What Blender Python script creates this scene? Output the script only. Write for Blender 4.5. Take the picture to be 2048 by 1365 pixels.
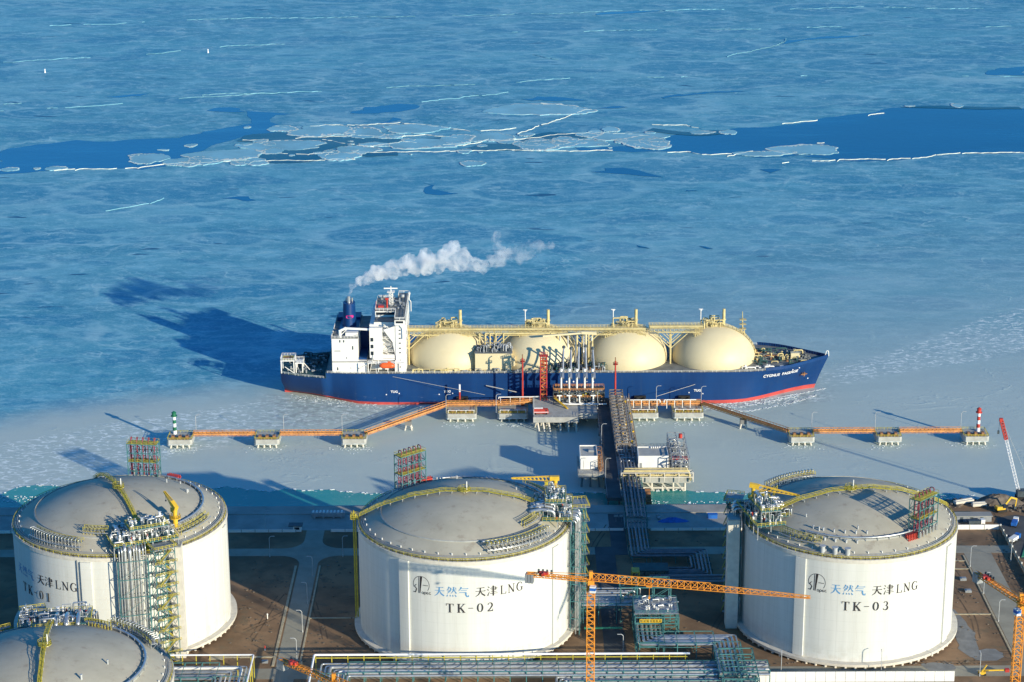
import bpy, math, random
from mathutils import Vector, Matrix
R = math.radians
for o in list(bpy.data.objects): bpy.data.objects.remove(o)
SC = bpy.context.scene
COL = SC.collection

# ---------------------------------------------------------------- camera, sky, sun, exposure
CAM_H, PITCH, ROLL, FPX = 380.0, 17.7, 0.25, 4400.0
cam_d = bpy.data.cameras.new('camera'); cam = bpy.data.objects.new('camera', cam_d); COL.objects.link(cam)
cam_d.sensor_width = 36.0; cam_d.lens = FPX / 2048 * 36.0
cam_d.clip_start = 5.0; cam_d.clip_end = 60000.0
cam.location = (0, 0, CAM_H)
cam.rotation_euler = (Matrix.Rotation(R(90 - PITCH), 3, 'X') @ Matrix.Rotation(R(-ROLL), 3, 'Z')).to_euler()
SC.camera = cam
SUN_EL, SUN_AZ = 15.0, 136.0          # azimuth clockwise from +Y (out to sea); the sun is behind right of the camera
w = bpy.data.worlds.new('World'); SC.world = w; w.use_nodes = True
nt = w.node_tree; nt.nodes.clear()
sky = nt.nodes.new('ShaderNodeTexSky'); sky.sky_type = 'NISHITA'; sky.sun_disc = False
sky.sun_elevation = R(SUN_EL); sky.sun_rotation = R(SUN_AZ)
sky.air_density = 1.0; sky.dust_density = 0.2; sky.ozone_density = 3.0
bg = nt.nodes.new('ShaderNodeBackground'); bg.inputs['Strength'].default_value = 0.092
wo = nt.nodes.new('ShaderNodeOutputWorld')
tint = nt.nodes.new('ShaderNodeMix'); tint.data_type = 'RGBA'; tint.blend_type = 'MULTIPLY'; tint.inputs[0].default_value = 1.0
tint.inputs[7].default_value = (.33, 1.08, 1.70, 1)      # deep winter blue
nt.links.new(sky.outputs[0], tint.inputs[6]); nt.links.new(tint.outputs[2], bg.inputs[0]); nt.links.new(bg.outputs[0], wo.inputs[0])
sun_d = bpy.data.lights.new('sun', 'SUN'); sun_d.energy = 5.0; sun_d.angle = R(0.5); sun_d.color = (1.0, 0.90, 0.70)
sun = bpy.data.objects.new('sun', sun_d); COL.objects.link(sun)
sv = Vector((math.sin(R(SUN_AZ)) * math.cos(R(SUN_EL)), math.cos(R(SUN_AZ)) * math.cos(R(SUN_EL)), math.sin(R(SUN_EL))))
sun.rotation_euler = sv.to_track_quat('Z', 'Y').to_euler()
sun.location = (200, 300, 400)
SC.view_settings.view_transform = 'Standard'; SC.view_settings.look = 'None'
SC.view_settings.exposure = 0.33; SC.view_settings.gamma = 1.0
SC.render.engine = 'CYCLES'
SC.cycles.volume_bounces = 5
SC.render.resolution_x = 1024; SC.render.resolution_y = 682

def at(px, py, z=0.0):
    """surveyed point: where a sight line of the photograph meets the level z"""
    u, v = px - 1024, py - 682.5; a = R(ROLL)
    u, v = (u * math.cos(a) - v * math.sin(a)) / FPX, (u * math.sin(a) + v * math.cos(a)) / FPX
    c, s = math.cos(R(PITCH)), math.sin(R(PITCH))
    t = (CAM_H - z) / (s + v * c)
    return (u * t, (c - v * s) * t)

# ---------------------------------------------------------------- object helpers
def tag(o, label=None, cat=None, group=None, kind=None):
    if label: o['label'] = label
    if cat: o['category'] = cat
    if group: o['group'] = group
    if kind: o['kind'] = kind
    return o
def thing(name, loc, label, cat, group=None):
    o = bpy.data.objects.new(name, None); o.empty_display_size = 1.0; COL.objects.link(o); o.location = loc
    o['oloc'] = tuple(loc)
    return tag(o, label, cat, group)
def kids(o): return [c for c in bpy.data.objects if c.parent is o]
def dup(o, parent=None, loc=None, rz=None):
    n = o.copy(); COL.objects.link(n); n.parent = parent
    if loc is not None: n.location = loc
    if rz is not None: n.rotation_euler = (0, 0, rz)
    for c in kids(o): dup(c, n)
    return n

class MB:
    def __init__(s): s.v = []; s.f = []; s.sm = []
    def add(s, vs, fs, smooth=False):
        k = len(s.v); s.v += [tuple(p) for p in vs]
        s.f += [tuple(i + k for i in f) for f in fs]; s.sm += [smooth] * len(fs)
        return s
    def box(s, x0, x1, y0, y1, z0, z1):
        vs = [(x, y, z) for z in (z0, z1) for x, y in ((x0, y0), (x1, y0), (x1, y1), (x0, y1))]
        return s.add(vs, [(3, 2, 1, 0), (4, 5, 6, 7), (0, 1, 5, 4), (1, 2, 6, 5), (2, 3, 7, 6), (3, 0, 4, 7)])
    def cbox(s, c, d, rz=0.0):
        cx, cy, cz = c; hx, hy, hz = d[0] / 2, d[1] / 2, d[2] / 2; ca, sa = math.cos(rz), math.sin(rz)
        vs = [(cx + x * ca - y * sa, cy + x * sa + y * ca, cz + z) for z in (-hz, hz) for x, y in ((-hx, -hy), (hx, -hy), (hx, hy), (-hx, hy))]
        return s.add(vs, [(3, 2, 1, 0), (4, 5, 6, 7), (0, 1, 5, 4), (1, 2, 6, 5), (2, 3, 7, 6), (3, 0, 4, 7)])
    def bar(s, a, b, w, h=None):
        h = h or w; a = Vector(a); b = Vector(b); d = b - a
        if d.length < 1e-6: return s
        d.normalize(); up = Vector((0, 0, 1)) if abs(d.z) < .95 else Vector((0, 1, 0))
        x = d.cross(up).normalized(); y = x.cross(d)
        vs = [p + x * i * w / 2 + y * j * h / 2 for p in (a, b) for i, j in ((-1, -1), (1, -1), (1, 1), (-1, 1))]
        return s.add(vs, [(3, 2, 1, 0), (4, 5, 6, 7), (0, 1, 5, 4), (1, 2, 6, 5), (2, 3, 7, 6), (3, 0, 4, 7)])
    def cyl(s, a, b, r0, r1=None, n=12, caps=True, smooth=True):
        r1 = r0 if r1 is None else r1; a = Vector(a); b = Vector(b); d = (b - a)
        if d.length < 1e-6: return s
        d.normalize(); up = Vector((0, 0, 1)) if abs(d.z) < .95 else Vector((0, 1, 0))
        x = d.cross(up).normalized(); y = x.cross(d)
        vs = []
        for p, r in ((a, r0), (b, r1)):
            for i in range(n):
                t = 2 * math.pi * i / n; vs.append(p + x * math.cos(t) * r + y * math.sin(t) * r)
        s.add(vs, [(i, (i + 1) % n, n + (i + 1) % n, n + i) for i in range(n)], smooth)
        if caps: s.add(vs, [tuple(range(n - 1, -1, -1)), tuple(range(n, 2 * n))])
        return s
    def tube(s, pts, r, n=8, bend=None):
        """pipe along a polyline, elbows rounded"""
        P = [Vector(p) for p in pts]; bend = bend if bend is not None else r * 2.2
        Q = [P[0]]
        for i in range(1, len(P) - 1):
            a = P[i - 1] - P[i]; b = P[i + 1] - P[i]; k = min(bend, a.length * .45, b.length * .45)
            p0 = P[i] + a.normalized() * k; p1 = P[i] + b.normalized() * k
            for t in (0, .33, .67, 1): Q.append(p0 * (1 - t) ** 2 + P[i] * 2 * t * (1 - t) + p1 * t ** 2)
        Q.append(P[-1])
        rings = []; prev = None
        for i, p in enumerate(Q):
            d = (Q[min(i + 1, len(Q) - 1)] - Q[max(i - 1, 0)])
            if d.length < 1e-6: d = Vector((0, 0, 1))
            d.normalize()
            if prev is None:
                up = Vector((0, 0, 1)) if abs(d.z) < .9 else Vector((0, 1, 0)); x = d.cross(up).normalized()
            else:
                x = (prev - d * prev.dot(d))
                x = x.normalized() if x.length > 1e-4 else d.orthogonal().normalized()
            prev = x; y = d.cross(x)
            rings.append([p + x * math.cos(2 * math.pi * j / n) * r + y * math.sin(2 * math.pi * j / n) * r for j in range(n)])
        vs = [p for g in rings for p in g]; m = len(rings)
        s.add(vs, [(i * n + j, i * n + (j + 1) % n, (i + 1) * n + (j + 1) % n, (i + 1) * n + j) for i in range(m - 1) for j in range(n)], True)
        s.add(rings[0] + rings[-1], [tuple(range(n - 1, -1, -1)), tuple(range(n, 2 * n))])
        return s
    def lathe(s, prof, c=(0, 0, 0), n=48, smooth=True, a0=0.0, a1=2 * math.pi):
        full = abs(a1 - a0 - 2 * math.pi) < 1e-6; m = n if full else n + 1
        vs = [(c[0] + r * math.sin(a0 + (a1 - a0) * i / n), c[1] - r * math.cos(a0 + (a1 - a0) * i / n), c[2] + z) for r, z in prof for i in range(m)]
        fs = []
        for k in range(len(prof) - 1):
            for i in range(n):
                j = (i + 1) % m
                fs.append((k * m + i, k * m + j, (k + 1) * m + j, (k + 1) * m + i))
        return s.add(vs, fs, smooth)
    def ball(s, c, r, n=12, m=8, sz=1.0):
        prof = [(r * math.sin(math.pi * k / m), -r * sz * math.cos(math.pi * k / m)) for k in range(m + 1)]
        return s.lathe(prof, c, n)
    def prism(s, poly, z0, z1):
        n = len(poly)
        vs = [(x, y, z0) for x, y in poly] + [(x, y, z1) for x, y in poly]
        return s.add(vs, [tuple(range(n - 1, -1, -1)), tuple(range(n, 2 * n))] + [(i, (i + 1) % n, n + (i + 1) % n, n + i) for i in range(n)])
    def poly(s, pts, z):
        return s.add([(x, y, z) for x, y in pts], [tuple(range(len(pts)))])
    def rail(s, pts, h=1.1, sp=2.5, r=.09, mid=True):
        """handrail: posts, top and middle rails along a polyline"""
        for a, b in zip(pts[:-1], pts[1:]):
            a = Vector(a); b = Vector(b); L = (b - a).length; k = max(1, int(L / sp))
            up = Vector((0, 0, h))
            s.bar(a + up, b + up, r, r)
            if mid: s.bar(a + up * .5, b + up * .5, r * .8, r * .8)
            for i in range(k + 1): q = a.lerp(b, i / k); s.bar(q, q + up, r, r)
        return s
    def truss(s, a, b, w, h, bays, r=.15, tri=False, taper=1.0):
        """lattice beam of box (or triangular) section"""
        a = Vector(a); b = Vector(b); d = (b - a).normalized()
        up = Vector((0, 0, 1)) if abs(d.z) < .9 else Vector((0, 1, 0))
        x = d.cross(up).normalized(); y = x.cross(d).normalized()
        if y.z < 0 and abs(d.z) < .9: y = -y
        sec = [(-.5, 0), (.5, 0), (0, 1)] if tri else [(-.5, -.5), (.5, -.5), (.5, .5), (-.5, .5)]
        def pt(i, k):
            t = i / bays; f = 1 + (taper - 1) * t
            return a.lerp(b, t) + x * sec[k][0] * w * f + y * sec[k][1] * h * f
        n = len(sec)
        for k in range(n):
            s.bar(pt(0, k), pt(bays, k), r * 1.5, r * 1.5)
            for i in range(bays):
                k2 = (k + 1) % n
                s.bar(pt(i, k), pt(i + 1, k2) if i % 2 else pt(i + 1, k2), r, r)
                s.bar(pt(i, k), pt(i, k2), r, r)
        return s
    def frame(s, x0, x1, y0, y1, z0, zs, nx=1, ny=1, w=.3, brace=True):
        """steel structure: columns, beams at the given levels, X braces"""
        xs = [x0 + (x1 - x0) * i / nx for i in range(nx + 1)]; ys = [y0 + (y1 - y0) * j / ny for j in range(ny + 1)]
        for x in xs:
            for y in ys: s.bar((x, y, z0), (x, y, zs[-1]), w, w)
        lo = z0
        for z in zs:
            for y in ys: s.bar((x0, y, z), (x1, y, z), w * .8, w)
            for x in xs: s.bar((x, y0, z), (x, y1, z), w * .8, w)
            if brace:
                for i in range(nx):
                    if i % 2 == 0:
                        for y in (y0, y1): s.bar((xs[i], y, lo), (xs[i + 1], y, z), w * .5, w * .5)
                for j in range(ny):
                    if j % 2 == 0:
                        for x in (x0, x1): s.bar((x, ys[j], z), (x, ys[j + 1], lo), w * .5, w * .5)
            lo = z
        return s
    def build(s, name, mat, parent=None, **kw):
        off = Vector((0, 0, 0)); p = parent
        while p is not None:
            if 'oloc' in p.keys(): off = Vector(p['oloc'])
            p = p.parent
        me = bpy.data.meshes.new(name)
        me.from_pydata([(v[0] - off.x, v[1] - off.y, v[2] - off.z) for v in s.v], [], s.f)
        me.polygons.foreach_set('use_smooth', s.sm); me.update()
        o = bpy.data.objects.new(name, me); COL.objects.link(o); o.parent = parent
        me.materials.append(mat)
        return tag(o, **kw)

# ---------------------------------------------------------------- materials
def nodes(name):
    m = bpy.data.materials.new(name); m.use_nodes = True; t = m.node_tree; t.nodes.clear()
    out = t.nodes.new('ShaderNodeOutputMaterial'); b = t.nodes.new('ShaderNodeBsdfPrincipled')
    t.links.new(b.outputs[0], out.inputs[0]); return m, t, b
def N(t, kind, **kw):
    n = t.nodes.new('ShaderNode' + kind)
    for k, v in kw.items():
        if k.startswith('i_'): n.inputs[k[2:].replace('_', ' ')].default_value = v
        else: setattr(n, k, v)
    return n
def mth(t, op, a, b=None, c=None, clamp=False):
    n = t.nodes.new('ShaderNodeMath'); n.operation = op; n.use_clamp = clamp
    for i, v in enumerate((a, b, c)):
        if v is None: continue
        if isinstance(v, (int, float)): n.inputs[i].default_value = v
        else: t.links.new(v, n.inputs[i])
    return n.outputs[0]
def mixc(t, f, a, b, blend='MIX'):
    n = t.nodes.new('ShaderNodeMix'); n.data_type = 'RGBA'; n.blend_type = blend
    for s_, v in ((n.inputs[0], f), (n.inputs[6], a), (n.inputs[7], b)):
        if isinstance(v, (int, float)): s_.default_value = v
        elif isinstance(v, tuple): s_.default_value = (*v, 1) if len(v) == 3 else v
        else: t.links.new(v, s_)
    return n.outputs[2]
def ss(t, x, lo, hi):
    n = t.nodes.new('ShaderNodeMapRange'); n.interpolation_type = 'SMOOTHSTEP'; n.clamp = True
    t.links.new(x, n.inputs[0]); n.inputs[1].default_value = lo; n.inputs[2].default_value = hi
    n.inputs[3].default_value = 0; n.inputs[4].default_value = 1
    return n.outputs[0]
def mapping(t, vec, scale=(1, 1, 1), rot=(0, 0, 0), loc=(0, 0, 0)):
    n = t.nodes.new('ShaderNodeMapping'); t.links.new(vec, n.inputs[0])
    n.inputs[1].default_value = loc; n.inputs[2].default_value = rot; n.inputs[3].default_value = scale
    return n.outputs[0]
def noise(t, vec, scale, detail=4, rough=.55, dist=0):
    n = t.nodes.new('ShaderNodeTexNoise'); t.links.new(vec, n.inputs['Vector'])
    n.inputs['Scale'].default_value = scale; n.inputs['Detail'].default_value = detail
    n.inputs['Roughness'].default_value = rough; n.inputs['Distortion'].default_value = dist
    return n
def mat(name, col, rough=.6, metal=0.0, var=.25, scale=.4, stretch=(1, 1, 1), dirt=None, dirt_amt=.5, dirt_at=.58, bump=0.0, spec=.4):
    m, t, b = nodes(name)
    tc = N(t, 'TexCoord'); v = mapping(t, tc.outputs['Object'], scale=stretch)
    n1 = noise(t, v, scale, 6, .6)
    lo = tuple(c * (1 - var) for c in col); hi = tuple(min(1, c * (1 + var * .6)) for c in col)
    c = mixc(t, ss(t, n1.outputs[0], .3, .7), lo, hi)
    if dirt:
        n2 = noise(t, v, scale * 3.1, 7, .7)
        c = mixc(t, mth(t, 'MULTIPLY', ss(t, n2.outputs[0], dirt_at, dirt_at + .14), dirt_amt), c, dirt)
    t.links.new(c, b.inputs['Base Color'])
    b.inputs['Roughness'].default_value = rough; b.inputs['Metallic'].default_value = metal
    b.inputs['Specular IOR Level'].default_value = spec
    if bump:
        n3 = noise(t, tc.outputs['Object'], scale * 8, 5, .6); bp = N(t, 'Bump'); bp.inputs['Strength'].default_value = bump
        t.links.new(n3.outputs[0], bp.inputs['Height']); t.links.new(bp.outputs[0], b.inputs['Normal'])
    return m
M = {}
M['white'] = mat('white_paint', (.80, .78, .72), .55, var=.08, scale=.12, dirt=(.52, .45, .36), dirt_amt=.45, dirt_at=.62)
M['wall'] = mat('tank_wall_paint', (.70, .69, .615), .6, var=.05, scale=.25, stretch=(1, 1, .08), dirt=(.52, .50, .44), dirt_amt=.3, dirt_at=.52)
M['dome'] = mat('dome_concrete', (.445, .41, .315), .8, var=.12, scale=.07, dirt=(.30, .25, .19), dirt_amt=.6, dirt_at=.54, bump=.08)
M['concrete'] = mat('concrete', (.40, .40, .36), .85, var=.18, scale=.3, dirt=(.22, .2, .16), dirt_amt=.6)
M['slab'] = mat('base_slab_concrete', (.62, .58, .49), .8, var=.12, scale=.4, dirt=(.4, .36, .28), dirt_amt=.5)
M['dark_concrete'] = mat('dark_concrete', (.20, .20, .19), .85, var=.2, scale=.3)
M['steel'] = mat('stainless_pipe', (.56, .57, .56), .38, .75, var=.15, scale=.5)
M['galv'] = mat('galvanised_steel', (.34, .36, .37), .5, .35, var=.2, scale=.8)
M['dkpipe'] = mat('dark_grey_pipe', (.17, .18, .19), .5, .3, var=.25, scale=.4)  # darker pipe grey for the pipe bridge and the loops ashore
M['tan'] = mat('weathered_tan_steel', (.27, .22, .17), .65, .1, var=.4, scale=.5)
M['frame'] = mat('green_grey_steelwork', (.06, .19, .19), .55, var=.25, scale=.6)
M['dkframe'] = mat('dark_steelwork', (.06, .08, .09), .6, var=.3, scale=.6)
M['ochre'] = mat('yellow_handrail', (.50, .42, .05), .55, var=.25, scale=.7, dirt=(.25, .2, .08))
M['yellow'] = mat('yellow_crane_paint', (.72, .45, .04), .45, var=.12, scale=.5)
M['orange'] = mat('orange_crane_paint', (.80, .30, .03), .5, var=.15, scale=.5)
M['jetty_orange'] = mat('orange_walkway_steel', (.66, .29, .085), .6, var=.25, scale=.25, dirt=(.33, .15, .08), dirt_amt=.7, dirt_at=.5)
M['rust'] = mat('rusty_deck', (.30, .15, .07), .8, var=.35, scale=.4)
M['red'] = mat('red_paint', (.48, .05, .035), .5, var=.15, scale=.5)
M['pink'] = mat('faded_red_pipe', (.26, .05, .075), .55, var=.35, scale=.5)
def wall_material():
    m, t, b = nodes('tank_wall_paint'); tc = N(t, 'TexCoord'); V = tc.outputs['Object']; sp = N(t, 'SeparateXYZ'); t.links.new(V, sp.inputs[0])
    c = mixc(t, ss(t, noise(t, mapping(t, V, scale=(1, 1, .06)), .3, 6, .65).outputs[0], .3, .7), (.61, .61, .555), (.69, .685, .63))
    c = mixc(t, mth(t, 'MULTIPLY', ss(t, noise(t, mapping(t, V, scale=(1, 1, .035)), 1.3, 6, .7).outputs[0], .56, .70), .32), c, (.45, .42, .34))
    c = mixc(t, mth(t, 'MULTIPLY', ss(t, sp.outputs[2], 12, 2), mth(t, 'MULTIPLY', ss(t, noise(t, V, .35, 6, .7).outputs[0], .45, .65), .35)), c, (.45, .41, .33))
    ang = mth(t, 'MULTIPLY', mth(t, 'ARCTAN2', sp.outputs[0], sp.outputs[1]), 40 / 6.28318)
    jv = mth(t, 'ABSOLUTE', mth(t, 'SUBTRACT', mth(t, 'FRACT', ang), .5)); jz = mth(t, 'ABSOLUTE', mth(t, 'SUBTRACT', mth(t, 'FRACT', mth(t, 'MULTIPLY', sp.outputs[2], 1 / 4.2)), .5))
    j = mth(t, 'MAXIMUM', ss(t, jv, .022, .008), ss(t, jz, .035, .012)); c = mixc(t, mth(t, 'MULTIPLY', j, .13), c, (.3, .3, .28))
    t.links.new(c, b.inputs['Base Color']); b.inputs['Roughness'].default_value = .6; b.inputs['Specular IOR Level'].default_value = .35; return m
M['wall'] = wall_material()
M['green'] = mat('green_paint', (.015, .15, .075), .5, var=.15, scale=.5)
M['hull'] = mat('blue_hull_paint', (.004, .030, .125), .42, var=.22, scale=.05, stretch=(1, 1, .25), dirt=(.012, .05, .16), dirt_amt=.6, dirt_at=.5, bump=.02)
def hull_material():
    m, t, b = nodes('blue_hull_paint'); tc = N(t, 'TexCoord'); V = tc.outputs['Object']; sp = N(t, 'SeparateXYZ'); t.links.new(V, sp.inputs[0])
    c = mixc(t, ss(t, noise(t, mapping(t, V, scale=(1, 1, .3)), .05, 6, .6).outputs[0], .3, .7), (.001, .030, .125), (.003, .046, .17))
    c = mixc(t, mth(t, 'MULTIPLY', ss(t, noise(t, mapping(t, V, scale=(1, 1, .06)), .5, 6, .7).outputs[0], .55, .72), .5), c, (.02, .055, .14))
    sc = mth(t, 'MULTIPLY', ss(t, noise(t, mapping(t, V, scale=(.10, 1, 1)), .9, 7, .72).outputs[0], .60, .68), mth(t, 'MULTIPLY', ss(t, sp.outputs[2], 7, 3), ss(t, sp.outputs[0], 20, -20)))
    c = mixc(t, mth(t, 'MULTIPLY', sc, .6), c, (.22, .30, .42))
    jx = mth(t, 'ABSOLUTE', mth(t, 'SUBTRACT', mth(t, 'FRACT', mth(t, 'MULTIPLY', sp.outputs[0], 1 / 9.0)), .5)); jz = mth(t, 'ABSOLUTE', mth(t, 'SUBTRACT', mth(t, 'FRACT', mth(t, 'MULTIPLY', sp.outputs[2], 1 / 3.1)), .5))
    c = mixc(t, mth(t, 'MULTIPLY', mth(t, 'MAXIMUM', ss(t, jx, .02, .006), ss(t, jz, .05, .02)), .35), c, (.015, .05, .14))
    t.links.new(c, b.inputs['Base Color']); b.inputs['Roughness'].default_value = .45; b.inputs['Specular IOR Level'].default_value = .4; return m
M['hull'] = hull_material()
M['boot'] = mat('red_antifouling', (.50, .07, .06), .6, var=.2, scale=.15, dirt=(.25, .06, .05))
M['deck'] = mat('grey_deck_paint', (.19, .20, .19), .7, var=.3, scale=.2, dirt=(.26, .17, .12), dirt_amt=.5)
M['green_deck'] = mat('dark_green_deck', (.03, .09, .09), .7, var=.3, scale=.2)
M['cream'] = mat('cream_tank_cover', (.70, .60, .37), .5, var=.06, scale=.06, dirt=(.66, .54, .30), dirt_amt=.25, dirt_at=.55)
M['cream2'] = mat('cream_steelwork', (.62, .51, .24), .5, var=.18, scale=.5, dirt=(.4, .3, .12))
M['lifeboat'] = mat('orange_lifeboat_shell', (.85, .13, .03), .4, var=.08, scale=.5)
M['glass'] = mat('dark_glass', (.02, .03, .04), .12, var=.1, spec=.6)
M['black'] = mat('black_rubber', (.02, .02, .02), .8, var=.2)
M['ink'] = mat('black_lettering', (.035, .03, .03), .6, var=.1)
M['inkblue'] = mat('blue_lettering', (.10, .28, .50), .6, var=.1)
M['inkwhite'] = mat('white_lettering', (.8, .8, .8), .6, var=.05)
M['magenta'] = mat('magenta_emblem', (.55, .03, .22), .5, var=.1)
M['soil'] = mat('brown_soil', (.235, .145, .078), .95, var=.38, scale=.05, dirt=(.13, .105, .065), dirt_amt=.8, dirt_at=.52, bump=.3)
M['track'] = mat('churned_track_soil', (.13, .085, .05), .95, var=.3, scale=.4)
M['road'] = mat('concrete_road', (.31, .285, .215), .85, var=.15, scale=.12, dirt=(.15, .14, .11), dirt_amt=.4)
M['asphalt'] = mat('asphalt', (.075, .08, .08), .9, var=.25, scale=.15)
M['lamp'] = mat('lamp_grey_paint', (.45, .46, .45), .5, var=.15)
M['kerb'] = mat('kerb_stone', (.42, .36, .24), .85, var=.2, scale=.5)
M['paving'] = mat('pale_paving', (.34, .33, .29), .85, var=.2, scale=.1, dirt=(.18, .15, .12))
M['rock'] = mat('rubble_rock', (.16, .13, .10), .9, var=.45, scale=.3)
M['blue'] = mat('blue_tarpaulin', (.02, .13, .45), .5, var=.2, scale=.5)
M['tarp_green'] = mat('green_sheet', (.05, .30, .16), .7, var=.2, scale=.3)
M['snow_dull'] = mat('frozen_spray', (.52, .56, .55), .6, var=.35, scale=.5, dirt=(.28, .29, .26), dirt_amt=.7, dirt_at=.48)
M['snow'] = mat('broken_white_ice', (.78, .82, .84), .6, var=.1, scale=.4)
M['floe'] = mat('floe_ice', (.24, .52, .60), .6, var=.18, scale=.03, dirt=(.16, .40, .52), dirt_amt=.5)
M['rim'] = mat('floe_rim_ice', (.80, .86, .74), .6, var=.2, scale=.08)
M['ridge'] = mat('ridge_ice', (.20, .46, .54), .6, var=.35, scale=.01)

# ---------------------------------------------------------------- sea ice (one sheet to the horizon)
def line_of(p, q):
    (x0, y0), (x1, y1) = at(*p), at(*q); b = (y1 - y0) / (x1 - x0); return y0 - b * x0, b
def sea_material():
    m, t, b = nodes('sea_ice_sheet')
    tc = N(t, 'TexCoord'); V = tc.outputs['Object']
    sep = N(t, 'SeparateXYZ'); t.links.new(V, sep.inputs[0]); X, Y = sep.outputs[0], sep.outputs[1]
    # slow warp so that floes and seams are not straight
    wn = noise(t, V, .006, 4, .6); wv = N(t, 'VectorMath', operation='MULTIPLY_ADD')
    t.links.new(wn.outputs['Color'], wv.inputs[0]); wv.inputs[1].default_value = (40, 40, 0); t.links.new(V, wv.inputs[2])
    wn2 = noise(t, V, .05, 4, .65); wv2 = N(t, 'VectorMath', operation='MULTIPLY_ADD')
    t.links.new(wn2.outputs['Color'], wv2.inputs[0]); wv2.inputs[1].default_value = (9, 9, 0); t.links.new(wv.outputs[0], wv2.inputs[2])
    W = wv2.outputs[0]
    def vor(scale, feat, vec=W, stretch=(.7, 1, 1), rnd=1.0):
        n = N(t, 'TexVoronoi', feature=feat); t.links.new(mapping(t, vec, scale=stretch), n.inputs['Vector'])
        n.inputs['Scale'].default_value = scale; n.inputs['Randomness'].default_value = rnd
        return n
    dark, mid, pale, white = (.046, .255, .365), (.090, .350, .450), (.195, .460, .535), (.42, .66, .68)
    big = noise(t, mapping(t, V, scale=(.6, 1, 1)), .0045, 6, .62)
    med = noise(t, mapping(t, W, scale=(.55, 1, 1)), .02, 9, .70)
    c = mixc(t, ss(t, mth(t, 'ADD', mth(t, 'MULTIPLY', big.outputs[0], .6), mth(t, 'MULTIPLY', med.outputs[0], .4)), .42, .58), dark, mid)
    # old floes frozen into the sheet: soft-edged paler and darker pans
    v1 = vor(.011, 'F1'); sc = N(t, 'SeparateColor'); t.links.new(v1.outputs['Color'], sc.inputs[0])
    frost = noise(t, mapping(t, W, scale=(.6, 1, 1)), .055, 9, .74)
    c = mixc(t, mth(t, 'MULTIPLY', mth(t, 'MULTIPLY', ss(t, sc.outputs[0], .35, .95), .55), ss(t, med.outputs[0], .38, .60)), c, pale)
    c = mixc(t, mth(t, 'MULTIPLY', ss(t, frost.outputs[0], .47, .62), .75), c, (.20, .49, .59))
    pond = noise(t, mapping(t, W, scale=(.42, 1, 1)), .017, 5, .55)
    c = mixc(t, mth(t, 'MULTIPLY', ss(t, pond.outputs[0], .575, .61), .75), c, (.026, .225, .37))
    pond2 = noise(t, mapping(t, W, scale=(.38, 1, 1), loc=(31, 7, 0)), .05, 5, .6)
    c = mixc(t, mth(t, 'MULTIPLY', ss(t, pond2.outputs[0], .585, .63), .62), c, (.03, .225, .365))
    def pans(scale, vec, st, cut, r0, r1, amt, rim):
        nonlocal c
        v = vor(scale, 'F1', vec=vec, stretch=st); q = N(t, 'SeparateColor'); t.links.new(v.outputs['Color'], q.inputs[0])
        on = ss(t, q.outputs[1], cut, cut + .02); ns = mth(t, 'MULTIPLY_ADD', frost.outputs[0], .16, mth(t, 'SUBTRACT', v.outputs['Distance'], .08))
        c = mixc(t, mth(t, 'MULTIPLY', mth(t, 'MULTIPLY', ss(t, ns, r1, r0), on), amt), c, (.034, .24, .385))
        ring = mth(t, 'MULTIPLY', ss(t, ns, r0, r1), ss(t, ns, r1 + .07, r1 + .01)); c = mixc(t, mth(t, 'MULTIPLY', mth(t, 'MULTIPLY', ring, on), rim), c, (.31, .57, .63))
    pans(.0095, W, (.62, 1, 1), .42, .33, .37, .62, .42); pans(.024, W, (.55, 1, 1), .40, .32, .40, .55, .36); pans(.06, W, (.5, 1, 1), .5, .28, .40, .45, .30)
    fine = noise(t, mapping(t, W, scale=(.5, 1, 1)), .16, 9, .78)
    grain = noise(t, mapping(t, V, scale=(.55, 1, 1)), .9, 4, .75)
    c = mixc(t, mth(t, 'MULTIPLY', ss(t, fine.outputs[0], .51, .62), .68), c, (.31, .57, .63))
    c = mixc(t, mth(t, 'MULTIPLY', ss(t, fine.outputs[0], .46, .34), .55), c, dark)
    c = mixc(t, mth(t, 'MULTIPLY', ss(t, grain.outputs[0], .52, .62), .42), c, (.36, .60, .64))
    c = mixc(t, mth(t, 'MULTIPLY', ss(t, grain.outputs[0], .48, .34), .28), c, dark)
    # seams: a filigree of rafted edges, broken and of uneven strength
    def vein(scale, wd, vec=W, st=(.6, 1, 1), loc=(0, 0, 0), det=5):
        n = noise(t, mapping(t, vec, scale=st, loc=loc), scale, det, .55); return ss(t, mth(t, 'ABSOLUTE', mth(t, 'SUBTRACT', n.outputs[0], .5)), wd, wd * .15)
    e1 = vor(.011, 'DISTANCE_TO_EDGE')
    b1_ = ss(t, noise(t, V, .016, 6, .65).outputs[0], .48, .64); b2_ = ss(t, noise(t, mapping(t, V, loc=(90, 40, 0)), .03, 6, .65).outputs[0], .50, .64)
    s1 = mth(t, 'MULTIPLY', ss(t, e1.outputs[0], .020, .003), mth(t, 'MULTIPLY', b1_, .45))
    s2 = mth(t, 'MULTIPLY', vein(.012, .007), mth(t, 'MULTIPLY', b1_, .65))
    s3 = mth(t, 'MULTIPLY', vein(.04, .016, loc=(13, 5, 0)), mth(t, 'MULTIPLY', b2_, .55))
    s4 = mth(t, 'MULTIPLY', vein(.11, .03, loc=(3, 15, 0)), mth(t, 'MULTIPLY', b2_, .35))
    seams = mth(t, 'MAXIMUM', mth(t, 'MAXIMUM', s1, s2), mth(t, 'MAXIMUM', s3, s4))
    c = mixc(t, seams, c, white)
    # small dark openings, lying along the drift
    hol = noise(t, mapping(t, V, scale=(.32, 1.0, 1)), .085, 3, .45)
    hol2 = noise(t, V, .006, 3, .5)
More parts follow.
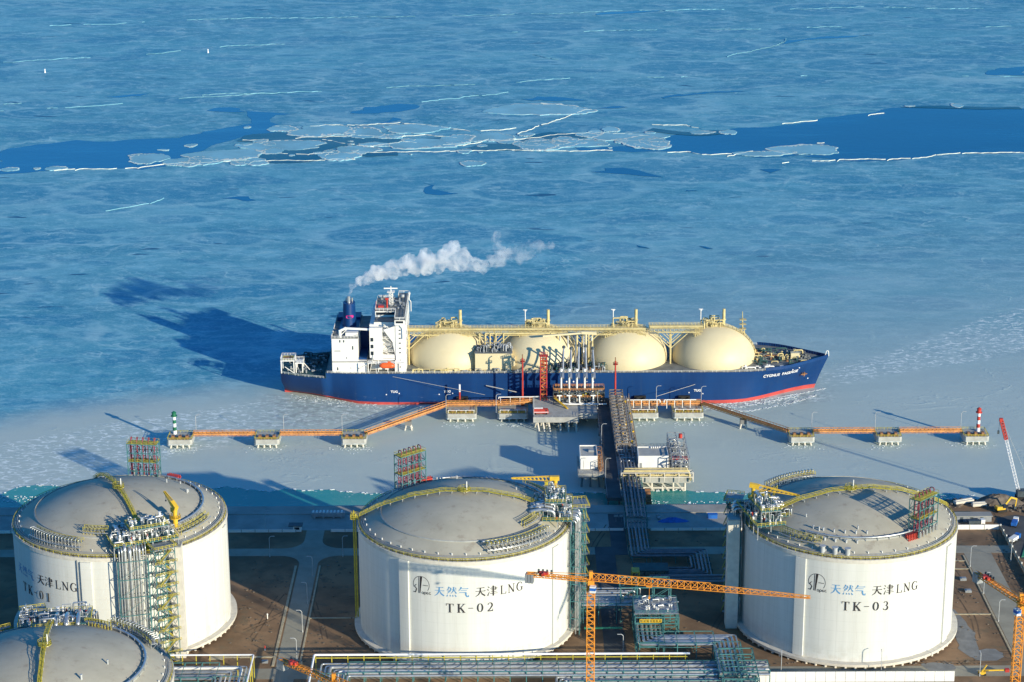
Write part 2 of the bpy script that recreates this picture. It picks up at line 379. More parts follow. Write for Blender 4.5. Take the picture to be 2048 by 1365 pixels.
    c = mixc(t, mth(t, 'MULTIPLY', ss(t, hol.outputs[0], .685, .72), ss(t, hol2.outputs[0], .42, .52)), c, (.02, .13, .24))
    # ---- young grey ice in the sheltered basin and along the channel the ship came by
    a, k = line_of((0, 842), (500, 765)); wob = noise(t, V, .012, 4, .6)
    Yw = mth(t, 'MULTIPLY_ADD', wob.outputs[0], 60.0, mth(t, 'SUBTRACT', Y, 30.0))
    dl = mth(t, 'SUBTRACT', Yw, mth(t, 'MULTIPLY_ADD', X, k, a))        # left of the ship
    a2, k2 = line_of((1100, 600), (2048, 520))
    dr = mth(t, 'SUBTRACT', Yw, mth(t, 'MULTIPLY_ADD', X, k2 * .9, a2))  # right of the ship
    side = ss(t, X, -60, 60)
    dmix = N(t, 'Mix'); t.links.new(side, dmix.inputs[0]); t.links.new(dl, dmix.inputs[2]); t.links.new(mth(t, 'MULTIPLY', dr, .12), dmix.inputs[3])
    calm = ss(t, dmix.outputs[0], 26, -34)
    st = noise(t, mapping(t, V, scale=(.18, 1, 1), rot=(0, 0, R(-22))), .03, 5, .6)
    st2 = noise(t, mapping(t, V, scale=(.25, 1, 1)), .16, 5, .62)
    cg = mixc(t, ss(t, st.outputs[0], .3, .72), (.25, .42, .44), (.365, .51, .51))
    cg = mixc(t, mth(t, 'MULTIPLY', ss(t, st2.outputs[0], .5, .75), .22), cg, (.46, .56, .54))
    cg = mixc(t, mth(t, 'MULTIPLY', ss(t, frost.outputs[0], .50, .66), .28), cg, (.47, .58, .57))
    cg = mixc(t, mth(t, 'MULTIPLY', ss(t, grain.outputs[0], .5, .7), .22), cg, (.55, .64, .62))
    cg = mixc(t, mth(t, 'MULTIPLY', ss(t, fine.outputs[0], .46, .3), .22), cg, (.20, .36, .42))
    lin = noise(t, mapping(t, V, scale=(.05, 1, 1), rot=(0, 0, R(-38))), .06, 4, .6)
    cg = mixc(t, mth(t, 'MULTIPLY', mth(t, 'MULTIPLY', ss(t, lin.outputs[0], .6, .68), .3), side), cg, (.50, .60, .58))
    cg = mixc(t, mth(t, 'MULTIPLY', ss(t, Y, 1300, 1060), .75), cg, (.56, .60, .51))
    c = mixc(t, mth(t, 'MULTIPLY', calm, .93), c, cg)
    # ---- rafted crescents beside the left dolphins and ahead of the bow
    cw = noise(t, V, .09, 3, .6); cv = N(t, 'VectorMath', operation='MULTIPLY_ADD')
    t.links.new(cw.outputs['Color'], cv.inputs[0]); cv.inputs[1].default_value = (9, 9, 0); t.links.new(V, cv.inputs[2])
    cr = vor(.40, 'DISTANCE_TO_EDGE', vec=cv.outputs[0], stretch=(.40, 1, 1))
    crb = noise(t, mapping(t, V, scale=(.6, 1, 1)), .32, 5, .65)
    crm = mth(t, 'MULTIPLY', ss(t, cr.outputs[0], .12, .05), ss(t, crb.outputs[0], .47, .56))
    crs = mth(t, 'MULTIPLY', ss(t, cr.outputs[0], .25, .45), .25)
    def band(p, q, p2, q2, x0, x1, f=10):
        a0, k0 = line_of(p, q); a1, k1 = line_of(p2, q2)
        yy = mth(t, 'MULTIPLY_ADD', wob.outputs[0], 30.0, mth(t, 'SUBTRACT', Y, 15.0))
        up = ss(t, mth(t, 'SUBTRACT', yy, mth(t, 'MULTIPLY_ADD', X, k0, a0)), 0, -f)
        lo = ss(t, mth(t, 'SUBTRACT', yy, mth(t, 'MULTIPLY_ADD', X, k1, a1)), -f, 0)
        return mth(t, 'MULTIPLY', mth(t, 'MULTIPLY', up, lo), mth(t, 'MULTIPLY', ss(t, X, x0 - 10, x0 + 10), ss(t, X, x1 + 12, x1 - 12)))
    b1 = band((0, 885), (560, 785), (0, 985), (560, 860), -400, -128)
    b2 = band((600, 790), (760, 818), (560, 850), (760, 846), -130, -66, 6)
    b3 = band((1650, 735), (2048, 612), (1650, 765), (2048, 700), 166, 700)
    b4 = band((1300, 812), (1640, 775), (1300, 835), (1640, 800), 96, 166, 5)
    bands = mth(t, 'MAXIMUM', mth(t, 'MAXIMUM', b1, b2), mth(t, 'MAXIMUM', b3, b4))
    c = mixc(t, mth(t, 'MULTIPLY', bands, mth(t, 'MULTIPLY', crm, .9)), c, (.78, .85, .80))
    c = mixc(t, mth(t, 'MULTIPLY', bands, mth(t, 'MULTIPLY', crs, 1.4)), c, (.16, .32, .40))
    # churned grey slush against the hull
    sl = mth(t, 'MAXIMUM', b4, b2); sn = noise(t, V, .22, 6, .7)
    c = mixc(t, mth(t, 'MULTIPLY', sl, mth(t, 'MULTIPLY', ss(t, sn.outputs[0], .45, .6), .55)), c, (.25, .27, .27))
    t.links.new(c, b.inputs['Base Color'])
    b.inputs['Roughness'].default_value = .55; b.inputs['Specular IOR Level'].default_value = .35
    bp = N(t, 'Bump'); bp.inputs['Strength'].default_value = .35; bp.inputs['Distance'].default_value = 1.0
    hgt = mth(t, 'ADD', mth(t, 'MULTIPLY', seams, .5), mth(t, 'MULTIPLY', fine.outputs[0], .5))
    t.links.new(hgt, bp.inputs['Height']); t.links.new(bp.outputs[0], b.inputs['Normal'])
    return m
M['sea'] = sea_material()
def water_material(name, col, col2, rough=.12, bump=.25, sc=.15, white=None):
    m, t, b = nodes(name); tc = N(t, 'TexCoord'); V = tc.outputs['Object']
    n1 = noise(t, mapping(t, V, scale=(.4, 1, 1)), .012, 5, .6); c = mixc(t, ss(t, n1.outputs[0], .35, .65), col, col2)
    if white:
        n2 = noise(t, mapping(t, V, scale=(.45, 1, 1)), .42, 6, .72); n3 = noise(t, V, .03, 3, .5)
        c = mixc(t, mth(t, 'MULTIPLY', ss(t, n2.outputs[0], .60, .70), ss(t, n3.outputs[0], .42, .60)), c, white)
    if not white: c = mixc(t, mth(t, 'MULTIPLY', ss(t, noise(t, mapping(t, V, scale=(.22, 1, 1)), .035, 7, .68).outputs[0], .50, .72), .55), c, (.02, .17, .29))
    t.links.new(c, b.inputs['Base Color']); b.inputs['Roughness'].default_value = rough; b.inputs['Specular IOR Level'].default_value = .2
    bp = N(t, 'Bump'); bp.inputs['Strength'].default_value = bump; bp.inputs['Distance'].default_value = .3
    nb = noise(t, V, sc, 4, .6); t.links.new(nb.outputs[0], bp.inputs['Height']); t.links.new(bp.outputs[0], b.inputs['Normal'])
    return m
M['water'] = water_material('open_lead_water', (.0, .085, .19), (.0, .100, .22))
M['brash'] = water_material('brash_filled_water', (.010, .12, .20), (.05, .18, .24), .4, .4, .3, white=(.45, .55, .52))
M['shore'] = water_material('green_shore_water', (.025, .27, .25), (.10, .36, .32), .25, .4, .4, white=(.75, .82, .80))

sea = MB().add([(-14000, 925, 0), (14000, 925, 0), (14000, 40000, 0), (-14000, 40000, 0)], [(0, 1, 2, 3)])
sea.build('sea_ice', M['sea'], kind='structure')
rng = random.Random(7)
def rough_poly(pts, amp, step, rg, world=True):
    """densify an outline and make it ragged"""
    out = []; n = len(pts)
    for i in range(n):
        (x0, y0), (x1, y1) = pts[i], pts[(i + 1) % n]; L = math.hypot(x1 - x0, y1 - y0); k = max(1, int(L / step))
        for j in range(k):
            f = j / k; out.append([x0 + (x1 - x0) * f, y0 + (y1 - y0) * f])
    m = len(out); ph = [rg.uniform(0, 6.28) for _ in range(4)]
    for i, p in enumerate(out):
        d = rg.uniform(-1, 1) * .5 + .5 * math.sin(i * .9 + ph[0]) + .4 * math.sin(i * .37 + ph[1])
        p[0] += amp * d * 1.3; p[1] += amp * (rg.uniform(-1, 1) * .6 + .5 * math.sin(i * .7 + ph[2]))
    return [tuple(p) for p in out]
def tess(mb, pts, z):
    from mathutils.geometry import tessellate_polygon
    tr = tessellate_polygon([[Vector((x, y, 0)) for x, y in pts]])
    fs = []
    for a, b_, c in tr:
        n = (pts[b_][0] - pts[a][0]) * (pts[c][1] - pts[a][1]) - (pts[b_][1] - pts[a][1]) * (pts[c][0] - pts[a][0])
        fs.append((a, b_, c) if n > 0 else (a, c, b_))
    mb.add([(x, y, z) for x, y in pts], fs)
A1 = lambda L: [at(x / 2, y / 2) for x, y in L]
A2 = lambda L: [at(1024 + x / 2, y / 2) for x, y in L]
lead = MB(); zi = [.08]
def nz_():
    zi[0] += .006; return zi[0]
left_lead = [(-40, 610), (0, 605), (50, 592), (150, 583), (280, 567), (500, 561), (700, 553), (800, 536), (880, 510), (980, 497), (1020, 460), (1010, 446), (1090, 450), (1190, 455), (1110, 466), (1085, 482),
             (1080, 505), (1140, 530), (1130, 552), (1000, 545), (940, 565), (870, 585), (800, 600), (765, 625), (740, 650), (640, 668), (540, 674), (360, 680), (180, 685), (0, 694), (-40, 696)]
tess(lead, rough_poly(A1(left_lead), 5.5, 9, rng), nz_())
right_lead = [(245, 580), (310, 596), (470, 585), (482, 573), (610, 565), (640, 545), (690, 532), (790, 540), (840, 530), (920, 512), (1010, 508), (1160, 490), (1300, 468), (1450, 447), (1550, 433), (1700, 431), (1900, 436), (2200, 434),
              (2200, 610), (2048, 612), (1800, 616), (1700, 620), (1600, 637), (1400, 645), (1300, 641), (1160, 632), (1200, 620), (1240, 622), (1000, 632), (850, 618), (760, 620), (700, 609), (480, 607), (270, 607)]
tess(lead, rough_poly(A2(right_lead), 3.8, 10, rng), nz_())
for L in ([(1410, 455), (1470, 445), (1465, 430), (1520, 423), (1600, 415), (1650, 420), (1665, 433), (1620, 445), (1540, 452), (1440, 460)],
          [(1685, 733), (1740, 740), (1780, 765), (1840, 780), (1770, 780), (1720, 775), (1700, 752)],
          [(885, 797), (940, 788), (1000, 786), (1040, 799), (960, 803)], [(1540, 490), (1580, 473), (1600, 484), (1560, 498)],
          [(425, 388), (500, 380), (590, 377), (560, 386), (480, 392)], [(820, 445), (870, 432), (960, 434), (1000, 446), (900, 452)]):
    tess(lead, rough_poly(A1(L), 4.0, 6, rng), nz_())
for L in ([(285, 690), (370, 688), (370, 676), (440, 676), (500, 685), (610, 708), (540, 706), (450, 698), (390, 696)],
          [(985, 683), (1010, 675), (1060, 680), (1030, 690)], [(685, 762), (740, 762), (770, 770), (720, 772)], [(1890, 285), (1950, 272), (2060, 268), (2060, 302), (1900, 304)],
          [(1070, 180), (1110, 160), (1200, 152), (1330, 145), (1450, 138), (1330, 152), (1180, 162), (1100, 178)],
          [(590, 395), (640, 378), (740, 372), (930, 364), (800, 376), (680, 386)], [(20, 400), (100, 390), (230, 388), (290, 400), (180, 408)],
          [(350, 432), (400, 424), (480, 430), (400, 438)], [(300, 65), (400, 48), (600, 44), (460, 56)], [(740, 983), (770, 983), (800, 998), (760, 995)], [(480, 984), (520, 986), (560, 996), (500, 992)]):
    tess(lead, rough_poly(A2(L), 4.0, 7, rng), nz_())
lead.build('open_water', M['water'], kind='structure')
# brash zone between the two leads
br = MB()
for L in ([(930, 568), (960, 545), (1120, 528), (1380, 552), (1400, 575), (1310, 600), (1280, 632), (1240, 650), (1110, 658), (1000, 650), (1060, 612), (1150, 610), (1080, 575)],
          [(1300, 570), (1400, 550), (1500, 548), (1640, 560), (1800, 545), (1830, 552), (1640, 575), (1480, 582), (1350, 585)],
          [(1440, 612), (1500, 606), (1600, 608), (1590, 622), (1480, 628), (1440, 624)],
          [(1850, 596), (1920, 578), (2060, 572), (2060, 602), (1900, 606)]):
    tess(br, rough_poly(A1(L), 2.5, 10, rng), nz_() + .03)
for L in ([(-10, 575), (60, 545), (160, 530), (320, 538), (420, 545), (300, 555), (240, 566), (100, 572), (40, 600), (0, 606)],
          [(520, 525), (560, 515), (700, 530), (900, 520), (880, 535), (760, 545), (640, 540)],
          [(1530, 432), (1700, 424), (1900, 430), (2048, 430), (2048, 438), (1700, 436)]):
    tess(br, rough_poly(A2(L), 2.5, 10, rng), nz_() + .03)
br.build('brash_water', M['brash'], kind='structure')
# floes with raised rims
fl = MB(); rm = MB()
def floe(cx, cy, rx, ry, right=False, rot=0.0):
    c = at(1024 + cx / 2, cy / 2) if right else at(cx / 2, cy / 2)
    e = at(1024 + (cx + rx) / 2, cy / 2) if right else at((cx + rx) / 2, cy / 2)
    f = at(1024 + cx / 2, (cy + ry) / 2) if right else at(cx / 2, (cy + ry) / 2)
    ax = abs(e[0] - c[0]); ay = abs(c[1] - f[1]); n = 72; ph = [rng.uniform(0, 6.28) for _ in range(6)]; k_ = rng.uniform(.06, .12)
    pts = []
    for i in range(n):
        a = 2 * math.pi * i / n; k = 1 + 1.3 * k_ * math.sin(2 * a + ph[0]) + k_ * math.sin(3 * a + ph[1]) + .05 * math.sin(5 * a + ph[2]) + .035 * math.sin(9 * a + ph[3]) + .025 * math.sin(14 * a + ph[4]) + rng.uniform(-.035, .035)
        pts.append((c[0] + ax * k * math.cos(a), c[1] + ay * k * math.sin(a)))
    hz = .34 + .0008 * len(fl.f) / 74; fl.prism(pts, .0, hz)
    wd = max(1.3, min(4.6, ay * .10)); thick = rng.uniform(.7, 1.5)
    for i in range(n):
        p, q = pts[i], pts[(i + 1) % n]; k = rng.uniform(.15, 1.3) * wd * thick * (.55 + .5 * math.sin(2 * math.pi * i / n + ph[5]))
        if k < .12: continue
        ux, uy = (c[0] - p[0]), (c[1] - p[1]); L = math.hypot(ux, uy); vx, vy = (c[0] - q[0]), (c[1] - q[1]); L2 = math.hypot(vx, vy)
        rm.add([(p[0], p[1], hz + .01), (q[0], q[1], hz + .01), (q[0] + vx / L2 * k, q[1] + vy / L2 * k * 2.2, hz + .1), (p[0] + ux / L * k, p[1] + uy / L * k * 2.2, hz + .1)], [(0, 1, 2, 3)])
for a in [(590, 636, 70, 24), (905, 622, 140, 25), (1130, 516, 52, 15), (1290, 526, 130, 24), (1130, 583, 175, 20), (763, 584, 28, 6), (1700, 578, 150, 20), (1660, 516, 140, 17), (1430, 600, 80, 16),
          (225, 675, 40, 9), (40, 679, 40, 7), (1090, 607, 45, 12), (700, 655, 52, 9), (1500, 580, 60, 9), (1960, 552, 90, 20), (1560, 548, 60, 9), (655, 602, 24, 3), (148, 676, 14, 5)]: floe(*a)
for a in [(140, 582, 110, 20), (450, 548, 155, 19), (250, 575, 120, 18), (866, 531, 32, 10), (1175, 600, 125, 23), (1010, 616, 110, 12), (760, 532, 50, 7), (1780, 424, 26, 8), (1590, 426, 20, 4), (110, 440, 190, 26)]: floe(*a, right=True)
for k in range(70):        # small pans and fragments crowding the brash between the leads
    if rng.random() < .55: xx, yy, rt = rng.uniform(940, 2060), rng.gauss(0, 1), False; cyy = 585 + yy * 34
    elif rng.random() < .6: xx, yy, rt = rng.uniform(-20, 620), rng.gauss(0, 1), True; cyy = 565 + yy * 26
    else: xx, yy, rt = rng.uniform(520, 1000), rng.gauss(0, 1), False; cyy = 640 + yy * 14
    if 500 < cyy < (604 if rt else 660): r_ = rng.expovariate(1 / 14.0) + 3; floe(xx, cyy, r_ * 1.6, max(1.6, r_ * .42), right=rt)
fl.build('drift_floes', M['floe'], kind='stuff'); rm.build('floe_rims', M['rim'], kind='stuff')
# long healed cracks: low pressure ridges
rg = MB()
def ridge(pts, wd, right=False, brk=.25):
    P = [at((1024 if right else 0) + x / 2, y / 2) for x, y in pts]; run = 0; on = True; off = 0.0; wd *= .27; amp = wd
    for (x0, y0), (x1, y1) in zip(P[:-1], P[1:]):
        L = math.hypot(x1 - x0, y1 - y0); k = max(2, int(L / 3.0)); ux, uy = (x1 - x0) / L, (y1 - y0) / L; px, py, pw = x0, y0, wd
        for i in range(1, k + 1):
            off = off * .97 + rng.uniform(-1.4, 1.4) * y0 / 1400
            if run <= 0:
                on = rng.random() > brk; run = rng.expovariate(1 / (7.0 if on else 5.0)); amp = wd * rng.uniform(.15, 1.2)
            run -= 1
            qx, qy = x0 + (x1 - x0) * i / k - uy * off, y0 + (y1 - y0) * i / k + ux * off; qw = max(.15, amp * rng.uniform(.3, 1.6))
            if on: rg.add([(px + uy * pw, py - ux * pw, .12), (qx + uy * qw, qy - ux * qw, .12), (qx, qy, .5), (px, py, .5), (qx - uy * qw, qy + ux * qw, .12), (px - uy * pw, py + ux * pw, .12)], [(0, 1, 2, 3), (3, 2, 4, 5)])
            px, py, pw = qx, qy, qw
ridge([(-20, 697), (300, 684), (550, 676), (760, 662), (1000, 655), (1300, 648)], 1.6)
ridge([(1480, 612), (1800, 608), (2060, 603)], 2.6, brk=.05)
ridge([(560, 500), (700, 505), (760, 520)], 1.6, True, .3); ridge([(1085, 500), (1160, 512), (1300, 500), (1420, 500), (1600, 490), (1760, 505), (1900, 520), (2060, 510)], 2.2, False, .2); ridge([(940, 560), (1100, 562), (1250, 545), (1400, 535), (1560, 545), (1700, 540), (1830, 552)], 2.4, False, .15); ridge([(1290, 560), (1480, 590), (1600, 565), (1850, 585), (1960, 560), (2060, 566)], 2.4, False, .15); ridge([(1060, 610), (1230, 622), (1330, 610), (1300, 640), (1420, 636)], 2.2, False, .15); ridge([(0, 560), (140, 545), (320, 530), (520, 545), (600, 560)], 2.2, True, .15)
ridge([(0, 603), (480, 607), (700, 608), (760, 620), (880, 620)], 2.2, True, .05)
ridge([(860, 628), (1020, 600), (1150, 580), (1250, 573)], 2.2, True, .1)
ridge([(1080, 655), (1300, 648), (1500, 645), (1600, 638), (1700, 622), (1800, 617), (2100, 618)], 1.8, True)
ridge([(1080, 497), (1300, 470), (1460, 447)], 1.4, True, .5)
ridge([(20, 540), (120, 505), (280, 460), (320, 440), (200, 418), (120, 412)], 2.6, True, .1)
rg.build('lead_edge_ridges', M['rim'], kind='stuff'); rg = MB()
ridge([(0, 446), (200, 432), (520, 413), (900, 386), (1300, 366), (1800, 340), (2060, 328)], 1.3, brk=.45)
ridge([(0, 104), (450, 100), (700, 84), (1250, 74), (2060, 60)], 3.0, brk=.4); ridge([(0, 62), (300, 50), (600, 42), (1100, 38), (2100, 36)], 2.8, True, .4)
ridge([(0, 250), (400, 236), (800, 200), (1100, 176), (1500, 165)], 1.6, brk=.6); ridge([(0, 130), (500, 124), (1000, 112), (1500, 108), (2060, 110)], 1.8, True, .6)
ridge([(0, 330), (300, 312), (900, 303), (1500, 302), (2060, 308)], 1.8, True, .5)
ridge([(0, 876), (400, 846), (600, 818), (900, 735), (1030, 708)], 1.0, brk=.45); False and ridge([(340, 910), (390, 905), (470, 950), (440, 980), (350, 975), (335, 930), (345, 908)], .8, brk=.3)
ridge([(0, 420), (500, 396), (1100, 372), (1400, 350)], 1.0, brk=.7); ridge([(1650, 415), (1900, 380), (2060, 362)], 1.2, brk=.5)
ridge([(860, 230), (940, 210), (1060, 180), (1110, 158)], 1.6, True, .4); ridge([(60, 215), (200, 240), (280, 275)], 1.6, True, .5)
rg.build('pressure_ridges', M['ridge'], kind='stuff')

# ---------------------------------------------------------------- shore water and broken ice edge
edge = [(-420, 955)] + [at(*p) for p in ((0, 988), (30, 975), (70, 968), (120, 970), (200, 985), (300, 985), (425, 974), (455, 971), (500, 977), (540, 981), (570, 975), (610, 979), (660, 977), (700, 983), (720, 984), (900, 985), (1170, 983),
        (1270, 985), (1300, 979), (1330, 977), (1360, 976), (1385, 981), (1440, 982), (1480, 984), (1600, 985), (1860, 985), (1900, 986), (1935, 1000), (1970, 1012), (2000, 1020))]
edge = [edge[0]] + [(x, y - 2.0) for x, y in edge[1:]] + [(300, 922)]
ed = []
for (x0, y0), (x1, y1) in zip(edge[:-1], edge[1:]):
    k = max(1, int(abs(x1 - x0) / 2.2))
    for i in range(k):
        f = i / k; ed.append((x0 + (x1 - x0) * f, y0 + (y1 - y0) * f + rng.uniform(-.8, .8)))
sw = MB(); sw_pts = [(-420, 920), (300, 920)] + ed[::-1]
tess(sw, sw_pts, .12); sw.build('shore_water', M['shore'], kind='structure')
bi = MB()
for (x, y) in ed:
    if not (-300 < x < 250): continue
    for _ in range(rng.choice((0, 0, 1, 1, 2, 3))):
        L = rng.uniform(.3, 1.7); a = rng.uniform(-.3, .3); yy = y + rng.uniform(-1.2, .6)
        bi.cbox((x + rng.uniform(-1.5, 1.5), yy, .3), (L, rng.uniform(.2, .6), rng.uniform(.1, .3)), a)
for _ in range(700):       # glittering brash east of the trestle and left corner
    if rng.random() < .72: x = rng.uniform(62, 105); y = 932 + abs(rng.gauss(0, 5.5))
    elif rng.random() < .5: x = rng.uniform(195, 216); y = rng.uniform(938, 952)
    else: x = rng.uniform(-245, -205); y = rng.uniform(948, 956)
    bi.cbox((x, y, .28), (rng.uniform(.2, 1.0), rng.uniform(.2, .5), rng.uniform(.1, .3)), rng.uniform(-.6, .6))
# foam and crushed ice along the hull near the bow
def foam(xa, ya, xb, yb, k, sp, sz):
    for i in range(k):
        f = rng.random(); bi.cbox((xa + (xb - xa) * f, ya + (yb - ya) * f + rng.gauss(0, sp), .15), (rng.uniform(.3, 1.6) * sz, rng.uniform(.12, .35) * sz, .1), math.atan2(yb - ya, xb - xa) + rng.uniform(-.7, .7))
for i in range(24):
    f = i / 24; f2 = (i + 1) / 24; Y_ = lambda f: 1081.5 + 23 * max(0, (92 + 74 * f - 100) / 62) ** 1.6 - 1.7
    foam(92 + 74 * f, Y_(f), 92 + 74 * f2, Y_(f2), 10, .35, 1.0)
for (xa, ya, xb, yb) in ((100, 1074, 122, 1070), (122, 1070, 141, 1079), (141, 1079, 150, 1086), (150, 1086, 160, 1094), (96, 1078, 118, 1076), (118, 1076, 137, 1086), (137, 1086, 152, 1095)): foam(xa, ya, xb, yb, 46, .7, .9)
foam(98, 1077, 150, 1088, 130, 3.0, .7); foam(-118, 1096, -68, 1078, 160, 3.0, .8); foam(-66, 1079, -40, 1079, 60, .8, .9)
for k in range(420):       # crushed ice round the piles
    cx_ = rng.choice((-164.2, -121.2, -78.3, 142.8, 185.8, 228.8, -26, .3, 66.5, 89.5, 20)); yb_ = 1021 if abs(cx_) > 70 and cx_ not in (89.5,) else 1055
    bi.cbox((cx_ + rng.gauss(0, 5.5), yb_ - 4 + rng.gauss(0, 2.6), .12), (rng.uniform(.2, .9), rng.uniform(.15, .5), .1), rng.uniform(-1, 1))
bi.build('broken_ice', M['snow'], kind='stuff')

# ---------------------------------------------------------------- land
G = 4.0
land = [(-900, 200), (600, 200), (600, 905), (300, 905), (262, 912), (236, 922), (214, 931), (199, 936), (186, 930.5), (-900, 930.5)]
ld = MB(); ld.prism(land, -1.0, G); ld.build('ground', M['soil'], kind='structure')
rv = MB(); rv.box(-900, 184, 922, 931.2, -1, G + .35); rv.box(-900, 184, 903.5, 921.9, G, G + .02)
rv.build('sea_wall_apron', M['paving'], kind='structure')
def arc_pts(cx, cy, r, a0, a1, n=8): return [(cx + r * math.cos(R(a0 + (a1 - a0) * i / n)), cy + r * math.sin(R(a0 + (a1 - a0) * i / n))) for i in range(n + 1)]
rd = MB()
rd.box(-700, 300, 875, 883, G - 1, G + .04)                         # along the shore
rd.box(-91.3, -83.4, 640, 874.9, G - 1, G + .035)                   # between tanks 1 and 2
rd.box(-91.3, -83.4, 883.1, 903.5, G - 1, G + .035)
for sx, ex in ((-91.3, -1), (-83.4, 1)):                             # rounded junctions
    for sy in (-1, 1):
        cy = 875 if sy < 0 else 883; r = 9
        c = (sx + ex * r, cy + sy * r)
        p = [(sx, cy)] + [(c[0] - ex * r * math.cos(R(a)), c[1] - sy * r * math.sin(R(a))) for a in range(0, 91, 15)]
        tess(rd, p, G + .045)
rd.box(194.3, 206, 640, 874.9, G - 1, G + .035)                     # right of tank 3
rd.box(-300, 300, 757, 766, G - 1, G + .03)                         # along the pipe racks
rd.build('road', M['road'], kind='structure')
ra = MB(); ra.box(35.5, 44, 640, 874.5, G - 1, G + .06); ra.box(42.8, 49.6, 883.4, 921, G - 1, G + .06); ra.box(35.5, 49.6, 874.5, 883.4, G-1, G+.062)
ra.build('service_road', M['asphalt'], kind='structure')
kb = MB()
for x0, x1 in ((-93.0, -92.0), (-82.6, -81.9)): kb.box(x0, x1, 768, 864, G - 1, G + .25)
kb.box(193.2, 193.9, 768, 872, G - 1, G + .3); kb.box(-112, -93, 775.4, 776.6, G - 1, G + .2); kb.box(-118, -112, 774, 778, G - 1, G + .2)
kb.box(-81.9, -64, 811.0, 811.8, G - 1, G + .25); kb.box(178, 193, 812, 812.8, G - 1, G + .25); kb.box(178, 193, 857.5, 858.2, G - 1, G + .25); kb.box(178, 193, 866, 866.7, G - 1, G + .25)
kb.build('kerb', M['kerb'], kind='structure')
gr = MB()
rg2 = random.Random(3)
def patch(x, y, rx, ry, z):
    tess(gr, rough_poly([(x + rx * math.cos(a * .35), y + ry * math.sin(a * .35)) for a in range(18)], 1.0, 3, rg2), z)
patch(178, 795, 4.5, 22, G + .07); patch(183, 775, 7, 5, G + .075); patch(163, 765, 6, 4, G + .07)
gr.build('gravel_patch', M['dark_concrete'], kind='structure')

tr = MB(); rt = random.Random(12)
for (x, y, a, L) in ((-104, 790, 1.35, 46), (-107, 800, .9, 30), (-74, 790, 1.7, 50), (-70, 830, .4, 20), (30, 850, 1.5, 60), (72, 880, .1, 34), (80, 800, 1.2, 50), (183, 790, 1.5, 52), (187, 850, 1.7, 40), (180, 885, .2, 22), (209, 830, 1.57, 110), (178, 776, .1, 20), (150, 769, .02, 60)):
    for o in (-1.0, 1.0):
        px_, py_, h = x - math.sin(a) * o, y + math.cos(a) * o, a; r0 = random.Random(int(x * 7 + y))
        for i in range(int(L / 2)):
            h += r0.uniform(-.05, .05); qx, qy = px_ + 2 * math.cos(h), py_ + 2 * math.sin(h); nx, ny = -math.sin(h) * .26, math.cos(h) * .26
            if rt.random() > .12: tr.add([(px_ + nx, py_ + ny, G + .03), (px_ - nx, py_ - ny, G + .03), (qx - nx, qy - ny, G + .03), (qx + nx, qy + ny, G + .03)], [(0, 1, 2, 3)])
            px_, py_ = qx, qy
tr.build('wheel_tracks', M['track'], kind='structure')

# ---------------------------------------------------------------- LNG storage tanks
RW, ZB, ZR = 42.0, 6.2, 48.5
def dome_z(r): return ZR + math.sqrt(84.0 ** 2 - r * r) - 72.75
def xf(mb, ang, cx, cy):
    ca, sa = math.cos(ang), math.sin(ang)
    mb.v = [(cx + x * ca - y * sa, cy + x * sa + y * ca, z) for x, y, z in mb.v]; return mb
class TK:
    """builds in a frame with the tank axis at the origin and the chosen side facing -y, then turns it to angle a"""
    def __init__(s, cx, cy, root): s.cx, s.cy, s.root = cx, cy, root
    def put(s, mb, a, name, m, parent=None, **kw): xf(mb, R(a), s.cx, s.cy); return mb.build(name, M[m], parent or s.root, **kw)

def stroke(mb, pts, ws, place, off):
    """brush stroke with varying width; place(x, y, off) wraps it on a surface"""
    if isinstance(ws, (int, float)): ws = [ws] * len(pts)
    Q = []
    for i in range(len(pts) - 1):
        for k in range(4):
            f = k / 4; Q.append((pts[i][0] * (1 - f) + pts[i + 1][0] * f, pts[i][1] * (1 - f) + pts[i + 1][1] * f, ws[i] * (1 - f) + ws[i + 1] * f))
    Q.append((pts[-1][0], pts[-1][1], ws[-1]))
    vs = []
    for i, (x, y, wd) in enumerate(Q):
        a, b = Q[max(0, i - 1)], Q[min(len(Q) - 1, i + 1)]; dx, dy = b[0] - a[0], b[1] - a[1]; L = math.hypot(dx, dy) or 1
        nx, ny = -dy / L * wd / 2, dx / L * wd / 2
        vs += [place(x + nx, y + ny, off), place(x - nx, y - ny, off)]
    mb.add(vs, [(2 * i, 2 * i + 1, 2 * i + 3, 2 * i + 2) for i in range(len(Q) - 1)])
def arc2(cx, cy, rx, ry, a0, a1, n=10): return [(cx + rx * math.cos(R(a0 + (a1 - a0) * i / n)), cy + ry * math.sin(R(a0 + (a1 - a0) * i / n))) for i in range(n + 1)]
T_, K_ = .14, .05
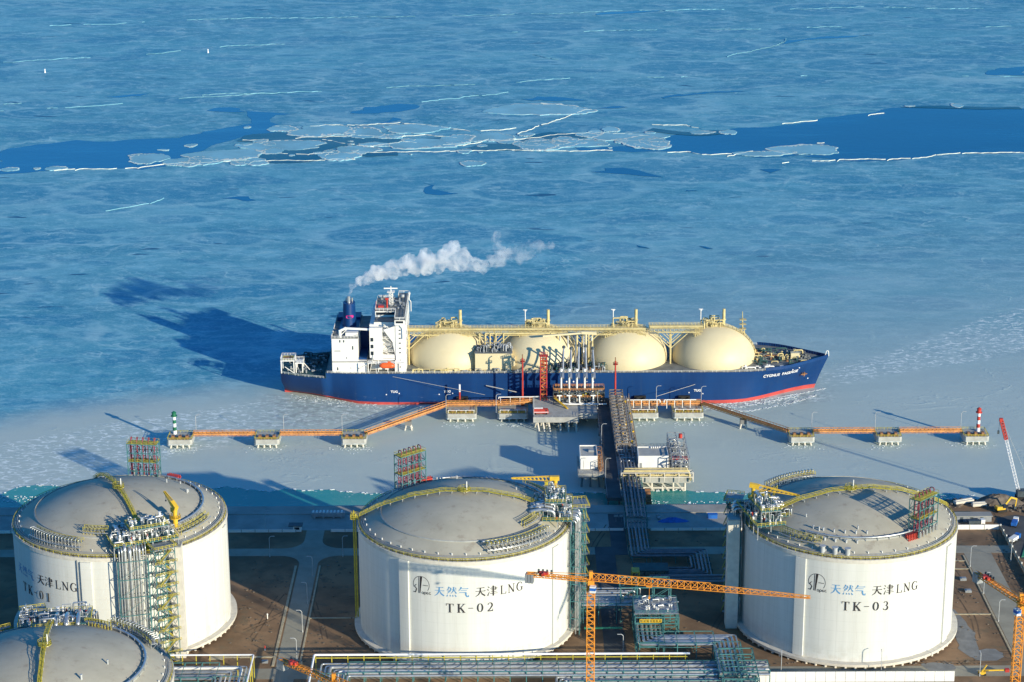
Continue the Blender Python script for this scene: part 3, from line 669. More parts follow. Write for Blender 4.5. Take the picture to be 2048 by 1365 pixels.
GL = {
 'tian': [([(.16, .86), (.84, .87)], [.05, .06]), ([(.76, .90), (.86, .87)], [.02, .1]), ([(.06, .55), (.92, .55)], [.05, .06]), ([(.84, .59), (.95, .55)], [.02, .1]),
          ([(.50, .86), (.48, .52), (.32, .22), (.05, .02)], [.13, .13, .10, .03]), ([(.52, .54), (.66, .26), (.92, .08)], [.05, .14, .13])],
 'ran': [([(.28, .98), (.20, .78), (.06, .60)], [.11, .08, .03]), ([(.26, .86), (.46, .86), (.38, .58), (.10, .32)], [.05, .09, .10, .03]), ([(.20, .70), (.30, .62)], [.04, .08]), ([(.14, .58), (.24, .50)], [.04, .08]),
         ([(.50, .70), (.95, .70)], [.05, .06]), ([(.70, .97), (.68, .64), (.46, .34)], [.12, .11, .03]), ([(.72, .66), (.94, .36)], [.05, .13]), ([(.82, .92), (.91, .82)], [.04, .1]),
         ([(.14, .22), (.06, .04)], [.06, .11]), ([(.36, .21), (.40, .06)], [.05, .12]), ([(.58, .21), (.64, .06)], [.05, .12]), ([(.80, .22), (.92, .05)], [.05, .13])],
 'qi': [([(.30, .98), (.20, .78), (.05, .60)], [.12, .08, .03]), ([(.24, .82), (.90, .82)], [.05, .06]), ([(.80, .86), (.92, .82)], [.02, .09]), ([(.24, .65), (.78, .65)], [.05, .05]), ([(.10, .46), (.70, .46)], [.05, .07]),
        ([(.70, .48), (.70, .24), (.80, .06), (.94, .05), (.95, .22)], [.12, .12, .11, .08, .03])],
 'jin': [([(.08, .94), (.22, .82)], [.04, .12]), ([(.02, .68), (.16, .57)], [.04, .12]), ([(.08, .04), (.14, .22), (.25, .44)], [.12, .08, .03]), ([(.38, .84), (.82, .84)], .05), ([(.80, .86), (.80, .56)], .10),
         ([(.30, .71), (.97, .71)], .05), ([(.38, .58), (.84, .58)], .05), ([(.36, .40), (.88, .40)], .05), ([(.28, .23), (.97, .23)], .05), ([(.58, .99), (.58, .0)], .14)],
 'L': [([(.24, .98), (.24, .03)], T_), ([(.06, .97), (.44, .97)], K_), ([(.06, .03), (.86, .03)], .06), ([(.84, .0), (.88, .30)], [.10, .03])],
 'N': [([(.20, .96), (.20, .03)], .06), ([(.84, .97), (.84, .03)], .06), ([(.18, .96), (.82, .04)], .15), ([(.02, .97), (.26, .97)], K_), ([(.70, .97), (.98, .97)], K_), ([(.06, .03), (.36, .03)], K_)],
 'G': [(arc2(.50, .5, .40, .48, 48, 322, 14), [.04, .05, .07, .10, .13, .15, .15, .15, .14, .12, .09, .07, .06, .06, .10]), ([(.80, .42), (.80, .06)], T_), ([(.60, .42), (.96, .42)], K_), ([(.80, .92), (.82, .70)], [.08, .03])],
 'T': [([(.50, .96), (.50, .03)], .18), ([(.06, .96), (.94, .96)], .07), ([(.06, .99), (.05, .72)], [.09, .02]), ([(.94, .99), (.95, .72)], [.09, .02]), ([(.30, .03), (.70, .03)], .06)],
 'K': [([(.22, .97), (.22, .03)], .18), ([(.04, .97), (.42, .97)], .06), ([(.04, .03), (.42, .03)], .06), ([(.82, .95), (.30, .42)], .06), ([(.42, .56), (.84, .05)], .17), ([(.66, .97), (.98, .97)], .06), ([(.62, .03), (.99, .03)], .06)],
 '-': [([(.10, .50), (.90, .50)], .09)],
 '0': [(arc2(.5, .5, .33, .46, 90, 450, 20), [.05, .07, .11, .15, .17, .18, .17, .15, .11, .07, .05, .07, .11, .15, .17, .18, .17, .15, .11, .07, .05])],
 '1': [([(.52, .97), (.52, .03)], .18), ([(.28, .86), (.52, .95)], .05), ([(.30, .03), (.74, .03)], .06)],
 '2': [(arc2(.48, .70, .30, .26, 165, -20, 8) + [(.50, .30), (.16, .06)], [.12, .06, .05, .06, .09, .13, .15, .15, .14, .11, .07]), ([(.14, .06), (.84, .06)], .12), ([(.84, .02), (.86, .28)], [.08, .03])],
 '3': [(arc2(.46, .73, .27, .23, 150, -80, 9), [.12, .06, .05, .06, .09, .13, .14, .13, .08, .05]), (arc2(.46, .27, .32, .25, 88, -160, 10), [.05, .06, .10, .14, .16, .16, .14, .10, .07, .07, .12])],
}
def glyph(mb, g, x0, z0, wd, ht, place, cnt):
    for pts, ws in GL[g]:
        k = (wd + ht) / 2; sc = [(x0 + x * wd, z0 + y * ht) for x, y in pts]
        ww = ws * k if isinstance(ws, (int, float)) else [q * k for q in ws]
        cnt[0] += 1; stroke(mb, sc, ww, place, .03 + .004 * cnt[0])

def lettering(tk, a0, num, parent):
    """arc-length coordinates along the wall, measured from azimuth a0"""
    def place(x, z, off):
        a = R(a0) + x / RW; return (tk.cx + (RW + off) * math.sin(a), tk.cy - (RW + off) * math.cos(a), z)
    cnt = [0]; m = MB()
    for g, x in (('tian', -13.2), ('ran', -8.5), ('qi', -3.9)): glyph(m, g, x, 34.0, 4.2, 4.3, place, cnt)
    m.build('blue_lettering', M['inkblue'], parent)
    cnt = [0]; m = MB()
    for g, x, wd in (('tian', 2.4, 4.3), ('jin', 7.0, 4.4), ('L', 12.2, 2.8), ('N', 15.3, 3.1), ('G', 19.0, 3.0)): glyph(m, g, x, 33.9 + (.1 if wd < 4 else 0), wd, 4.2 if wd > 4 else 3.6, place, cnt)
    for g, x, wd in (('T', -8.6, 3.0), ('K', -4.4, 3.2), ('-', -.3, 2.3), ('0', 3.0, 2.8), (num, 6.9, 2.8)): glyph(m, g, x, 27.6, wd, 3.7, place, cnt)
    m.build('black_lettering', M['ink'], parent)
    if num != '1':
        cnt = [0]; m = MB(); cx, cz = -18.4, 37.6
        def st(p, wd): cnt[0] += 1; stroke(m, p, wd, place, .03 + .004 * cnt[0])
        st(arc2(cx, cz + .3, 3.3, 3.4, -38, 205, 22), .20)
        st([(cx - .9, cz + 3.4), (cx - 1.1, cz - 3.3)], .28); st([(cx - .3, cz + 3.5), (cx - .6, cz - 3.3)], .28); st([(cx + .15, cz + 3.6), (cx - .45, cz - 3.3)], [.75, .12])
        st([(cx - 2.0, cz + .2), (cx - 2.8, cz - .7), (cx - 1.9, cz - 1.7), (cx - 2.4, cz - 3.1), (cx - 3.4, cz - 3.0)], [.2, .3, .4, .4, .3])
        for i, g in enumerate(('o', 'p', 'e', 'c')):
            x = cx + .6 + i * 1.0; z = cz - 3.0 + .05 * i
            st(arc2(x, z, .38, .42, 60, 420 if g in 'op' else 330, 8), .2)
            if g == 'p': st([(x - .38, z + .3), (x - .38, z - .9)], .18)
            if g == 'e': st([(x - .35, z), (x + .35, z)], .16)
        for i in range(4): st([(cx + .7 + .55 * i, cz + .15), (cx + 1.1 + .55 * i, cz + .25)], .28)
        m.build('round_emblem', M['ink'], parent)

def clutter(mbp, VL, mbf, u0, u1, v0, v1, z, rg, n=30, hmax=5.0):
    """process pipework: runs, risers, valves with wheels, instrument posts (frame: x along the rim, y = -radius)"""
    for i in range(n):
        u, v = rg.uniform(u0, u1), -rg.uniform(v0, v1); h = rg.uniform(.8, hmax); r = rg.choice((.12, .16, .22, .32))
        k = rg.random()
        if k < .38:
            du = rg.uniform(-5, 5); dv = rg.uniform(-2.5, 2.5)
            a = max(u0, min(u1, u + du)); b = -max(v0, min(v1, -v + dv))
            mbp.tube([(u, v, z - 1), (u, v, z + h), (a, v, z + h), (a, b, z + h), (a, b, z + rg.uniform(0, h * .6))], r, 7)
        elif k < .62:
            mbv = MB(); VL.append(mbv); mbp.cyl((u, v, z - .5), (u, v, z + h * .6), r * 1.5, n=8); mbv.cyl((u, v, z + h * .6 + .4), (u, v, z + h * .6 + .95), r * .5, n=6); mbv.cyl((u, v, z + h * .6), (u, v, z + h * .6 + .5), r * 2.3, r * 1.2, n=10)
            mbv.cyl((u, v, z + h * .6 + .9), (u, v, z + h * .6 + 1.0), r * 2.2, n=10)
        elif k < .8:
            mbf.bar((u, v, z), (u, v, z + h * 1.3), .12); mbf.bar((u - .6, v, z + h * 1.1), (u + .6, v, z + h * 1.1), .12)
        else:
            mbv = MB(); VL.append(mbv); mbv.cbox((u, v, z + .6), (rg.uniform(.5, 1.3), rg.uniform(.5, 1), 1.1), 0); mbv.cyl((u, v, z + 1.1), (u, v, z + 1.9), .15, n=6)

def make_tank(cx, cy, label, cfg, seed):
    rg = random.Random(seed)
    root = thing('lng_storage_tank', (cx, cy, G), label, 'storage tank', 'white LNG storage tanks on the shore')
    tk = TK(cx, cy, root)
    # wall, slab, piles
    m = MB().lathe([(RW, ZB), (RW, ZR - 1.6)], n=128); tk.put(m, 0, 'wall', 'wall')
    m = MB().lathe([(RW + .02, ZR - 1.6), (RW + .28, ZR - 1.5), (RW + .28, ZR), (RW - .9, ZR), (RW - .9, ZR - .4)], n=128, smooth=False); tk.put(m, 0, 'rim_beam', 'slab')
    m = MB().lathe([(40.5, ZB + .02), (44.3, ZB - .1), (44.4, ZB - .1), (44.4, ZB - 1.1), (40, ZB - 1.1)], n=128, smooth=False); tk.put(m, 0, 'base_slab', 'slab')
    m = MB().cyl((0, -43.4, G - .5), (0, -43.4, ZB - 1.12), .55, n=10); pile = tk.put(m, -88, 'pile', 'slab')
    for i in range(1, 37):
        o = pile.copy(); COL.objects.link(o); o.parent = root; o.rotation_euler = (0, 0, R(i * 5))
    # dome
    prof = [(r, dome_z(r) + .0) for r in (41.15, 38, 34, 30, 26, 22, 18, 14, 10, 6, 3, 0.01)]
    m = MB().lathe(prof, n=96); tk.put(m, 0, 'dome_roof', 'dome')
    m = MB().lathe([(33.4, dome_z(33.4)), (33.4, dome_z(33.4) + .35), (33.0, dome_z(33.0) + .35), (33.0, dome_z(33.0))], n=96, smooth=False); tk.put(m, 0, 'dome_kerb_ring', 'concrete')
    # rim handrail
    P = [(41.75 * math.sin(R(a)), -41.75 * math.cos(R(a)), ZR) for a in range(0, 361, 5)]
    m = MB().rail(P, 1.25, 1.6, .14); tk.put(m, 0, 'rim_handrail', 'ochre')
    m = MB(); m.tube([(40.6 * math.sin(R(a)), -40.6 * math.cos(R(a)), dome_z(40.6) + .45) for a in range(0, 361, 6)], .16, 6, .2); m.tube([(40.0 * math.sin(R(a)), -40.0 * math.cos(R(a)), dome_z(40.0) + .4) for a in range(0, 361, 6)], .12, 6, .2); tk.put(m, 0, 'rim_conduit', 'galv')
    # pilasters
    for a in cfg['pil']:
        m = MB(); n = 6; w_ = 2.8
        vs = []
        for z in (ZB + .05, ZR - 1.75):
            for i in range(n + 1):
                t = R(w_ * (2 * i / n - 1)); vs.append(((RW + .75) * math.sin(t), -(RW + .75) * math.cos(t), z))
            for s_ in (1, -1): t = R(w_ * s_); vs.append(((RW - .3) * math.sin(t), -(RW - .3) * math.cos(t), z))
        k = n + 3; m.add(vs, [(i, (i + 1) % k, k + (i + 1) % k, k + i) for i in range(k)] + [tuple(range(k, 2 * k))])
        tk.put(m, a, 'pilaster', 'wall')
    for a in cfg.get('drain', []):
        m = MB().tube([(0, -(RW + .35), ZB + .3), (0, -(RW + .35), ZR - 1)], .22, 8); tk.put(m, a, 'drain_pipe', 'galv')
    # radial walkway over the dome
    A = cfg['plat']
    wk = MB(); wr = MB(); legs = MB(); rs = [-41.5 + i * 83 / 34 for i in range(35)]
    pz = lambda r: max(ZR + .6, dome_z(abs(r)) + 1.0) + .35 * (((int(abs(r)) // 6) % 2) * .7)
    for s_ in (-.65, .65): wr.rail([(s_, r, pz(r)) for r in rs], 1.15, 1.6, .13)
    for r0, r1 in zip(rs[:-1], rs[1:]):
        wk.bar((0, r0, pz(r0)), (0, r1, pz(r1)), 1.25, .14)
    for r in rs[1:-1:2]:
        for s_ in (-.6, .6): legs.cyl((s_, r, dome_z(abs(r)) - .2), (s_, r, pz(r)), .14, n=6)
        legs.cyl((.9, r, dome_z(abs(r)) - .1), (.9, r, dome_z(abs(r)) + .7), .28, n=8)
    wko = tk.put(wk, A, 'dome_walkway', 'ochre'); tk.put(wr, A, 'handrail', 'ochre', wko); tk.put(legs, A, 'support', 'galv', wko)
    # apex platform and vent post
    m = MB().lathe([(0.01, 61.0), (2.4, 61.0), (2.4, 61.2), (0.01, 61.2)], n=14, smooth=False)
    m.rail([(2.3 * math.cos(R(a)), 2.3 * math.sin(R(a)), 61.2) for a in range(0, 361, 45)], 1.2, 1.4, .12); ap = tk.put(m, 0, 'apex_platform', 'ochre')
    m = MB().cyl((1.0, 0, 60), (1.0, 0, 64.6), .22, n=8); tk.put(m, 0, 'vent_post', 'white', ap)
    # ring pipe
    for (a0, a1, rr) in cfg['rings']:
        m = MB(); pts = [(rr * math.sin(R(a)), -rr * math.cos(R(a)), dome_z(rr) + .9) for a in range(a0, a1 + 1, 4)]
        m.tube(pts, .42, 8, .3); rp = tk.put(m, 0, 'ring_pipe', 'steel')
        for a in range(a0, a1 + 1, 8):
            m = MB()
            for q in (rr - .7, rr + .7): m.bar((q * math.sin(R(a)), -q * math.cos(R(a)), dome_z(q) - .1), (q * math.sin(R(a)), -q * math.cos(R(a)), dome_z(q) + 1.2), .18)
            m.bar(((rr - .7) * math.sin(R(a)), -(rr - .7) * math.cos(R(a)), dome_z(rr) + .5), ((rr + .7) * math.sin(R(a)), -(rr + .7) * math.cos(R(a)), dome_z(rr) + .5), .16)
            tk.put(m, 0, 'pipe_stand', 'galv', rp)
    # nozzles with caps
    nz = None
    for (r, a, h, q) in cfg['nozzles']:
        m = MB().cyl((0, -r, dome_z(r) - .2), (0, -r, dome_z(r) + h), q, n=12); m.cyl((0, -r, dome_z(r) + h), (0, -r, dome_z(r) + h + .18), q * 1.35, n=12)
        tk.put(m, a, 'roof_nozzle', 'lamp')
    m = MB()
    for i in range(46):
        a = R(i * 360 / 46 + 2); r = 39.2; m.cyl((r * math.sin(a), -r * math.cos(a), dome_z(r) - .1), (r * math.sin(a), -r * math.cos(a), dome_z(r) + .75), .2, n=6)
    tk.put(m, 0, 'anchor_stubs', 'white', kind='stuff')
    # process platform
    u0, u1, v0, v1, z = -13, 12, 27, 42.6, 53.6
    dk = MB(); dk.box(u0, u1, -v1, -31, z - .25, z); dk.box(-8, 7, -31.0, -v0, z + 1.0, z + 1.2); (dk.box(-6, 9, -40, -32, z + 4.6, z + 4.8) if cfg.get('upper', 1) else None)
    pf = tk.put(dk, A, 'process_platform', 'frame')
    fr = MB()
    for u in range(u0, u1 + 1, 5):
        for v in (-v1 + .3, -37, -31.2): fr.bar((u, v, dome_z(-v) - .3 if -v < 42 else ZR - .4), (u, v, z - .3), .32)
    (fr.frame(-6, 9, -40, -32, z, [z + 4.4], 3, 2, .22) if cfg.get('upper', 1) else None); tk.put(fr, A, 'platform_frame', 'galv', pf)
    hr = MB(); hr.rail([(u0, -31, z), (u0, -v1, z), (u1, -v1, z), (u1, -31, z)], 1.25, 1.5, .15); (hr.rail([(-6, -32, z + 4.8), (-6, -40, z + 4.8), (9, -40, z + 4.8), (9, -32, z + 4.8), (-6, -32, z + 4.8)], 1.25, 1.5, .14) if cfg.get('upper', 1) else None)
    hr.rail([(-8, -31, z + 1.2), (-8, -v0, z + 1.2), (7, -v0, z + 1.2), (7, -31, z + 1.2)], 1.2, 1.5, .13); tk.put(hr, A, 'handrail', 'ochre', pf)
    p1, vv, ff = MB(), [], MB()
    clutter(p1, vv, ff, u0 + .5, u1 - .5, 31, v1 - .5, z, rg, 70, 4.2); (clutter(p1, vv, ff, -5.5, 8.5, 32, 39.5, z + 4.8, rg, 40, 3.4) if cfg.get('upper', 1) else None); clutter(p1, vv, ff, -8, 7, v0, 31, z + 1, rg, 22, 3)
    for u in (-9, -5, -1.5): p1.tube([(u, -26.5, dome_z(26) - .2), (u, -26.5, z + 2.2), (u, -31, z + 3.2), (u, -35.5, z + 2.2), (u, -35.5, z - .5)], .75, 10, 2.6)
    tk.put(p1, A, 'pipework', 'steel', pf); [tk.put(q_, A, 'valve', 'white', pf) for q_ in vv]; tk.put(ff, A, 'instrument_posts', 'dkframe', pf)
    for i in range(7):
        x_, y_, h_ = rg.uniform(u0 + 1, u1 - 1), -rg.uniform(32, 42), rg.uniform(.7, 1.5); m = MB().cyl((x_, y_, z), (x_, y_, z + h_), .3, n=8); m.cyl((x_, y_ - .5, z + h_ * .7), (x_, y_ + .5, z + h_ * .7), .18, n=6)
        tk.put(m, A, 'hydrant', 'red', pf)
    # red fire-water pump skid on short legs beside the vent rack
    # long valve rack along the rim
    a0, a1 = cfg['rack']; n = 9; rr = 37.5
    m = MB(); hr = MB(); sp = MB(); vl = MB()
    pp = lambda a, r, z: (r * math.sin(R(a)), -r * math.cos(R(a)), z)
    for i in range(n):
        b0, b1 = a0 + (a1 - a0) * i / n, a0 + (a1 - a0) * (i + 1) / n
        m.bar(pp(b0, rr, 53.0), pp(b1, rr, 53.0), 2.2, .2)
        for q in (rr - 1.1, rr + 1.1):
            hr.rail([pp(b0, q, 53.1), pp(b1, q, 53.1)], 1.3, 1.4, .15); sp.bar(pp(b0, q, dome_z(q) - .2), pp(b0, q, 53), .2)
        sp.bar(pp(b0, rr - 1.1, dome_z(rr)), pp(b0, rr + 1.1, 53), .14)
        for k in range(2):
            a = b0 + (b1 - b0) * (.25 + .5 * k); x, y, _ = pp(a, rr + .3, 0); q = pp(a, rr + 2.2, 0)
            vl.tube([(x, y, 52.4), (x, y, 54.6), (q[0], q[1], 54.6), (q[0], q[1], dome_z(rr + 2) + .2)], .17, 6)
    for q in (rr + 1.6, rr + 2.5): vl.tube([pp(a0 + (a1 - a0) * i / 12, q, 51.6) for i in range(13)], .2, 6, .2)
    k = tk.put(m, 0, 'valve_rack', 'galv'); tk.put(hr, 0, 'handrail', 'ochre', k); tk.put(sp, 0, 'support', 'galv', k); tk.put(vl, 0, 'valve_pipes', 'steel', k)
    # vent rack: open frame carrying red gooseneck pipes
    a = cfg['vent']; W_, D_, z0, H = 6.2, 2.4, dome_z(34) - .4, 15.5
    m = MB().frame(-W_, W_, -34 - D_, -34 + D_, z0, [z0 + 2.5 + H * f for f in (.05, .3, .55, .8)] , 4, 1, .26); fm = tk.put(m, a, 'vent_rack', 'frame')
    for i in range(5):
        u = -4.9 + i * 2.45; zt = z0 + H * .8 + 2.5
        m = MB()
        m.tube([(u, -33.2, z0), (u, -33.2, zt + 2.2), (u + .1, -35.0, zt + 2.2), (u + .1, -35.0, zt + .9)], .2, 8, .8)
        m.tube([(u + .9, -34.4, z0), (u + .9, -34.4, zt - 1), (u + .9, -33.4, zt - .4)], .12, 6)
        for k in (.25, .5, .75): m.tube([(u - .6, -34.8, z0 + H * k - 1), (u - .6, -34.8, z0 + H * k + 1.3), (u + .4, -34.8, z0 + H * k + 1.3), (u + .4, -34.8, z0 + H * k - 1)], .2, 6, .5)
        tk.put(m, a, 'vent_pipe', 'pink', fm)
    for zz in (.3, .8):
        m = MB(); m.box(-W_, W_, -34 - D_, -34 + D_, z0 + 2.5 + H * zz + .15, z0 + 2.5 + H * zz + .2); m.rail([(-W_, -34 - D_, z0 + 2.6 + H * zz), (W_, -34 - D_, z0 + 2.6 + H * zz), (W_, -34 + D_, z0 + 2.6 + H * zz), (-W_, -34 + D_, z0 + 2.6 + H * zz), (-W_, -34 - D_, z0 + 2.6 + H * zz)], 1.1, 2.0, .09, False)
        tk.put(m, a, 'gallery', 'ochre', fm)
    for i in range(6):
        m = MB(); m.cyl((-5.5 + i * 2.2, -36.6, z0), (-5.5 + i * 2.2, -36.6, z0 + 2.2), .55, n=10); m.cyl((-5.5 + i * 2.2, -36.6, z0 + 2.2), (-5.5 + i * 2.2, -36.6, z0 + 2.6), .3, n=8)
        tk.put(m, a, 'relief_valve', 'steel', fm)
    m = MB()
    for i in range(7): m.cyl((-2.6 + i * .85, -36, dome_z(36) - .2), (-2.6 + i * .85, -36, dome_z(36) + 2.6), .26, n=8)
    m.tube([(-3.4, -35.5, dome_z(35) + 1.6), (3.4, -35.5, dome_z(35) + 1.6)], .3, 8); m.cbox((0, -34.6, dome_z(34.6) + .8), (5.5, .9, 1.6))
    tk.put(m, cfg['pump'], 'fire_water_manifold', 'red')
    m = MB(); hr = MB()
    for (b0, b1, rr_) in ((A + 24, A + 52, 37.0), (A - 40, A - 22, 31.0)):
        k_ = 7
        for i in range(k_):
            c0, c1 = b0 + (b1 - b0) * i / k_, b0 + (b1 - b0) * (i + 1) / k_; m.bar(pp(c0, rr_, dome_z(rr_) + 1.6), pp(c1, rr_, dome_z(rr_) + 1.6), 1.3, .15)
            for q in (rr_ - .7, rr_ + .7): hr.rail([pp(c0, q, dome_z(q) + 1.7), pp(c1, q, dome_z(q) + 1.7)], 1.2, 1.2, .15); hr.bar(pp(c0, q, dome_z(q) - .2), pp(c0, q, dome_z(q) + 1.7), .16)
            m.tube([pp(c0, rr_ + 1.5, dome_z(rr_) + .9), pp(c1, rr_ + 1.5, dome_z(rr_) + .9)], .25, 6, .1)
    k_ = tk.put(m, 0, 'service_walkway', 'galv'); tk.put(hr, 0, 'handrail', 'ochre', k_)
    # jib crane
    if 'jib' in cfg:
        ja, jr, ja2, jl, je = cfg['jib']; zz = 50.0; zt = 61.5
        bx, by = jr * math.sin(R(ja)), -jr * math.cos(R(ja))
        m = MB().cyl((bx, by, zz - 1.5), (bx, by, zt - 4.5), 1.0, n=16); m.cyl((bx, by, zt - 5.2), (bx, by, zt - 4.9), 2.2, n=16); m.cyl((bx, by, zt - 4.9), (bx, by, zt), .85, n=14)
        m.rail([(bx + 2.1 * math.cos(R(t)), by + 2.1 * math.sin(R(t)), zt - 4.9) for t in range(0, 361, 45)], 1.1, 1.5, .12)
        js = tk.put(m, 0, 'jib_crane', 'yellow')
        d = Vector((math.cos(R(ja2)), math.sin(R(ja2)), je)).normalized(); s0 = Vector((bx, by, zt - .2)); e0 = s0 + d * jl
        m = MB().bar(s0 - d * 1.6, s0 + d * 2.2, 1.7, 1.7)
        side = d.cross(Vector((0, 0, 1))).normalized(); up = side.cross(d)
        a_, b_ = s0 + d * 1.5 + up * .75, e0 + up * .1; c_, e_ = s0 + d * 1.5 - up * 1.15, e0 - up * .2
        for q in (-.55, .55):
            m.bar(a_ + side * q, b_ + side * q * .5, .24); m.bar(c_ + side * q, e_ + side * q * .5, .2)
            nb = 10
            for i in range(nb): m.bar((a_ + (b_ - a_) * ((i + .55) / nb)) + side * q * (1 - .5 * i / nb), (c_ + (e_ - c_) * (i / nb)) + side * q * (1 - .5 * i / nb), .2)
        tk.put(m, 0, 'boom', 'yellow', js)
        m = MB().cbox((bx + d.x * 3.2 + side.x * 1.2, by + d.y * 3.2 + side.y * 1.2, zt - 3.0), (2.2, 1.9, 1.7), R(ja2)); tk.put(m, 0, 'cab', 'ochre', js)
        m = MB().tube([tuple(e0 - d * 1.0), tuple(e0 - d * 1.0 - Vector((0, 0, 3)))], .06, 5); m.cbox(tuple(e0 - d * 1.0 - Vector((0, 0, 3.2))), (.5, .5, .5)); tk.put(m, 0, 'hook', 'dkframe', js)
    # stair tower, risers, lift shaft
    sa = cfg['stair']; m = MB().frame(-4.0, 4.0, -48.0, -43.6, G, [G + 4.6 * i for i in range(1, 11)] + [52.4], 2, 1, .26); sto = tk.put(m, sa, 'stair_tower', 'frame')
    m = MB(); hr = MB()
    for i in range(10):
        z0 = G + 4.7 * i; x0, x1 = (-2.6, 2.6) if i % 2 else (2.6, -2.6); y_ = -48.2 if i % 2 else -45.2
        m.bar((x0, y_, z0), (x1, y_, z0 + 4.7), 1.1, .2); m.box(-4.3, -2.6, -49, -44, z0 + .1, z0 + .2); m.box(2.6, 4.3, -49, -44, z0 + .1, z0 + .2)
        for q in (-.55, .55): hr.bar((x0, y_ + q, z0 + 1.1), (x1, y_ + q, z0 + 5.8), .16); hr.bar((x0, y_ + q, z0 + .6), (x1, y_ + q, z0 + 5.3), .12)
        hr.rail([(-4.4, -49.3, z0 + .2), (4.4, -49.3, z0 + .2)], 1.1, 1.6, .14)
    m.box(-4.6, 4.6, -49.6, -42.4, 52.4, 52.6); hr.rail([(-4.5, -42.6, 52.6), (-4.5, -49.5, 52.6), (4.5, -49.5, 52.6), (4.5, -42.6, 52.6)], 1.2, 1.4, .16)
    tk.put(m, sa, 'stair_flights', 'galv', sto); tk.put(hr, sa, 'handrail', 'ochre', sto)
    ra_ = cfg['risers']; m = MB()
    for i, (u, r) in enumerate([(-4.6, .3), (-3.6, .3), (-2.4, .7), (-.6, .75), (.9, .35), (1.9, .35), (3.0, .55), (4.3, .3), (5.3, .22)]):
        zt = 52.8 + (i % 3) * .5
        m.tube([(u, -45.2 - (i % 2) * .5, G + .5 + (i % 3) * 1.2), (u, -45.2 - (i % 2) * .5, zt), (u, -40.5 + (i % 4) * .6, zt)], r, 10, 1.4)
    ro = tk.put(m, ra_, 'riser_pipes', 'steel')
    m = MB().frame(-5.4, 6.0, -46.8, -43.2, G, [G + 7.4 * i for i in range(1, 7)], 1, 1, .24); tk.put(m, ra_, 'pipe_frame', 'frame', ro)
    if 'shaft_at' in cfg:
        bx0, bx1, by0, by1 = cfg['shaft_at']; m = MB().box(bx0, bx1, by0, by1, G - .2, 50.4); so = m.build('lift_shaft', M['slab'], root)
        m = MB().box(bx0 - .15, bx1 + .15, by0 - .15, by1 + .15, 50.4, 50.75); m.box(bx0 + 1, bx1 - 1, by1 + .2, by1 + 2.6, 49.8, 50.1); m.build('shaft_cap', M['concrete'], so)
    if 'shaft' in cfg:
        sh = cfg['shaft']; su = cfg.get('shaft_u', 0); m = MB().box(su - 2.3, su + 2.3, -48.0, -43.7, G - .2, 50.4); so = tk.put(m, sh, 'lift_shaft', 'slab')
        m = MB(); m.box(su - 2.5, su + 2.5, -48.2, -43.5, 50.4, 50.8); m.box(su - 2.0, su + 2.0, -43.6, -41.0, 49.6, 49.9); tk.put(m, sh, 'shaft_cap', 'concrete', so)
    if 'ladder' in cfg:
        la = cfg['ladder']; m = MB(); m.tube([(0, -43.2, G + 2), (0, -43.2, ZR + 2)], .3, 8); m.bar((-1.2, -44, G), (-1.2, -44, ZR + 3), .35); m.bar((1.2, -44, G), (1.2, -44, ZR + 3), .35)
        for i in range(44): m.bar((-1.2, -44, G + 1 + i), (1.2, -44, G + 1 + i), .14)
        m.box(-1.7, 1.7, -45, -42, ZR + .2, ZR + .4); m.rail([(-1.7, -42.3, ZR + .4), (-1.7, -45, ZR + .4), (1.7, -45, ZR + .4), (1.7, -42.3, ZR + .4)], 1.7, 1.0, .2)
        tk.put(m, la, 'escape_ladder', 'ochre')
    if 'text' in cfg: lettering(tk, cfg['text'][0], cfg['text'][1], root)
    return root
rgn = random.Random(11)
noz = lambda base: [(rgn.uniform(22, 33), base + rgn.uniform(-55, 55), rgn.uniform(.8, 1.6), rgn.uniform(.22, .4)) for _ in range(4)]
make_tank(-156.0, 812, 'white tank marked TK-01 with a pale lift shaft and silver pipes down its front', dict(
    plat=24, rack=(-50, -12), vent=172, pump=151, jib=(50, 33, 128, 8.5, .5), stair=30, risers=15, shaft_at=(-131.4, -126.9, 775.6, 781.2), pil=[-8.5, 81.5, 171.5, 261.5], drain=[-13.2],
    rings=[(40, 165, 33)], text=(-44, '1'), nozzles=noz(100)), 1)
make_tank(-19.1, 807, 'white tank marked TK-02 standing between two other lettered tanks', dict(
    plat=88, rack=(14, 58), vent=-139, pump=-152, jib=(108, 38, 178, 17.5, -.01), stair=98, risers=80, shaft=131, pil=[-32, 57, 147, 237],
    rings=[(12, 60, 34.5), (118, 200, 35)], text=(3.0, '2'), ladder=-92, nozzles=noz(150)), 2)
make_tank(133.0, 807, 'white tank marked TK-03, the rightmost tank, with a red pipe rack at its right rim', dict(
    plat=-77, rack=(-166, -128), vent=46, pump=34, jib=(-94, 38, -14, 18.5, -.14), stair=-105, risers=-93, shaft_at=(84.6, 89.2, 800.2, 806.5), pil=[-33.5, 56, 146, 236],
    rings=[(-38, 62, 33)], text=(.5, '3'), nozzles=[(34.5, -31 + i * 6.8, 1.0, .4) for i in range(5)] + [(40.0, -23 + i * 6.8, 2.6, .95) for i in range(3)] + [(30, -36 + i * 8, 1.1, .32) for i in range(6)] + noz(-20)), 3)
make_tank(-156.5, 669, 'unlettered white tank in the bottom left corner, cut off by the frame', dict(
    plat=187, upper=0, rack=(116, 156), vent=-42, pump=-20, stair=197, risers=174, pil=[-30, 60, 150, 240], rings=[(60, 165, 33)], nozzles=noz(60)), 4)

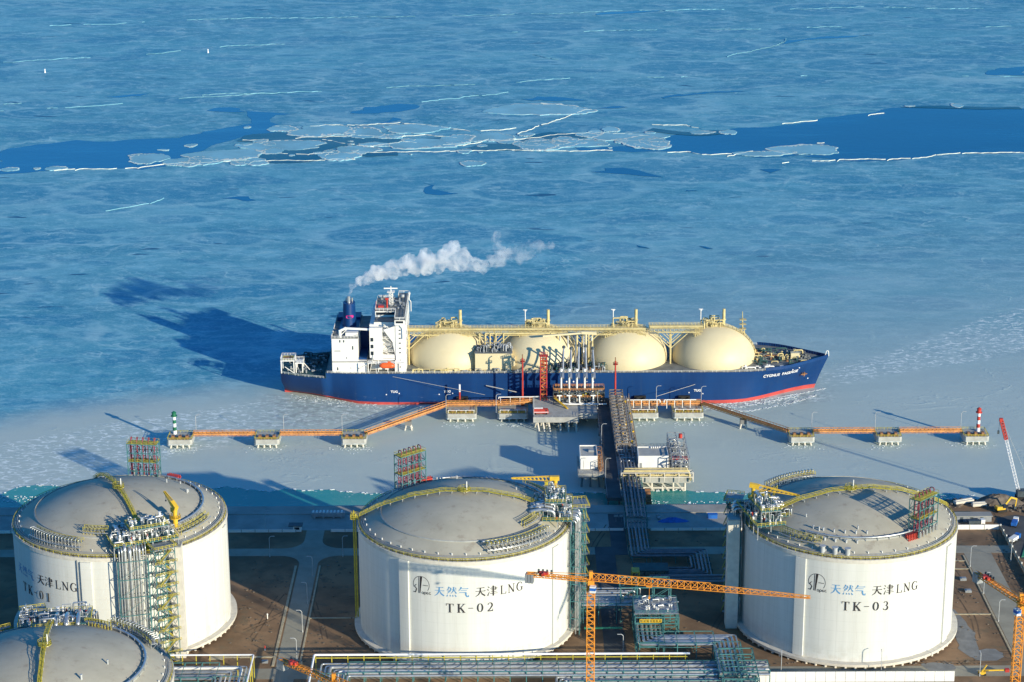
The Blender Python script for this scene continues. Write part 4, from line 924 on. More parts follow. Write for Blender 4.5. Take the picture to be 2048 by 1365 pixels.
# ---------------------------------------------------------------- the LNG carrier
CY = 1107.0
ship = thing('lng_carrier', (22, CY, 0), 'blue-hulled gas carrier with four cream domed tanks moored alongside the orange jetty', 'ship')
def interp(T, x):
    if x <= T[0][0]: return T[0][1]
    for (a, b), (c, d) in zip(T[:-1], T[1:]):
        if x <= c:
            f = (x - a) / (c - a); return b + (d - b) * f
    return T[-1][1]
HB_D = [(-121.6, 12.5), (-121, 14.2), (-110, 19.3), (-97, 22.8), (-84, 24.3), (-70, 24.5), (112, 24.5), (122, 24.0), (130, 22.9), (138, 20.8), (144, 18), (150, 13.9), (155, 10), (160, 6), (164, 2.9), (166.3, 1.0), (167.3, 0)]
HB_W = [(-121.6, 1.0), (-119, 2.2), (-110, 5.2), (-104, 7.5), (-96, 12.5), (-89, 17.5), (-80, 22.6), (-70, 24.3), (-60, 24.5), (105, 24.5), (116, 24.2), (124, 22.3), (131, 19), (138, 14.8), (147, 9), (154, 5), (161, 1.8), (167.3, 0)]
ZD = lambda x: 14.0 if x < -97 else 17.0
def hull_hb(x, z):
    t = max(0, min(1, z / ZD(x))); d, w_ = interp(HB_D, x), interp(HB_W, x)
    return w_ + (d - w_) * (t ** (1.35 if x > 60 else .62))
def stem(z): return 160.6 + 6.7 * (max(0, z) / 17) ** 1.15
def stern(z): return -119.6 - 2.0 * min(1, max(0, z) / 8)
SX = sorted(set([-121.6, -119, -115, -110, -105, -100, -97.02, -96.98, -93, -89, -84, -80, -75, -70, -60, -40, 0, 40, 80, 100, 108, 112, 118, 124, 128, 132, 136, 140, 143, 146, 149, 152, 154, 156, 158, 160, 162, 163.5, 165, 166.2, 167.3]))
def hx(x, z):
    """station moved so that stem and stern rake"""
    if x > 100: return 100 + (x - 100) * (stem(z) - 100) / 67.3
    if x < -100: return -100 - (-100 - x) * (-100 - stern(z)) / 21.6
    return x
def hull_band(zs_of):
    m = MB()
    for s_ in (-1, 1):
        rows = []
        for x in SX:
            zs = zs_of(x); rows.append([(hx(x, z), CY + s_ * hull_hb(x if x < 100 else 100 + (hx(x, z) - 100) * 67.3 / (stem(z) - 100), z) * (0.0 if x == 167.3 else 1), z) for z in zs])
        k = len(rows[0]); vs = [p for r in rows for p in r]
        fs = []
        for i in range(len(rows) - 1):
            for j in range(k - 1):
                f = (i * k + j, (i + 1) * k + j, (i + 1) * k + j + 1, i * k + j + 1); fs.append(f if s_ < 0 else f[::-1])
        m.add(vs, fs, True)
    # transom
    zs = zs_of(-121.6); L = [(hx(-121.6, z), CY - hull_hb(-121.6, z), z) for z in zs]; Rr = [(x, 2 * CY - y, z) for x, y, z in L]
    k = len(zs); m.add(L + Rr, [(j, j + 1, k + j + 1, k + j) for j in range(k - 1)])
    return m
BT = lambda x: 1.3 + max(0, x - 60) * .008 if x > -60 else 1.3 + (-60 - x) * .006
hull_band(lambda x: [BT(x) + (ZD(x) - BT(x)) * f for f in (0, .1, .25, .4, .55, .7, .85, 1)]).build('hull', M['hull'], ship)
hull_band(lambda x: [-2, 0, BT(x) * .5, BT(x)]).build('boot_topping', M['boot'], ship)
m = MB(); xs = [x for x in SX if x > -97]
L = [(x, CY - hull_hb(x, 17) + .12) for x in xs]; tess(m, L + [(x, 2 * CY - y) for x, y in L[::-1]], 16.9); m.build('main_deck', M['deck'], ship)
m = MB(); xs = [x for x in SX if x < -97]
L = [(hx(x, 14), CY - hull_hb(x, 14) + .12) for x in xs]; tess(m, L + [(x, 2 * CY - y) for x, y in L[::-1]], 13.9)
m.box(-97.1, -96.9, CY - 22.7, CY + 22.7, 13.9, 17.0); m.build('mooring_deck', M['green_deck'], ship)
m = MB()
for s_ in (-1, 1):          # bulwark of the forecastle with its stiffeners
    xs = [x for x in SX if x >= 132]
    for a, b in zip(xs[:-1], xs[1:]):
        ya, yb = CY + s_ * interp(HB_D, a), CY + s_ * interp(HB_D, b)
        m.add([(a, ya, 16.9), (b, yb, 16.9), (b + .12, yb, 18.5), (a + .12, ya, 18.5), (a, ya - s_ * .25, 16.9), (b - .1, yb - s_ * .25, 16.9), (b, yb - s_ * .2, 18.5), (a, ya - s_ * .2, 18.5)],
              [(0, 1, 2, 3) if s_ < 0 else (3, 2, 1, 0), (7, 6, 5, 4) if s_ < 0 else (4, 5, 6, 7), (3, 2, 6, 7)])
    for i in range(26):
        x = 134 + i * 1.25; y = CY + s_ * (interp(HB_D, x) - .35)
        if (CY - y) * -s_ > .5: m.bar((x, y, 16.9), (x, y, 18.4), .18, .35)
m.build('bulwark', M['hull'], ship)
m = MB()
for s_ in (-1, 1):
    m.rail([(x, CY + s_ * (hull_hb(x, 17) - .3), 16.9) for x in range(-96, 133, 6)], 1.1, 2.0, .11)
    m.rail([(hx(x, 14), CY + s_ * (hull_hb(x, 14) - .3), 13.9) for x in (-121, -115, -110, -104, -98)], 1.1, 1.8, .12)
m.build('deck_rail', M['white'], ship)

# tank covers
rgs = random.Random(5)
for i in range(4):
    cx = -32.4 + 46.25 * i
    m = MB(); pr = [(21.6, -1.1), (22.0, 1.0)] + [(22.1 * math.cos(R(t)), 1.2 + 17.7 * math.sin(R(t))) for t in range(6, 91, 6)]
    pr[-1] = (0.01, 18.9); m.lathe(pr, (cx, CY, 17.0), 72); tc = m.build('tank_cover', M['cream'], ship)
    m = MB()                                                    # crown platform with pipe dome
    m.cyl((cx, CY, 35.2), (cx, CY, 36.4), 4.2, n=20, smooth=False); m.rail([(cx + 5.0 * math.cos(R(t)), CY + 5.0 * math.sin(R(t)), 36.0) for t in range(0, 361, 30)], 1.2, 1.6, .18)
    m.build('crown_platform', M['cream2'], tc)
    m = MB(); m.cyl((cx + 5.2, CY, 34.0), (cx + 5.2, CY, 44.0), .85, .8, 12); m.cyl((cx + 5.2, CY, 38), (cx + 5.2, CY, 38.4), 1.2, n=12); m.build('vent_mast', M['cream2'], tc)
    m = MB()
    for k in range(15):
        x = cx + rgs.uniform(-8, 5.5); y = CY + rgs.uniform(-4.5, 4.5); h = rgs.uniform(.5, 3.4) * (1.25 - abs(x - cx) / 10); x2 = cx + rgs.uniform(-7, 4); y2 = CY + rgs.uniform(-5, 2)
        m.tube([(x, y, 34), (x, y, 35.8 + h), (x2, y, 35.8 + h), (x2, y2, 35.8 + h * .6), (x2, y2, 34)], rgs.choice((.2, .28, .38)), 7)
        m.cyl((x, y, 35 + h), (x, y, 36 + h), .3, n=8)
    m.build('dome_pipework', M['cream2'], tc)
    # ring walk on the shell and the ladder up the fore side
    m = MB()
    for k in range(13):
        t = R(8 + 6.3 * k); t2 = R(8 + 6.3 * (k + 1)); a = (cx + 22.5 * math.cos(t) * .985, CY - 3.5, 18.4 + 17.8 * math.sin(t)); b = (cx + 22.5 * math.cos(t2) * .985, CY - 3.5, 18.4 + 17.8 * math.sin(t2))
        if i == 3 or k > 7: m.bar(a, b, 1.1, .2); m.rail([(a[0], a[1] - .5, a[2]), (b[0], b[1] - .5, b[2])], 1.1, 1.3, .16); m.bar((a[0] - .8, a[1], a[2] - 1), a, .2)
    m.build('shell_stairway', M['cream2'], tc)
# light masts between the tanks
for x, y in ((7.0, CY), (53.3, CY), (99.4, CY)):
    m = MB().cyl((x, y, 34), (x, y, 44), .3, .22, 8); m.bar((x - 1.1, y, 43.9), (x + 1.1, y, 43.9), .3); m.cyl((x, y, 43.3), (x, y, 43.9), .8, .2, 8); m.build('light_mast', M['white'], ship)
# catwalk with pipe bundle over the tank crowns
def catwalk(x0, x1, z, name='catwalk'):
    y0, y1 = CY - 9.5, CY - 3.0
    m = MB(); m.box(x0, x1, y0 + 3.4, y1, z, z + .2)
    for y in (y0, y1): m.truss((x0, y, z - .8), (x1, y, z - .8), .15, 1.6, int((x1 - x0) / 2.6), .14)
    c = m.build(name, M['cream2'], ship)
    m = MB()
    for k, (y, r) in enumerate(((y0 + .3, .32), (y0 + 1.2, .45), (y0 + 2.3, .3), (y0 + 3.0, .22))): m.tube([(x0, y, z + .35 + r), (x1, y, z + .35 + r)], r, 8)
    m.tube([(x0 + 4, y0 - .6, z - 2.0), (x1 - 2, y0 - .6, z - 2.0)], .26, 8); m.build('cargo_pipes', M['cream2'], c)
    m = MB(); m.rail([(x0, y1, z + .2), (x1, y1, z + .2)], 1.2, 1.8, .14); m.rail([(x0, y0 + 3.5, z + .2), (x1, y0 + 3.5, z + .2)], 1.2, 1.8, .12); m.build('handrail', M['cream2'], c)
    m = MB(); k = int((x1 - x0) / 2.1)
    for i in range(k): x = x0 + (x1 - x0) * i / k; m.bar((x, y0 - .2, z - .1), (x, y1, z - .1), .22); m.bar((x, y0 - .4, z), (x + .2, y0 - .4, z - rgs.uniform(1, 3)), .14)
    m.build('cross_beams', M['cream2'], c); return c
c = catwalk(-56, 70, 35.1); catwalk(72, 100, 36.2)
m = MB()
m.tube([(-14, CY - 10.5, 34.2), (34, CY - 10.5, 34.2), (34, CY - 10.5, 19)], .55, 10); m.tube([(-14, CY - 10.5, 34.2), (-14, CY - 10.5, 27)], .5, 10)
for x in (-17, -11.5, -8.5, -4.5, 20.5, 24, 40, 42): m.tube([(x, CY - 11, 34.5), (x, CY - 11, 30.5), (x, CY - 13.5, 28.5), (x, CY - 13.5, 25 if x < 10 else 19)], .42, 8)
m.build('cargo_downpipes', M['cream2'], ship)
for x in (-54, -9.3, 37, 83.2):
    m = MB()
    for y in (CY - 9.5, CY - 3.0):
        m.bar((x, y, 16.9), (x, y, 33.4), .7); m.bar((x, y, 25.5), (x - 8.5, y, 33.4), .4); m.bar((x, y, 25.5), (x + 8.5, y, 33.4), .4)
        m.bar((x, y, 29.5), (x - 4, y, 33.4), .3); m.bar((x, y, 29.5), (x + 4, y, 33.4), .3)
    m.build('catwalk_trestle', M['cream2'], ship)
for x in (-43, -39, -24, 5, 22, 50, 69, 97):
    m = MB(); y = CY - 9.5; h = 33.6
    zb = 18.2 + 16.6 * math.sqrt(max(0, 1 - (min(abs(x - c0) for c0 in (-32.4, 13.85, 60.1, 106.35)) ** 2 + 90) / 488))
    for k in (-1.6, 0, 1.6): m.bar((x + k, y, zb - .8), (x + k * .4, y, h), .3)
    m.bar((x - 2, y, 33.2), (x + 2, y, 33.2), .3); m.build('catwalk_support', M['cream2'], ship)
# compressor house
m = MB().box(-19.2, -.2, CY - 21.5, CY - 10.5, 18.2, 26.8); m.box(-3.6, -.4, CY - 22.6, CY - 21.51, 17, 21.5); m.box(-19.2, -3.7, CY - 21, CY - 10.5, 17, 18.19); m.box(-.19, 1.6, CY - 20.5, CY - 14, 19.5, 24)
ch = m.build('compressor_house', M['cream'], ship)
m = MB().box(-19.5, .2, CY - 21.8, CY - 10.2, 26.8, 27.1); m.build('roof', M['deck'], ch)
p1, vv, ff = MB(), MB(), MB()
for k in range(26):
    x = rgs.uniform(-18.5, -1); y = CY - rgs.uniform(11.5, 20); h = rgs.uniform(.8, 3.6); x2 = max(-19, min(0, x + rgs.uniform(-4, 4)))
    p1.tube([(x, y, 27), (x, y, 27 + h), (x2, y, 27 + h), (x2, y - 1, 27)], rgs.choice((.2, .3, .45)), 7)
p1.build('roof_pipework', M['galv'], ch)
m = MB()
for x in (-17.5, -13.6, -7.2, -3): m.cyl((x, CY - 15, 27.1), (x, CY - 15, 29.2), .9, n=12); m.cbox((x + 1.8, CY - 18.2, 27.8), (1.3, 1.6, 1.4))
m.build('roof_ventilators', M['dkframe'], ch)
# deck pipework along the near side, manifold, forecastle gear
def deck_gear(name, mt, x0, x1, y0, y1, z, n, hm, rad=(.15, .25, .4), ship_=None):  # random pipes, posts and boxes; the name marks the batch, not the part
    for k in range(n):
        m = MB(); x = rgs.uniform(x0, x1); y = rgs.uniform(y0, y1); h = rgs.uniform(.5, hm); t = rgs.random()
        if t < .5:
            x2 = max(x0, min(x1, x + rgs.uniform(-6, 6))); m.tube([(x, y, z), (x, y, z + h), (x2, y, z + h), (x2, y, z)], rgs.choice(rad), 7)
        elif t < .75: m.cyl((x, y, z), (x, y, z + h), rgs.uniform(.25, .6), n=8); m.cyl((x, y, z + h), (x, y, z + h + .25), .7, .5, 8)
        else: m.cbox((x, y, z + h * .4), (rgs.uniform(.6, 2), rgs.uniform(.6, 1.6), h * .8), rgs.uniform(-.2, .2))
        m.build(name, M[mt], ship_ or ship)
deck_gear('deck_piping', 'cream2', -52, -20, CY - 23.3, CY - 20.5, 16.9, 16, 2.4)
deck_gear('deck_piping', 'galv', -26, 20, CY - 23.6, CY - 21.8, 16.9, 26, 2.2)
deck_gear('manifold_gear', 'green_deck', 17, 50, CY - 23.6, CY - 18, 16.9, 60, 4.2)
deck_gear('manifold_pipe', 'galv', 19, 48, CY - 24.0, CY - 19, 16.9, 46, 4.6)
deck_gear('manifold_valve', 'rust', 19, 48, CY - 23.5, CY - 19, 16.9, 14, 3.2)
m = MB()
for x in (25, 29.2, 33.3, 37.4, 41.6): m.tube([(x, CY - 24.6, 20.8), (x, CY - 17, 20.8), (x, CY - 12, 24), (x, CY - 11, 33)], .45, 10); m.cyl((x, CY - 24.9, 20.8), (x, CY - 24.6, 20.8), .75, n=12)
m.build('loading_manifold', M['steel'], ship)
m = MB().tube([(38.4, CY - 17, 17), (38.4, CY - 17, 36.4)], .55, 10); m.bar((44, CY - 17, 36.2), (36, CY - 17, 36.6), 1.5, 1.4); m.bar((37, CY - 17, 36.4), (16, CY - 18.5, 35.2), .9, .9); m.build('hose_crane', M['cream'], ship)
deck_gear('winch_gear', 'deck', 124, 157, CY - 7, CY + 7, 16.9, 55, 2.4); deck_gear('windlass_gear', 'green_deck', 122, 150, CY - 13, CY + 13, 16.9, 46, 2.8)
deck_gear('white_deck_gear', 'white', 120, 142, CY - 19, CY - 15.5, 16.9, 14, 1.3); deck_gear('cream_deck_gear', 'cream2', 121, 156, CY - 9, CY + 10, 16.9, 26, 2.8); deck_gear('rusty_deck_gear', 'rust', 126, 152, CY - 8, CY + 9, 16.9, 12, 1.8)
deck_gear('mooring_gear', 'galv', -119, -99, CY - 14, CY + 12, 13.9, 50, 2.0); deck_gear('dark_mooring_gear', 'dkframe', -112, -98, CY - 4, CY + 18, 13.9, 34, 3.2)
m = MB().box(147.2, 151.6, CY - 3.6, CY - .4, 17.4, 20.4); m.box(147.6, 151.2, CY - 3.3, CY - .7, 16.9, 17.4); m.build('forecastle_locker', M['cream'], ship)
m = MB().truss((123.0, CY, 16.9), (121.6, CY, 33), 1.8, 1.8, 9, .2); m.cyl((121.6, CY, 33), (121.3, CY, 42.5), .35, .18, 8)
for z in (30, 33, 35.5, 38): m.box(119.9 , 123.4, CY - 1.5, CY + 1.5, z, z + .2); m.bar((121.5, CY - 2, z + 1), (121.5, CY + 2, z + 1), .25)
m.build('foremast', M['cream2'], ship)
m = MB().tube([(165.6, CY, 17), (166.3, CY, 20.5), (167.4, CY, 20.5), (167.6, CY, 17.6)], .25, 8); m.build('bow_fairlead', M['white'], ship)
m = MB(); ax, az = 153.6, 10.6; ay = CY - hull_hb(ax, az) - .4
m.cyl((ax, ay - .1, az - 1.2), (ax + .3, ay - .5, az + 1.2), .3, n=8); m.bar((ax - 1.5, ay - .3, az - .3), (ax + 1.7, ay - .3, az + .3), .45); m.cbox((ax, ay, az), (1.4, .5, 1.4)); m.build('anchor', M['rust'], ship)
# ---- superstructure
m = MB(); Y0 = CY - 20.8; Y1 = CY + 20.8
m.box(-93.5, -80.0, Y0, Y1, 22.5, 35.0); m.box(-93.4, -75.5, CY - 22, CY + 22, 16.9, 22.49); m.box(-79.99, -74.01, CY + 2, Y1 - .2, 22.5, 34.5)
sup = m.build('engine_casing', M['white'], ship); m = MB().box(-79.95, -74.05, CY + 1.4, CY + 1.98, 22.55, 34.3); m.box(-79.9, -75.6, CY - 18, CY + 1.3, 22.7, 23.6); m.build('gap_dark_panel', M['hull'], sup)  # dark panel and low box added to make the shaded gap look dark
m = MB(); m.box(-93.6, -79.9, Y0 - .1, Y1 + .1, 35.0, 35.15); m.box(-79.89, -74.1, CY + 2.1, Y1, 34.5, 34.65); m.box(-93.5, -75.4, CY - 22.1, Y0 - .1, 22.5, 22.65); m.build('casing_roof', M['deck'], sup)
m = MB(); m.rail([(-93.4, Y1, 35.2), (-93.4, Y0 + .1, 35.2), (-80.2, Y0 + .1, 35.2), (-80.2, CY + 2, 35.2)], 1.2, 1.6, .14); m.box(-93.62, -93.5, Y0, Y0 + 12, 35.16, 36.6); m.box(-86.5, -80.1, Y0 + 3, Y0 + 9, 35.2, 37.2); m.build('roof_rail', M['white'], sup)
m = MB()
for x, z, w_, h_ in ((-89.6, 33.6, .7, 1.3), (-87.6, 33.6, .7, 1.3), (-83.0, 30.0, .7, 2.0), (-92.2, 28.3, 3.2, .35), (-91, 19.0, .7, 1.6), (-86.3, 24.5, .6, .6), (-84, 19.4, .5, .5), (-79, 19.4, .5, .5)): m.box(x, x + w_, (Y0 if z > 22 else CY - 22) - .06, (Y0 if z > 22 else CY - 22) - .005, z - h_ / 2, z + h_ / 2)
m.build('casing_openings', M['dkframe'], sup)
m = MB(); m.box(-92.6, -80.4, CY + 9.5, CY + 19, 35.2, 37.4); m.box(-90.4, -80.6, CY - 6, CY + 9.4, 35.2, 36.4); m.build('funnel_house', M['hull'], sup)
m = MB(); n = 24; vs = []
for z, k in ((36.5, 1.18), (48.6, 1.0)):
    for i in range(n): t = 2 * math.pi * i / n; vs.append((-85.5 + 3.1 * k * math.cos(t), CY + 4.6 * k * math.sin(t), z))
m.add(vs, [(i, (i + 1) % n, n + (i + 1) % n, n + i) for i in range(n)], True); m.add(vs, [tuple(range(n, 2 * n))]); fu = m.build('funnel', M['hull'], ship)
m = MB(); m.cyl((-85.6, CY - 1.2, 48.5), (-85.6, CY - 1.2, 52.2), .95, n=14); m.cyl((-84.0, CY + 1.3, 48.5), (-84.0, CY + 1.3, 50.6), .5, n=10); m.cyl((-87, CY + 1.6, 48.5), (-87, CY + 1.6, 50.3), .5, n=10); m.build('exhaust_pipe', M['steel'], fu)
m = MB()
for k in range(2):
    L = [(2.0 * math.cos(R(t)), 1.0 * math.sin(R(t)) + .14 * math.sin(R(t * 3))) for t in range(0, 360, 20)]
m.add([(-85.0 + x, CY - 4.6 * 1.15 * math.sqrt(max(.1, 1 - ((x + .5) / 3.4) ** 2)) - .12, 42.0 + z) for x, z in L], [tuple(range(len(L)))]); m.build('funnel_emblem', M['magenta'], fu)
m = MB(); X0, X1 = -73.9, -55.0
m.box(X0, X1, CY - 17, CY + 20.8, 16.9, 41.4); m.box(-66.6, -55.05, CY - 17.2, CY - 16.99, 16.9, 16.95)
m.box(X0 + .05, -67.2, CY - 20.8, CY - 17.01, 24.5, 40.6); m.box(-60.3, X1 - .05, CY - 21.3, CY - 17.01, 16.9, 42.4)
acc = m.build('accommodation_block', M['white'], ship)
m = MB()      # open galleries and the sloping outside stair face
for z in (24.0, 27.6, 31.2, 34.8, 38.4):
    m.box(-67.15, -60.35, CY - 20.6, CY - 17.02, z, z + .18); m.rail([(-67.1, CY - 20.6, z + .2), (-60.4, CY - 20.6, z + .2)], 1.1, 1.4, .12)
m.add([(-60.35, CY - 21.0, 24), (-60.35, CY - 21.0, 41.8), (-66.6, CY - 21.0, 39.8), (-61.9, CY - 21.0, 33)], [(0, 1, 2, 3)]); m.add([(-60.35, CY - 20.9, 24), (-60.35, CY - 20.9, 41.8), (-66.6, CY - 20.9, 39.8), (-61.9, CY - 20.9, 33)], [(3, 2, 1, 0)])
for k in range(5):
    z = 24.2 + 3.6 * k; a, b = (-66.5, -61) if k % 2 else (-61, -66.5); m.bar((a, CY - 19.6, z), (b, CY - 19.6, z + 3.6), .9, .2)
m.build('side_galleries', M['white'], acc)
m = MB()
for z in (26.2, 29.8, 33.4, 37.0):
    for x in (-65.6, -63.2, -61.4): m.cbox((x, CY - 17.05, z), (.6, .08, .7))
for z in (19.6, 23.4, 27.4, 29.8, 32.6, 35.2, 37.6, 39.6): m.cbox((-58.1, CY - 21.34, z), (1.0 if z > 25 else .6, .08, .55))
for y in range(-18, 20, 3):
    for z in (26.2, 29.8, 33.4, 37.0): m.cbox((X1 + .04, CY + y, z), (.08, .9, .8))
for z in (27, 30.7, 34.4): m.cbox((-72.6, CY - 20.84, z), (1.5, .08, 2.0))
m.build('windows', M['glass'], acc)
m = MB(); m.box(X0 - .3, -67, CY - 21, CY + 20.9, 40.61, 40.9) if False else None
m = MB(); m.box(-60.5, -55.2, CY - 24.4, CY + 24.4, 43.2, 46.0); m.box(-71.4, -60.51, CY - 8, CY + 16, 41.4, 46.0); m.box(-71.6, -55.0, CY - 16.9, CY + 20, 41.45, 42.6); wh = m.build('wheelhouse', M['white'], ship)
m = MB(); m.box(-60.7, -55.0, CY - 24.6, CY + 24.6, 46.0, 46.2); m.box(-71.6, -60.71, CY - 8.2, CY + 16.2, 46.0, 46.2); m.box(-71.5, -55.3, CY - 16.8, CY - 8.1, 42.6, 42.75); m.build('bridge_roof', M['deck'], wh)
m = MB(); m.box(-60.53, -60.5, CY - 24, CY - 8.3, 44.3, 45.5); m.box(-59.9, -56.0, CY - 24.44, CY - 24.4, 44.3, 45.5); m.box(-55.2, -55.15, CY - 24, CY + 24, 44.3, 45.5); m.box(-71, -61, CY - 8.04, CY - 8.0, 43.9, 45.3); m.build('bridge_windows', M['glass'], wh)
m = MB()
m.rail([(-60.5, CY - 24.4, 46.2), (-55.2, CY - 24.4, 46.2), (-55.2, CY + 24.4, 46.2), (-60.5, CY + 24.4, 46.2), (-60.5, CY + 16, 46.2), (-71.4, CY + 16, 46.2), (-71.4, CY - 8, 46.2), (-60.6, CY - 8, 46.2), (-60.5, CY - 24.4, 46.2)], 1.3, 2, .2)
for y in (CY - 24.3, CY + 24.3): m.tube([(-55.5, y, 43), (-54.2, y, 41.5), (-54.2, y, 36)], .25, 6)
m.tube([(-55.1, CY + 20, 44.5), (-54.4, CY + 20, 47.5), (-55.1, CY + 24, 47.5), (-55.1, CY + 24, 43)], .28, 6); m.build('wing_rail', M['white'], wh)
m = MB(); m.truss((-63.5, CY + 2, 46.2), (-63.5, CY + 2, 53.5), 1.8, 1.8, 5, .18); m.box(-65.5, -61.5, CY + 0, CY + 4, 53.5, 53.7); m.cyl((-63.5, CY + 2, 53.7), (-63.5, CY + 2, 56.6), .25, n=8); m.box(-67.2, -60, CY + 1.6, CY + 2.4, 55.2, 55.7)
m.bar((-63.5, CY - 2, 51), (-63.5, CY + 6, 51), .2); m.build('radar_mast', M['white'], wh)
m = MB(); m.cyl((-65.4, CY - 3, 46.2), (-65.4, CY - 3, 50.8), .5, n=8); m.cbox((-65.4, CY - 3, 51.2), (1.8, 1.2, .9)); m.cyl((-70.9, CY - 7, 41), (-70.9, CY - 7, 51), .13, n=6); m.cbox((-68.6, CY - 2, 46.9), (3, 3, .9)); m.build('signal_post', M['red'], wh)
m = MB()
for k in range(26): m.cbox((rgs.uniform(-70, -56), CY + rgs.uniform(-6, 15), 46.7), (rgs.uniform(.4, 1.4), rgs.uniform(.4, 1.4), rgs.uniform(.4, 1.6)))
m.ball((-58, CY + 12, 48.2), 1.2); m.ball((-68, CY + 12, 48), 1.0); m.build('deck_boxes', M['galv'], wh)
m = MB(); m.cyl((-89.2, CY - 19.2, 35), (-89.2, CY - 19.2, 39.2), .8, n=12); m.bar((-89.6, CY - 19.2, 38.6), (-86, CY - 19.2, 40.3), 1.2, 1.2); m.bar((-87, CY - 19.2, 40.2), (-68.2, CY - 19.2, 39.2), .9, 1.0); m.bar((-89, CY - 19.2, 36.2), (-85.5, CY - 19.2, 39.6), .4); m.build('provision_crane', M['white'], ship)
m = MB()
for x in (-79, -74.6, -70.5, -64.5, -60.6, -57.2): m.bar((x, CY - 23.4, 16.9), (x, CY - 23.4, 22.4), .4)
m.box(-75, -56, CY - 23.8, CY - 17.1, 22.3, 22.5); m.rail([(-75, CY - 23.7, 22.5), (-70, CY - 23.7, 22.5)], 1.1, 1.4, .12)
m.bar((-80, CY - 22.6, 19), (-71, CY - 22.6, 23.5), .25); m.bar((-74, CY - 21.4, 17), (-71.5, CY - 21.4, 27.5), .25); m.bar((-69.3, CY - 24.4, 18), (-69.3, CY - 24.4, 24.4), .35); m.bar((-60.4, CY - 24.4, 18), (-60.4, CY - 24.4, 24.4), .35)
m.box(-72.0, -61.0, CY - 20.6, CY - 17.05, 23.2, 26.2); m.build('boat_deck', M['white'], ship)
m = MB(); pr = []
n = 12; m.v, m.f, m.sm = [], [], []
for i in range(n + 1):
    f = i / n; x = -68.7 + 8.0 * f; k = min(1.0, (math.sin(math.pi * (0.03 + .94 * f)) * 1.6) ** .5)
    m.v += [(x, CY - 25.6 + 1.5 * k * math.cos(2 * math.pi * j / 14), 21.6 + (1.75 if math.sin(2 * math.pi * j / 14) > 0 else 1.2) * k * math.sin(2 * math.pi * j / 14)) for j in range(14)]
m.f = [(i * 14 + j, i * 14 + (j + 1) % 14, (i + 1) * 14 + (j + 1) % 14, (i + 1) * 14 + j) for i in range(n) for j in range(14)] + [tuple(range(13, -1, -1)), tuple(range(n * 14, n * 14 + 14))]; m.sm = [True] * (n * 14) + [False, False]
lb = m.build('lifeboat', M['lifeboat'], ship); m = MB().cbox((-63.6, CY - 25.6, 23.5), (1.6, 1.4, .9)); m.build('hatch', M['lifeboat'], lb)
# stern platforms
m = MB()
for x0, x1, y0, y1, z in ((-121.2, -113.8, CY - 14, CY - 5, 21.0), (-113.6, -109.4, CY - 13, CY - 6, 19.4)):
    m.box(x0, x1, y0, y1, z - .5, z)
    for x in (x0 + .4, x1 - .4):
        for y in (y0 + .3, y1 - .3): m.bar((x, y, 13.9), (x, y, z - .5), .5)
    m.rail([(x0, y0, z), (x1, y0, z), (x1, y1, z), (x0, y1, z), (x0, y0, z)], 1.2, 1.3, .14)
m.bar((-119, CY - 13.7, 17.5), (-114.5, CY - 13.7, 14.2), .3); m.bar((-109.4, CY - 10, 18.5), (-106, CY - 10, 14.2), .35); sp_ = m.build('stern_platform', M['white'], ship)
m = MB().box(-120.4, -114.6, CY - 13.2, CY - 5.8, 21.01, 21.1); m.build('platform_deck', M['ochre'], sp_); m = MB().lathe([(.01, 21.12), (2.5, 21.12)], (-117.5, CY - 9.5, 0), 20); m.build('deck_circle', M['rust'], sp_)
m = MB().box(-120.6, -112.6, CY - 3.5, CY + 3.5, -1, 2.4); m.box(-119.8, -115.5, CY - .5, CY + .5, -1, 5); m.build('rudder', M['boot'], ship)
# ---- lettering on the hull
def text_mb(body, bold=.0):
    cu = bpy.data.curves.new('t', 'FONT'); cu.body = body; cu.size = 1.0; cu.offset = bold; cu.resolution_u = 3
    o = bpy.data.objects.new('t', cu); COL.objects.link(o); bpy.context.view_layer.update()
    me = o.to_mesh(); vs = [tuple(v.co) for v in me.vertices]; fs = [tuple(p.vertices) for p in me.polygons]; o.to_mesh_clear()
    bpy.data.objects.remove(o); bpy.data.curves.remove(cu); return vs, fs
def hull_text(body, x0, z0, h, length=None, slant=0.0, name='name_lettering', mt='inkwhite', bold=.02, sheer=0.0):
    vs, fs = text_mb(body, bold); w_ = max(v[0] for v in vs); k = (length or w_ * h) / w_; m = MB()
    m.add([(x0 + v[0] * k + v[1] * slant, CY - hull_hb(x0 + v[0] * k, z0 + v[1] * h) - .22, z0 + v[1] * h + v[0] * k * sheer) for v in vs], fs); return m.build(name, M[mt], ship)
hull_text('CYGNUS  PASSAGE', 130.6, 13.0, 2.3, 19.2, .4, bold=.028)
for px_, x in ((793, -63.2), (894, -35.6), (1378, 94.5)): hull_text('TUG', x, 6.6, 1.7, 3.6, name='tug_mark', bold=.03)
m = MB()
for x, z in ((-65.5, 5.6), (-58.8, 6.2), (-38, 5.6), (-31, 6.2), (92, 6), (99.2, 5.4), (150.6, 15.4), (146.9, 15.0), (156.2, 7.2)): m.cbox((x, CY - hull_hb(x, z) - .15, z), (.55, .2, .55))
for x, z in ((28.3, 12.3), (31.9, 12.3), (38.6, 12.3), (42.1, 12.3)): m.cyl((x, CY - 24.75, z), (x, CY - 24.6, z), .42, n=10)
m.build('hull_marks', M['inkwhite'], ship)
